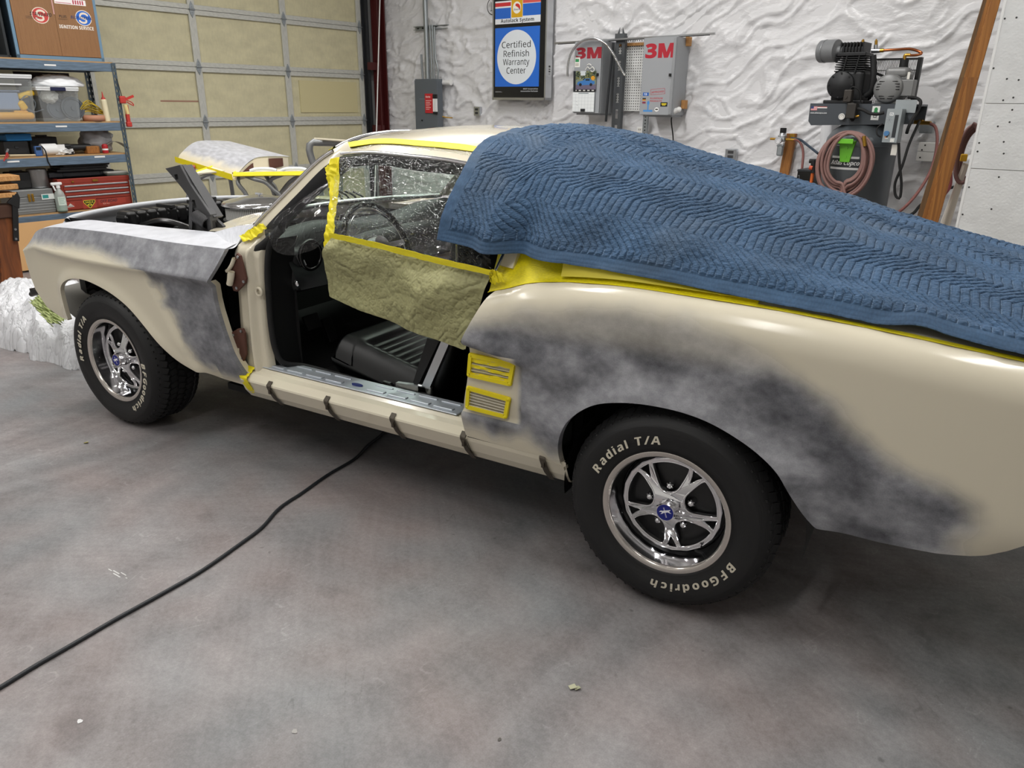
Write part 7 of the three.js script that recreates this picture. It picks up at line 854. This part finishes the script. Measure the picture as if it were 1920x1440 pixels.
  const hd0 = L(1577, 107, 0), hd1 = L(1634, 84, 0); mesh('cylinder_head', [rbox(hd1[0] - hd0[0], 0.03, 0.24, 0.006, (hd0[0] + hd1[0]) / 2, hd0[1] + 0.015, 0), rbox((hd1[0] - hd0[0]) * 0.84, 0.05, 0.2, 0.01, (hd0[0] + hd1[0]) / 2 - 0.01, hd0[1] + 0.05, 0)], iron, K); for (let k = 0; k < 8; k++) mesh('head_fin', rbox(0.010, 0.09, 0.23, 0.003, hd0[0] + 0.02 + k * 0.026, hd0[1] + 0.065, 0), iron, K);
  const f0 = L(1555, 96, 0.05); mesh('air_filter', [rot(lathe([[0, -0.08], [0.088, -0.08], [0.092, -0.074], [0.092, 0.074], [0.088, 0.08], [0.04, 0.083], [0.035, 0.10], [0.035, 0.13], [0, 0.13]], 40), 'z', -Math.PI / 2).rotateY(-0.25).translate(...f0)], std(0x707274, 0.45), K).userData.label = 'grey round air filter canister'; mesh('filter_band', [rot(new THREE.TorusGeometry(0.0925, 0.002, 6, 40), 'y', Math.PI / 2 - 0.25).translate(f0[0] - 0.03, f0[1], f0[2] + 0.0)], M.steel, K);
  mesh('discharge_pipe', [tube([L(1637, 104, 0.06), L(1638, 120, 0.06), L(1637, 150, 0.06), L(1632, 172, 0.05), L(1622, 180, 0.04)], 0.026, 30, 12)], iron, K);
  mesh('relief_valve', [rod(L(1618, 83, 0.02), L(1618, 75, 0.02), 0.012), rod(L(1618, 77, 0.02), L(1618.5, 73.5, 0.02), 0.007)], M.brass, K); mesh('relief_valve', [rod(L(1642.5, 84, 0.02), L(1643, 76, 0.02), 0.012), rod(L(1643, 77, 0.02), L(1643, 73.5, 0.02), 0.007)], M.brass, K); mesh('tee_fitting', [rod(L(1634, 95, 0.02), L(1650, 95, 0.02), 0.018), rod(L(1642, 95, 0.02), L(1642.5, 84, 0.02), 0.016)], M.steel, K);
  mesh('copper_pipe', [tube([L(1648, 95, 0.02), L(1680, 93, 0.01), L(1708, 92, -0.02), L(1722, 96, -0.03), L(1728, 100, -0.02), L(1720, 103, 0.0), L(1706, 104, 0.02)], 0.011, 60, 10)], M.copper, K); mesh('pipe_fitting', rod(L(1648, 95, 0.02), L(1657, 94.5, 0.02), 0.017, 6), M.brass, K); mesh('pipe_fitting', [rod(L(1707, 103, 0.02), L(1700, 103, 0.02), 0.015, 6), tube([L(1700, 103, 0.02), L(1697, 104, 0.02), L(1696, 112, 0.02)], 0.014, 12)], M.brass, K); mesh('check_valve_stem', [rod(L(1696, 110, 0.0), L(1694, 130, 0.0), 0.035)], iron, K);
  // motor
  const mc = L(1665, 166, 0.10); mesh('motor_body', [rot(cyl(0.112, 0.112, 0.26, 36), 'x', Math.PI / 2).translate(mc[0], mc[1], -0.05), rbox(0.2, 0.03, 0.24, 0.006, mc[0], beamY + 0.016, -0.05)], motorM, K);
  const mf = mesh('motor_end_bell', [rot(lathe([[0, 0.03], [0.06, 0.03], [0.10, 0.02], [0.116, 0.002], [0.118, -0.04]], 40), 'x', Math.PI / 2).translate(mc[0], mc[1], 0.09)], motorM, K); for (const [x, y, w] of [[-0.05, 0.055, 0.05], [0.045, 0.055, 0.05], [-0.06, 0.035, 0.055], [0.06, 0.035, 0.055], [-0.066, 0.014, 0.05], [0.066, 0.014, 0.05], [-0.07, -0.008, 0.045], [0.07, -0.008, 0.045], [-0.035, -0.06, 0.05], [0.035, -0.06, 0.05], [-0.03, -0.078, 0.04], [0.03, -0.078, 0.04]]) mesh('vent_slot', rbox(w, 0.008, 0.012, 0.003, mc[0] + x, mc[1] + y, 0.114 - 0.13 * (x * x + y * y)), M.black, mf);
  mesh('capacitor_cover', [rbox(0.19, 0.085, 0.14, 0.035, mc[0] + 0.035, mc[1] + 0.125, 0.0)], motorM, K); const jb = L(1700, 165, 0.06); mesh('junction_box', [rbox(0.11, 0.13, 0.12, 0.008, jb[0], jb[1], 0.03), rbox(0.09, 0.05, 0.05, 0.01, jb[0] - 0.02, jb[1] + 0.09, 0.03)], motorM, K); mesh('label_plate', box(0.02, 0.055, 0.002, mc[0] + 0.135, mc[1] + 0.10, 0.071), M.paper, K);
  // belt guard of wire
  const w0 = L(1632, 193, -0.16), w1 = L(1727, 110, -0.16), wires = [], nW = 30; for (let k = 0; k <= nW; k++) { const x = lerp(w0[0], w1[0], k / nW); wires.push(box(0.004, w1[1] - w0[1], 0.004, x, (w0[1] + w1[1]) / 2, -0.16)); } for (let k = 0; k < 5; k++) wires.push(box(w1[0] - w0[0], 0.005, 0.005, (w0[0] + w1[0]) / 2, lerp(w0[1], w1[1], k / 4), -0.157));
  mesh('belt_guard_wires', wires, M.black, K).userData.kind = 'stuff'; mesh('belt_guard_frame', [box(0.03, w1[1] - w0[1] + 0.02, 0.06, w1[0], (w0[1] + w1[1]) / 2, -0.15), box(w1[0] - w0[0], 0.014, 0.05, (w0[0] + w1[0]) / 2, w1[1], -0.15)], M.black, K); mesh('flywheel', [rot(new THREE.TorusGeometry(0.17, 0.02, 8, 40), 'z', 0).translate(cc[0] + 0.02, cc[1], -0.22), bar([cc[0], cc[1] + 0.17, -0.22], [mc[0], mc[1] + 0.06, -0.22], 0.02, 0.02)], iron, K);
  // pressure switch, manifold and cable to the starter box
  const sw = L(1591, 180, 0.21); mesh('unloader_head', [rbox(0.065, 0.10, 0.07, 0.008, sw[0], sw[1], 0.21), rot(cyl(0.012, 0.012, 0.01, 12), 'x', Math.PI / 2).translate(sw[0] - 0.01, sw[1] - 0.01, 0.248)], std(0x3a3632, 0.5, 0.3), K); const mb = L(1598, 208, 0.23); mesh('pressure_switch', [rbox(0.075, 0.12, 0.09, 0.006, mb[0], mb[1], 0.23), rod([mb[0], mb[1] - 0.06, 0.2], [mb[0] - 0.01, 1.395, 0.12], 0.018), rod([sw[0], sw[1] - 0.05, 0.21], [mb[0], mb[1] + 0.05, 0.22], 0.014)], std(0x35322f, 0.5, 0.3), K); mesh('brass_fitting', [rod(L(1603, 218.5, 0.24), L(1611, 217.5, 0.24), 0.010)], M.brass, K);
  mesh('switch_wire', tube([L(1594, 168, 0.21), L(1599, 163, 0.22), L(1607, 166, 0.22), L(1614, 176, 0.2), L(1613, 193, 0.19)], 0.006, 30, 6), M.rubber, K); mesh('conduit_hose', tube([L(1608, 204, 0.24), L(1618, 206, 0.25), L(1630, 212, 0.25), L(1645, 214, 0.25), L(1658, 211, 0.24)], 0.013, 30, 8), M.rubber, K);
  // starter box
  const s0 = L(1653, 267, 0.30), s1 = L(1693, 204, 0.30), bw = s1[0] - s0[0], bh = s1[1] - s0[1], sx = (s0[0] + s1[0]) / 2, sy = (s0[1] + s1[1]) / 2; const sb = mesh('starter_box', rbox(bw, bh, 0.13, 0.006, sx, sy, 0.235), std(0x8d9598, 0.45, 0.15), K); sb.userData.label = 'grey motor starter box';
  mesh('box_cover', box(bw - 0.004, bh - 0.004, 0.012, sx, sy, 0.30), [sb.material, sb.material, sb.material, sb.material, printed(256, 400, (g) => { g.fillStyle = '#9aa2a5'; g.fillRect(0, 0, 256, 400); g.fillStyle = '#2c3034'; g.fillRect(150, 70, 66, 270); g.strokeStyle = '#5f676c'; g.lineWidth = 2; for (let k = 0; k < 8; k++) { g.beginPath(); g.moveTo(66, 130); g.lineTo(66 + 52 * Math.cos(k * 0.785), 130 + 52 * Math.sin(k * 0.785)); g.stroke(); } g.fillStyle = '#eef0ee'; g.fillRect(56, 44, 66, 34); g.fillStyle = '#33506e'; g.font = 'bold 26px sans-serif'; g.fillText('ETN', 62, 70); g.fillStyle = '#e8ebe6'; g.fillRect(40, 300, 56, 56); g.fillStyle = '#d77f32'; g.fillRect(44, 304, 20, 46); g.fillStyle = '#22262a'; g.fillRect(66, 314, 24, 30); g.fillStyle = '#eceee9'; g.fillRect(140, 350, 70, 44); g.strokeStyle = '#666'; g.strokeRect(154, 358, 42, 26); }, 0.45), sb.material], sb); mesh('reset_button', rot(cyl(0.020, 0.022, 0.02, 24), 'x', Math.PI / 2).translate(sx - 0.03, sy - 0.06, 0.312), std(0x4d7fb0, 0.35), sb); mesh('mount_plate', box(0.16, 0.10, 0.006, sx + 0.05, s1[1] + 0.02, 0.185), std(0x9aa1a4, 0.45), sb); const tg = L(1677, 281, 0.26); mesh('hang_tag', box(0.045, 0.085, 0.002, tg[0], tg[1], 0.27), M.paper, sb);
  mesh('motor_cable', tube([L(1702, 182, 0.08), L(1718, 184, 0.08), L(1726, 190, 0.09), L(1722, 205, 0.14), L(1710, 225, 0.2), L(1703, 240, 0.22), L(1700, 250, 0.2)], 0.013, 50, 8), M.rubber, K); mesh('side_cable', tube([L(1655, 232, 0.28), L(1645, 240, 0.3), L(1645, 252, 0.31), L(1651, 257, 0.3)], 0.006, 20, 6), M.rubber, K);
  mesh('supply_cable', tube([L(1724, 228, 0.0), L(1718, 240, 0.12), L(1704, 272, 0.22), L(1692, 310, 0.26), L(1678, 345, 0.26), L(1680, 368, 0.26), L(1686, 372, 0.26), L(1690, 350, 0.26), L(1686, 300, 0.27), L(1685, 268, 0.27)], 0.011, 80, 8), M.rubber, K);
  // tank lettering wrapped on the cylinder
  const lt = onRoomZ(1582, 305, CZ + r), la = Math.asin(clamp((lt.x - 6.93) / r, -0.95, 0.95)); const cylDecal = (w, h, y, m, n, lab) => { const o = mesh(n, new THREE.CylinderGeometry(r + 0.002, r + 0.002, h, 24, 1, true, la - w / r / 2, w / r).translate(0, y, 0), m, K); o.userData.label = lab; };
  cylDecal(0.24, 0.018, L(1582, 295, r)[1], std(0xcfd0cf, 0.4), 'silver_band', 'silver stripe above the maker name'); cylDecal(0.25, 0.018, L(1582, 316, r)[1], std(0xcfd0cf, 0.4), 'silver_band', 'silver stripe below the maker name'); cylDecal(0.27, 0.07, L(1582, 305.5, r)[1], printed(512, 132, (g) => { g.fillStyle = '#2b2e31'; g.fillRect(0, 0, 512, 132); g.fillStyle = '#eeefee'; g.font = 'italic bold 92px serif'; g.fillText('Atlas Copco', 16, 96, 480); }, 0.4), 'maker_name', 'white italic maker name on a dark band');
  // green hook plate
  const h0 = L(1570, 264, 0.345), h1 = L(1598, 302, 0.345), hx = (h0[0] + h1[0]) / 2; const hk = one('hose_hook', 'bright green plastic hose hook on the compressor tank', 'hook', [extr([[-0.065, 0], [0.065, 0], [0.058, -0.03], [0.036, -0.17], [-0.036, -0.17], [-0.058, -0.03]], 0.02, 0.004), rbox(0.13, 0.02, 0.09, 0.006, 0, -0.01, 0.05), rbox(0.13, 0.04, 0.012, 0.004, 0, 0.0, 0.09), ...[-0.055, -0.13].map((y) => rot(cyl(0.013, 0.013, 0.006, 14), 'x', Math.PI / 2).translate(0.0, y, 0.026))], std(0x6fc32f, 0.4)); hk.position.copy(R(6.93 + hx, h0[1], CZ + 0.285)); hk.rotation.y = ROOM_TURN;
}
// coiled hose hanging on the hook
{
  const pts = [], N = 9, C = onRoomZ(1583, 307, 1.06), rx = 0.225, ry = 0.265; let k = 0;
  for (let a = 0; a <= N * 24; a++) { const t = a / 24 * Math.PI * 2, turn = a / 24, wob = [1, 0.78, 0.93, 0.62, 1.02, 0.72, 0.86, 0.97, 0.66, 1][Math.floor(turn + 0.5) % 10] + 0.03 * n2(turn * 1.7, 3), top = 0.245; const x = rx * wob * Math.sin(t) + 0.02 * n2(turn, 9), y0 = Math.cos(t), y = y0 > 0 ? y0 * ry * lerp(0.88, 0.95, wob) : y0 * ry * lerp(0.55, 1.12, (wob - 0.6) / 0.42); pts.push(R(C.x + x, C.y + y + 0.01 * n2(turn * 0.9, 5), 1.02 + 0.015 * (turn % 3) + 0.012 * n2(turn * 2, 2) + 0.03 * Math.abs(Math.sin(t)) * 0.5)); }
  const tail = [[1612, 385], [1600, 400], [1590, 410]].map(([u, v]) => { const p = onRoomZ(u, v, 1.06); return R(p.x, p.y, 1.07); });
  const hose = thing('air_hose', 'dusty red air hose coiled on the green hook', 'hose', [0, 0, 0]); mesh('coil', tube(pts, 0.0125, 700, 8), std(0x8b6a64, 0.65), hose); const cf = onRoomZ(1620, 262, 1.07); mesh('coupler', [rod(R(cf.x, cf.y + 0.03, 1.09), R(cf.x + 0.02, cf.y - 0.05, 1.09), 0.015)], M.brass, hose);
}
{
  const red = std(0x7d4d48, 0.6), P = (u, v, z) => { const p = onRoomZ(u, v, z); return R(p.x, p.y, p.z); };
  const h = thing('supply_hose', 'dark red hose running from wall coupling down behind the blanket', 'hose', [0, 0, 0]); mesh('hose', tube([P(1742, 231, 0.55), P(1752, 236, 0.55), P(1757, 252, 0.6), P(1755, 285, 0.7), P(1745, 320, 0.8), P(1725, 355, 0.9), P(1700, 385, 1.0), P(1676, 405, 1.0), P(1655, 425, 0.98)], 0.0125, 70, 8), red, h); mesh('coupling', [rod(P(1714, 229, 0.5), P(1745, 231, 0.55), 0.016), rod(P(1722, 229, 0.5), P(1730, 229.5, 0.52), 0.022, 6)], M.brass, h);
  one('black_hose', 'black hose curving along the floor behind the leaning boards', 'hose', tube([P(1660, 404, 0.9), P(1690, 408, 0.9), P(1712, 400, 0.8), P(1726, 385, 0.7), P(1760, 360, 0.6), P(1790, 350, 0.5)], 0.013, 40, 8), M.rubber);
  const js = wallSpot(1722, 1747, 228, 250, 0.12), jb = onWall('junction_box', 'grey conduit box on the wall between compressor and leaning boards', 'junction box', js, 0.08); mesh('box', rbox(js.w, js.h, 0.08, 0.008, 0, js.h / 2, 0), M.galv, jb); mesh('cover_screw', [...[-1, 1].map((s) => rot(cyl(0.008, 0.008, 0.005, 8), 'x', Math.PI / 2).translate(0, js.h / 2 + s * js.h * 0.35, 0.041))], M.steel, jb);
  const ob = wallSpot(1716, 1759, 267, 303, 0.11), o2 = onWall('white_wall_box', 'white double junction box low on the wall behind the boards', 'junction box', ob, 0.07); mesh('upper_box', rbox(ob.w, ob.h * 0.49, 0.07, 0.006, 0, ob.h * 0.75, 0), M.white, o2); mesh('lower_box', rbox(ob.w, ob.h * 0.49, 0.07, 0.006, 0, ob.h * 0.25, 0), M.white, o2); mesh('screws', [[-0.3, 0.6], [-0.2, 0.85], [-0.32, 0.2]].map(([x, y]) => rot(cyl(0.007, 0.007, 0.004, 8), 'x', Math.PI / 2).translate(ob.w * x, ob.h * y, 0.036)), M.darkSteel, o2).userData.kind = 'stuff';
  // regulator on its wooden block
  const wb = wallSpot(1459, 1480, 250, 328, 0.10), w = onWall('regulator_board', 'upright brown wooden board carrying the air regulator', 'board', wb, 0.04); mesh('plank', rbox(wb.w * 0.85, wb.h, 0.04, 0.004).applyMatrix4(new THREE.Matrix4().makeShear(0, 0, 0.06, 0, 0, 0)).translate(0.01, wb.h / 2, 0), M.timber, w); mesh('bracket', box(0.05, 0.06, 0.02, 0.035, wb.h - 0.03, 0.02), M.brass, w);
  const rp = onRoomZ(1466, 265, 0.19), rg = thing('air_regulator', 'air regulator with dial gauge and black knob on wooden board', 'regulator', R(rp.x, rp.y, rp.z), ROOM_TURN); mesh('knob', [cyl(0.028, 0.028, 0.055, 20, 0, 0.10, 0), ...Array.from({ length: 14 }, (_, k) => box(0.004, 0.05, 0.004, 0.028 * Math.cos(k * 0.449), 0.10, 0.028 * Math.sin(k * 0.449)))], M.black, rg); mesh('body', [rbox(0.075, 0.07, 0.06, 0.012, 0, 0.03, 0), cyl(0.03, 0.036, 0.03, 20, 0, 0.065, 0)], M.steel, rg); mesh('bowl', [rbox(0.06, 0.10, 0.05, 0.014, -0.005, -0.09, 0), rbox(0.068, 0.02, 0.058, 0.006, -0.005, -0.04, 0)], M.galv, rg); mesh('gauge', [rot(cyl(0.034, 0.034, 0.022, 24), 'x', Math.PI / 2).translate(-0.02, 0.01, 0.045)], M.steel, rg); mesh('gauge_dial', new THREE.CircleGeometry(0.029, 24).translate(-0.02, 0.01, 0.0565), printed(96, 96, (g) => { g.fillStyle = '#e8e8ea'; g.fillRect(0, 0, 96, 96); g.strokeStyle = '#44506a'; g.lineWidth = 5; g.beginPath(); g.arc(48, 48, 34, 2.4, 7); g.stroke(); g.beginPath(); g.moveTo(48, 48); g.lineTo(40, 26); g.stroke(); }, 0.4), rg); mesh('fittings', [rod([-0.04, 0.02, 0], [-0.12, 0.02, 0], 0.012), rod([0.04, 0.02, 0], [0.14, 0.02, 0], 0.013)], M.brass, rg);
  one('regulator_hose', 'short red hose dropping from the air regulator', 'hose', tube([P(1488, 262, 0.19), P(1497, 264, 0.2), P(1504, 275, 0.22), P(1506, 290, 0.25), P(1504, 314, 0.3), P(1503, 330, 0.32)], 0.012, 40, 8), red); one('blue_hose', 'dark blue hose running from regulator to compressor', 'hose', tube([P(1484, 259, 0.16), P(1500, 262, 0.2), P(1515, 273, 0.3), P(1524, 280, 0.36), P(1534, 288, 0.42)], 0.012, 30, 8), std(0x2a3a4a, 0.5));
  const dy = wallSpot(1489, 1521, 318, 352, 0.60); const dr = thing('air_dryer', 'black box-shaped air dryer standing beside the compressor', 'air dryer', R(dy.x + 0.01, 0, 0.45), ROOM_TURN); { const top = onRoomZ(1500, 318, 0.60).y; mesh('cabinet', rbox(dy.w, top, 0.3, 0.008, 0, top / 2, 0), M.blackGloss, dr); mesh('top_cover', rbox(dy.w + 0.006, 0.02, 0.304, 0.004, 0, top - 0.008, 0), M.darkSteel, dr); mesh('clip', [tube([[-dy.w * 0.42, top - 0.06, 0.155], [-dy.w * 0.36, top - 0.05, 0.156], [-dy.w * 0.34, top - 0.09, 0.156], [-dy.w * 0.42, top - 0.10, 0.155]], 0.003, 16, 6)], M.steel, dr); }
  const ow = thing('grease_gun', 'orange handled tool hung beside the compressor tank', 'tool', [0, 0, 0]); mesh('head', [rod(P(1526, 300, 0.62), P(1526, 324, 0.62), 0.028), rod(P(1518, 302, 0.62), P(1534, 302, 0.62), 0.02)], M.black, ow); mesh('orange_handle', [rod(P(1524, 324, 0.62), P(1519, 356, 0.62), 0.016)], std(0xd0662a, 0.5), ow); mesh('orange_cap', [rod(P(1518, 314, 0.64), P(1524, 315, 0.64), 0.02)], std(0xd95a36, 0.5), ow);
  const wc = onRoomZ(1534, 270, 0.38); const ww = thing('wrapped_pipe', 'upright pipe wrapped in white plastic between air dryer and compressor', 'pipe', R(wc.x + 0.03, 0, 0.19), ROOM_TURN); mesh('wrap', grid(30, 30, (u, v) => { const a = u * Math.PI * 2, q = 0.075 + 0.006 * n2(Math.cos(a) * 3, v * 9); return [q * Math.cos(a), v * 1.5, q * Math.sin(a)]; }), phys(0xdcdde0, 0.35), ww); mesh('pipe_end', cyl(0.045, 0.045, 1.56, 20, 0, 0.78, 0), M.galv, ww);
}
// leaning boards, white trim and hose at the end of the partition
{
  const mk = (u0t, u1t, u0b, u1b, z, m, label, i) => { const a = onZ(u0t, 0, z), b = onZ(u1t, 0, z), c = onZ(u0b, 420, z), d = onZ(u1b, 420, z), ex = (p, q, y) => p.clone().lerp(q, (y - p.y) / (q.y - p.y)); const A = ex(a, c, 2.6), B = ex(b, d, 2.6), Cc = ex(a, c, 0.004), Dd = ex(b, d, 0.004); const g = extr([[Cc.x, 0.004], [Dd.x, 0.004], [B.x, 2.6], [A.x, 2.6]], 0.085, 0.003), u = g.attributes.uv; for (let k = 0; k < u.count; k++) u.setXY(k, u.getX(k) * 2.4, u.getY(k) * 0.6); const o = one('leaning_board', label, 'board', g, m, 'boards leaning at the partition end'); o.position.z = z - 0.085; return o; };
  const z = -3.03, dark = std(0xffffff, 0.65, 0, { map: woodTex([122, 90, 54], [84, 60, 34], 256, 512, 30) });
  mk(1844, 1850, 1716, 1725, z, dark, 'darker narrow board at the outer edge of the leaning stack'); mk(1850.6, 1858, 1725.6, 1734, z, M.timber, 'thin middle board of the leaning stack'); mk(1858.6, 1875, 1734.6, 1757, z + 0.012, M.timber, 'widest pale brown board in the leaning stack beside the partition');
  const a = onZ(1806, 306, -3.22), b = onZ(1815, 309, -3.22), c = onZ(1757, 437, -3.22), d = onZ(1776, 437, -3.22), ex = (p, q, y) => p.clone().lerp(q, (y - p.y) / (q.y - p.y)), Cc = ex(a, c, 0.004), Dd = ex(b, d, 0.004); const wt = thing('white_trim_board', 'white painted moulding leaning behind the brown boards', 'moulding', [0, 0, 0]); mesh('board', [extr([[Cc.x, 0.004], [Dd.x, 0.004], [b.x, b.y], [a.x, a.y]], 0.02, 0.003).translate(0, 0, -3.26)], std(0xe6e3dc, 0.6), wt); mesh('bead', [bar([lerp(Cc.x, Dd.x, 0.3), 0.01, -3.232], [lerp(a.x, b.x, 0.3), a.y - 0.01, -3.232], 0.008, 0.012)], std(0xe6e2d9, 0.6), wt);
  const pts = []; for (let k = 0; k <= 72; k++) { const t = k / 24 * Math.PI * 2, q = k / 24; const p = onZ(1806, 296, -3.20); pts.push(V(p.x + 0.01 + 0.055 * Math.sin(t) + 0.012 * q, p.y + 0.02 + 0.165 * Math.cos(t) * (1 - 0.06 * q), -3.21 - 0.025 * q)); } const hs = thing('hung_hose', 'loop of dusty red hose hung behind the partition end', 'hose', [0, 0, 0]); mesh('coil', tube(pts, 0.0115, 160, 8), std(0x7f5f5c, 0.65), hs); const yb = onZ(1807, 296, -3.18); mesh('strap', rbox(0.035, 0.04, 0.05, 0.006, yb.x, yb.y, -3.20), M.yellow, hs); const pk = onZ(1776, 350, -3.2); mesh('hook', tube([V(pk.x, pk.y + 0.08, -3.22), V(pk.x + 0.01, pk.y, -3.22), V(pk.x - 0.01, pk.y - 0.05, -3.22)], 0.012, 14), std(0xa4585c, 0.5), hs);
}
// ---------- car panels on tube stands beyond the nose ----------
{
  const gm = std(0x8b8d8e, 0.45, 0.5);
  const down = (p, dx = 0, dz = 0) => V(p.x + dx, 0.012, p.z + dz);
  const stand = (label, paths, r) => { const t = thing('panel_stand', label, 'stand', [0, 0, 0], 0, 'tube stands for car panels'); for (const p of paths) mesh('tube', tube(p, r, 40, 10), gm, t); return t; };
  const D1 = 6.75;
  // the removed door
  const A = at(331, 293, 7.1), B = at(441, 327, 6.2), Cc = at(552, 300, 6.62), E = at(440, 262, 7.5);
  const up = V(0, 1, 0), ax = B.clone().sub(A), az = Cc.clone().sub(B);
  const P = (s, t, h) => A.clone().addScaledVector(ax, s).addScaledVector(az, t).addScaledVector(up, h);
  const dt = thing('removed_door', 'cream and grey primed car door lying flat on a tube stand', 'car door', [0, 0, 0]);
  const prof = (t) => (t < 0.42 ? lerp(-0.02, 0.082, Math.sin(t / 0.42 * Math.PI / 2)) : lerp(0.082, 0.035, ((t - 0.42) / 0.58) ** 1.4));
  const skin = grid(30, 20, (s, t) => { const h = prof(t) + 0.03 * (1 - t) * 0.2 - (t < 0.04 ? 0.03 : 0); const p = P(s * (1 + 0.0 * t), t * 0.92, h); return [p.x, p.y, p.z, s, t]; });
  const sm = std(0xffffff, 0.4, 0, { map: dataTex(256, 256, (u, v) => { const k = sstep(0.06, 0.18, v + 0.05 * fbm(u * 5, v * 5, 2)), g = 178 + 26 * fbm(u * 7, v * 9, 3); return mix3(CREAM, [g, g + 1, g + 6], k); }) });
  mesh('outer_skin', thick(skin, 0.002), sm, dt).userData.label = 'door skin primed grey along its upper side';
  const hold = []; mesh('inner_shell', [grid(24, 8, (s, t) => { const p = P(lerp(0.01, 0.99, s), t * 0.88, lerp(-0.045, -0.06, t)); return [p.x, p.y, p.z]; })], M.blackGloss, dt);
  mesh('end_face', grid(16, 6, (t, v) => { const p = P(0.99, t * 0.9, lerp(-0.05, prof(t) - 0.008, v)); return [p.x, p.y, p.z]; }), creamDull, dt); mesh('end_face', grid(16, 6, (t, v) => { const p = P(0.01, t * 0.9, lerp(-0.05, prof(t) - 0.008, v)); return [p.x, p.y, p.z]; }), creamDull, dt);
  for (const [t0, t1] of [[0.12, 0.30], [0.56, 0.80]]) mesh('hinge_recess', grid(6, 5, (t, v) => { const p = P(0.998, lerp(t0, t1, t), lerp(-0.025, prof(lerp(t0, t1, t)) - 0.02, v)); return [p.x, p.y, p.z]; }), M.primerBrown, dt).userData.label = 'brown primed hinge recess';
  mesh('tape_edge', thick(grid(30, 3, (s, t) => { const p = P(s * 0.98, -0.012 - 0.0 * t, lerp(-0.045, 0.0, t)); return [p.x, p.y, p.z + 0.012]; }), 0.001), M.tape, dt).userData.label = 'yellow masking tape along the lower door edge';
  stand('bent tube stand carrying the removed door', [[P(0.1, 0.35, -0.085), P(0.35, 0.35, -0.085), at(408, 322, 6.75), at(382, 330, 6.8), at(358, 352, 6.8), down(at(345, 370, 6.8), -0.15, 0)], [P(0.35, 0.6, -0.085), P(0.65, 0.6, -0.085), P(0.9, 0.6, -0.10), down(P(0.95, 0.7, 0), 0.05, -0.1)], [P(0.2, 0.35, -0.085), P(0.3, 0.6, -0.085), P(0.6, 0.62, -0.085)], [P(0.3, 0.55, -0.085), P(0.28, 0.6, -0.3), down(P(0.25, 0.62, 0))]], 0.017);
  // narrow cream panel with taped edges below the door
  const np = thing('trim_panel', 'narrow cream panel edged in yellow tape below the removed door', 'panel', [0, 0, 0]); const n0 = at(353, 327, 6.55), n1 = at(440, 318, 6.35), n2 = at(418, 306, 6.6); mesh('panel', thick(grid(16, 4, (u, v) => { const a = n0.clone().lerp(n1, u), b = n0.clone().lerp(n2, u), p = a.lerp(b, v); return [p.x, p.y, p.z]; }), 0.01), creamDull, np); mesh('tape_edge', [tube([n0, n0.clone().lerp(n2, 0.5), n2], 0.009, 20, 6), tube([n0.clone().add(V(0, -0.004, 0)), n0.clone().lerp(n1, 0.18)], 0.012, 10, 6)], M.tape, np); const hd = one('red_handle', 'red screwdriver handle poking out below the removed door', 'screwdriver', [rod(at(352, 316, 6.75), at(366, 314, 6.75), 0.02), rod(at(342, 317, 6.75), at(352, 316, 6.75), 0.01)], std(0xa03a3a, 0.4));
  // deck panel with tape edge
  const d0 = at(437, 325, 6.15), d1 = at(640, 322, 5.9), d2 = at(660, 316, 6.3), d3 = at(450, 318, 6.5); const dk = thing('deck_panel', 'white louvred panel edged in yellow tape on a tube stand', 'panel', [0, 0, 0]); const Q = (u, v, h = 0) => { const p = d0.clone().lerp(d1, u).lerp(d3.clone().lerp(d2, u), v); p.y += h; return p; };
  mesh('panel', thick(grid(20, 6, (u, v) => { const p = Q(u, v); return [p.x, p.y, p.z]; }), 0.012), creamDull, dk); mesh('tape_edge', [bar(Q(0, 0, -0.008), Q(1, 0, -0.008), 0.03, 0.012), tube([Q(0, 0), Q(0, 0.5), Q(0, 1)], 0.008, 12, 6)], M.tape, dk); for (const u of [0.25, 0.53]) mesh('louvre', tube([Q(u - 0.12, 0.4, 0.005), Q(u - 0.08, 0.4, 0.016), Q(u, 0.4, 0.02), Q(u + 0.08, 0.4, 0.016), Q(u + 0.12, 0.4, 0.005)], 0.012, 24, 8), std(0xd7dde2, 0.3), dk);
  const foot = (u, v, d, dx, dz) => down(at(u, v, d), dx, dz);
  stand('grey tube stand under the taped deck panel', [[Q(0.02, 0.3, -0.03), at(447, 345, 6.2), at(462, 366, 6.2), foot(475, 380, 6.2, 0.1, 0)], [Q(0.1, 0.3, -0.03), at(478, 336, 6.1), at(498, 342, 6.1), at(512, 355, 6.1), at(528, 370, 6.1), foot(540, 385, 6.1, 0.15, 0)], [Q(0.6, 0.5, -0.03), at(545, 340, 6.3), at(532, 355, 6.3), at(522, 372, 6.3), foot(515, 385, 6.3, -0.1, 0)], [Q(0.4, 0.8, -0.03), at(507, 340, 6.5), at(516, 352, 6.5), foot(525, 370, 6.5, 0.1, 0)]], 0.016);
  // third stand further back
  const t0 = at(585, 300, 6.9), t1 = at(580, 280, 6.9), t2 = at(583, 268, 6.9), t3 = at(600, 267, 6.9), t4 = at(640, 268, 6.8), t5 = at(680, 270, 6.7); stand('grey tube stand with crooked top behind the windshield', [[down(t0, 0.15, 0), at(592, 318, 6.9), t0, t1, t2, t3, t4, t5], [t4, at(636, 300, 6.8), foot(630, 320, 6.8, 0, 0)]], 0.03);
  const c0 = at(602, 262, 6.85), c1 = at(690, 268, 6.6); one('wiper_cowl', 'thin white panel resting on the crooked tube stand', 'panel', [bar(c0, c1, 0.012, 0.2)], creamDull);
}
renderer.render(scene, camera);
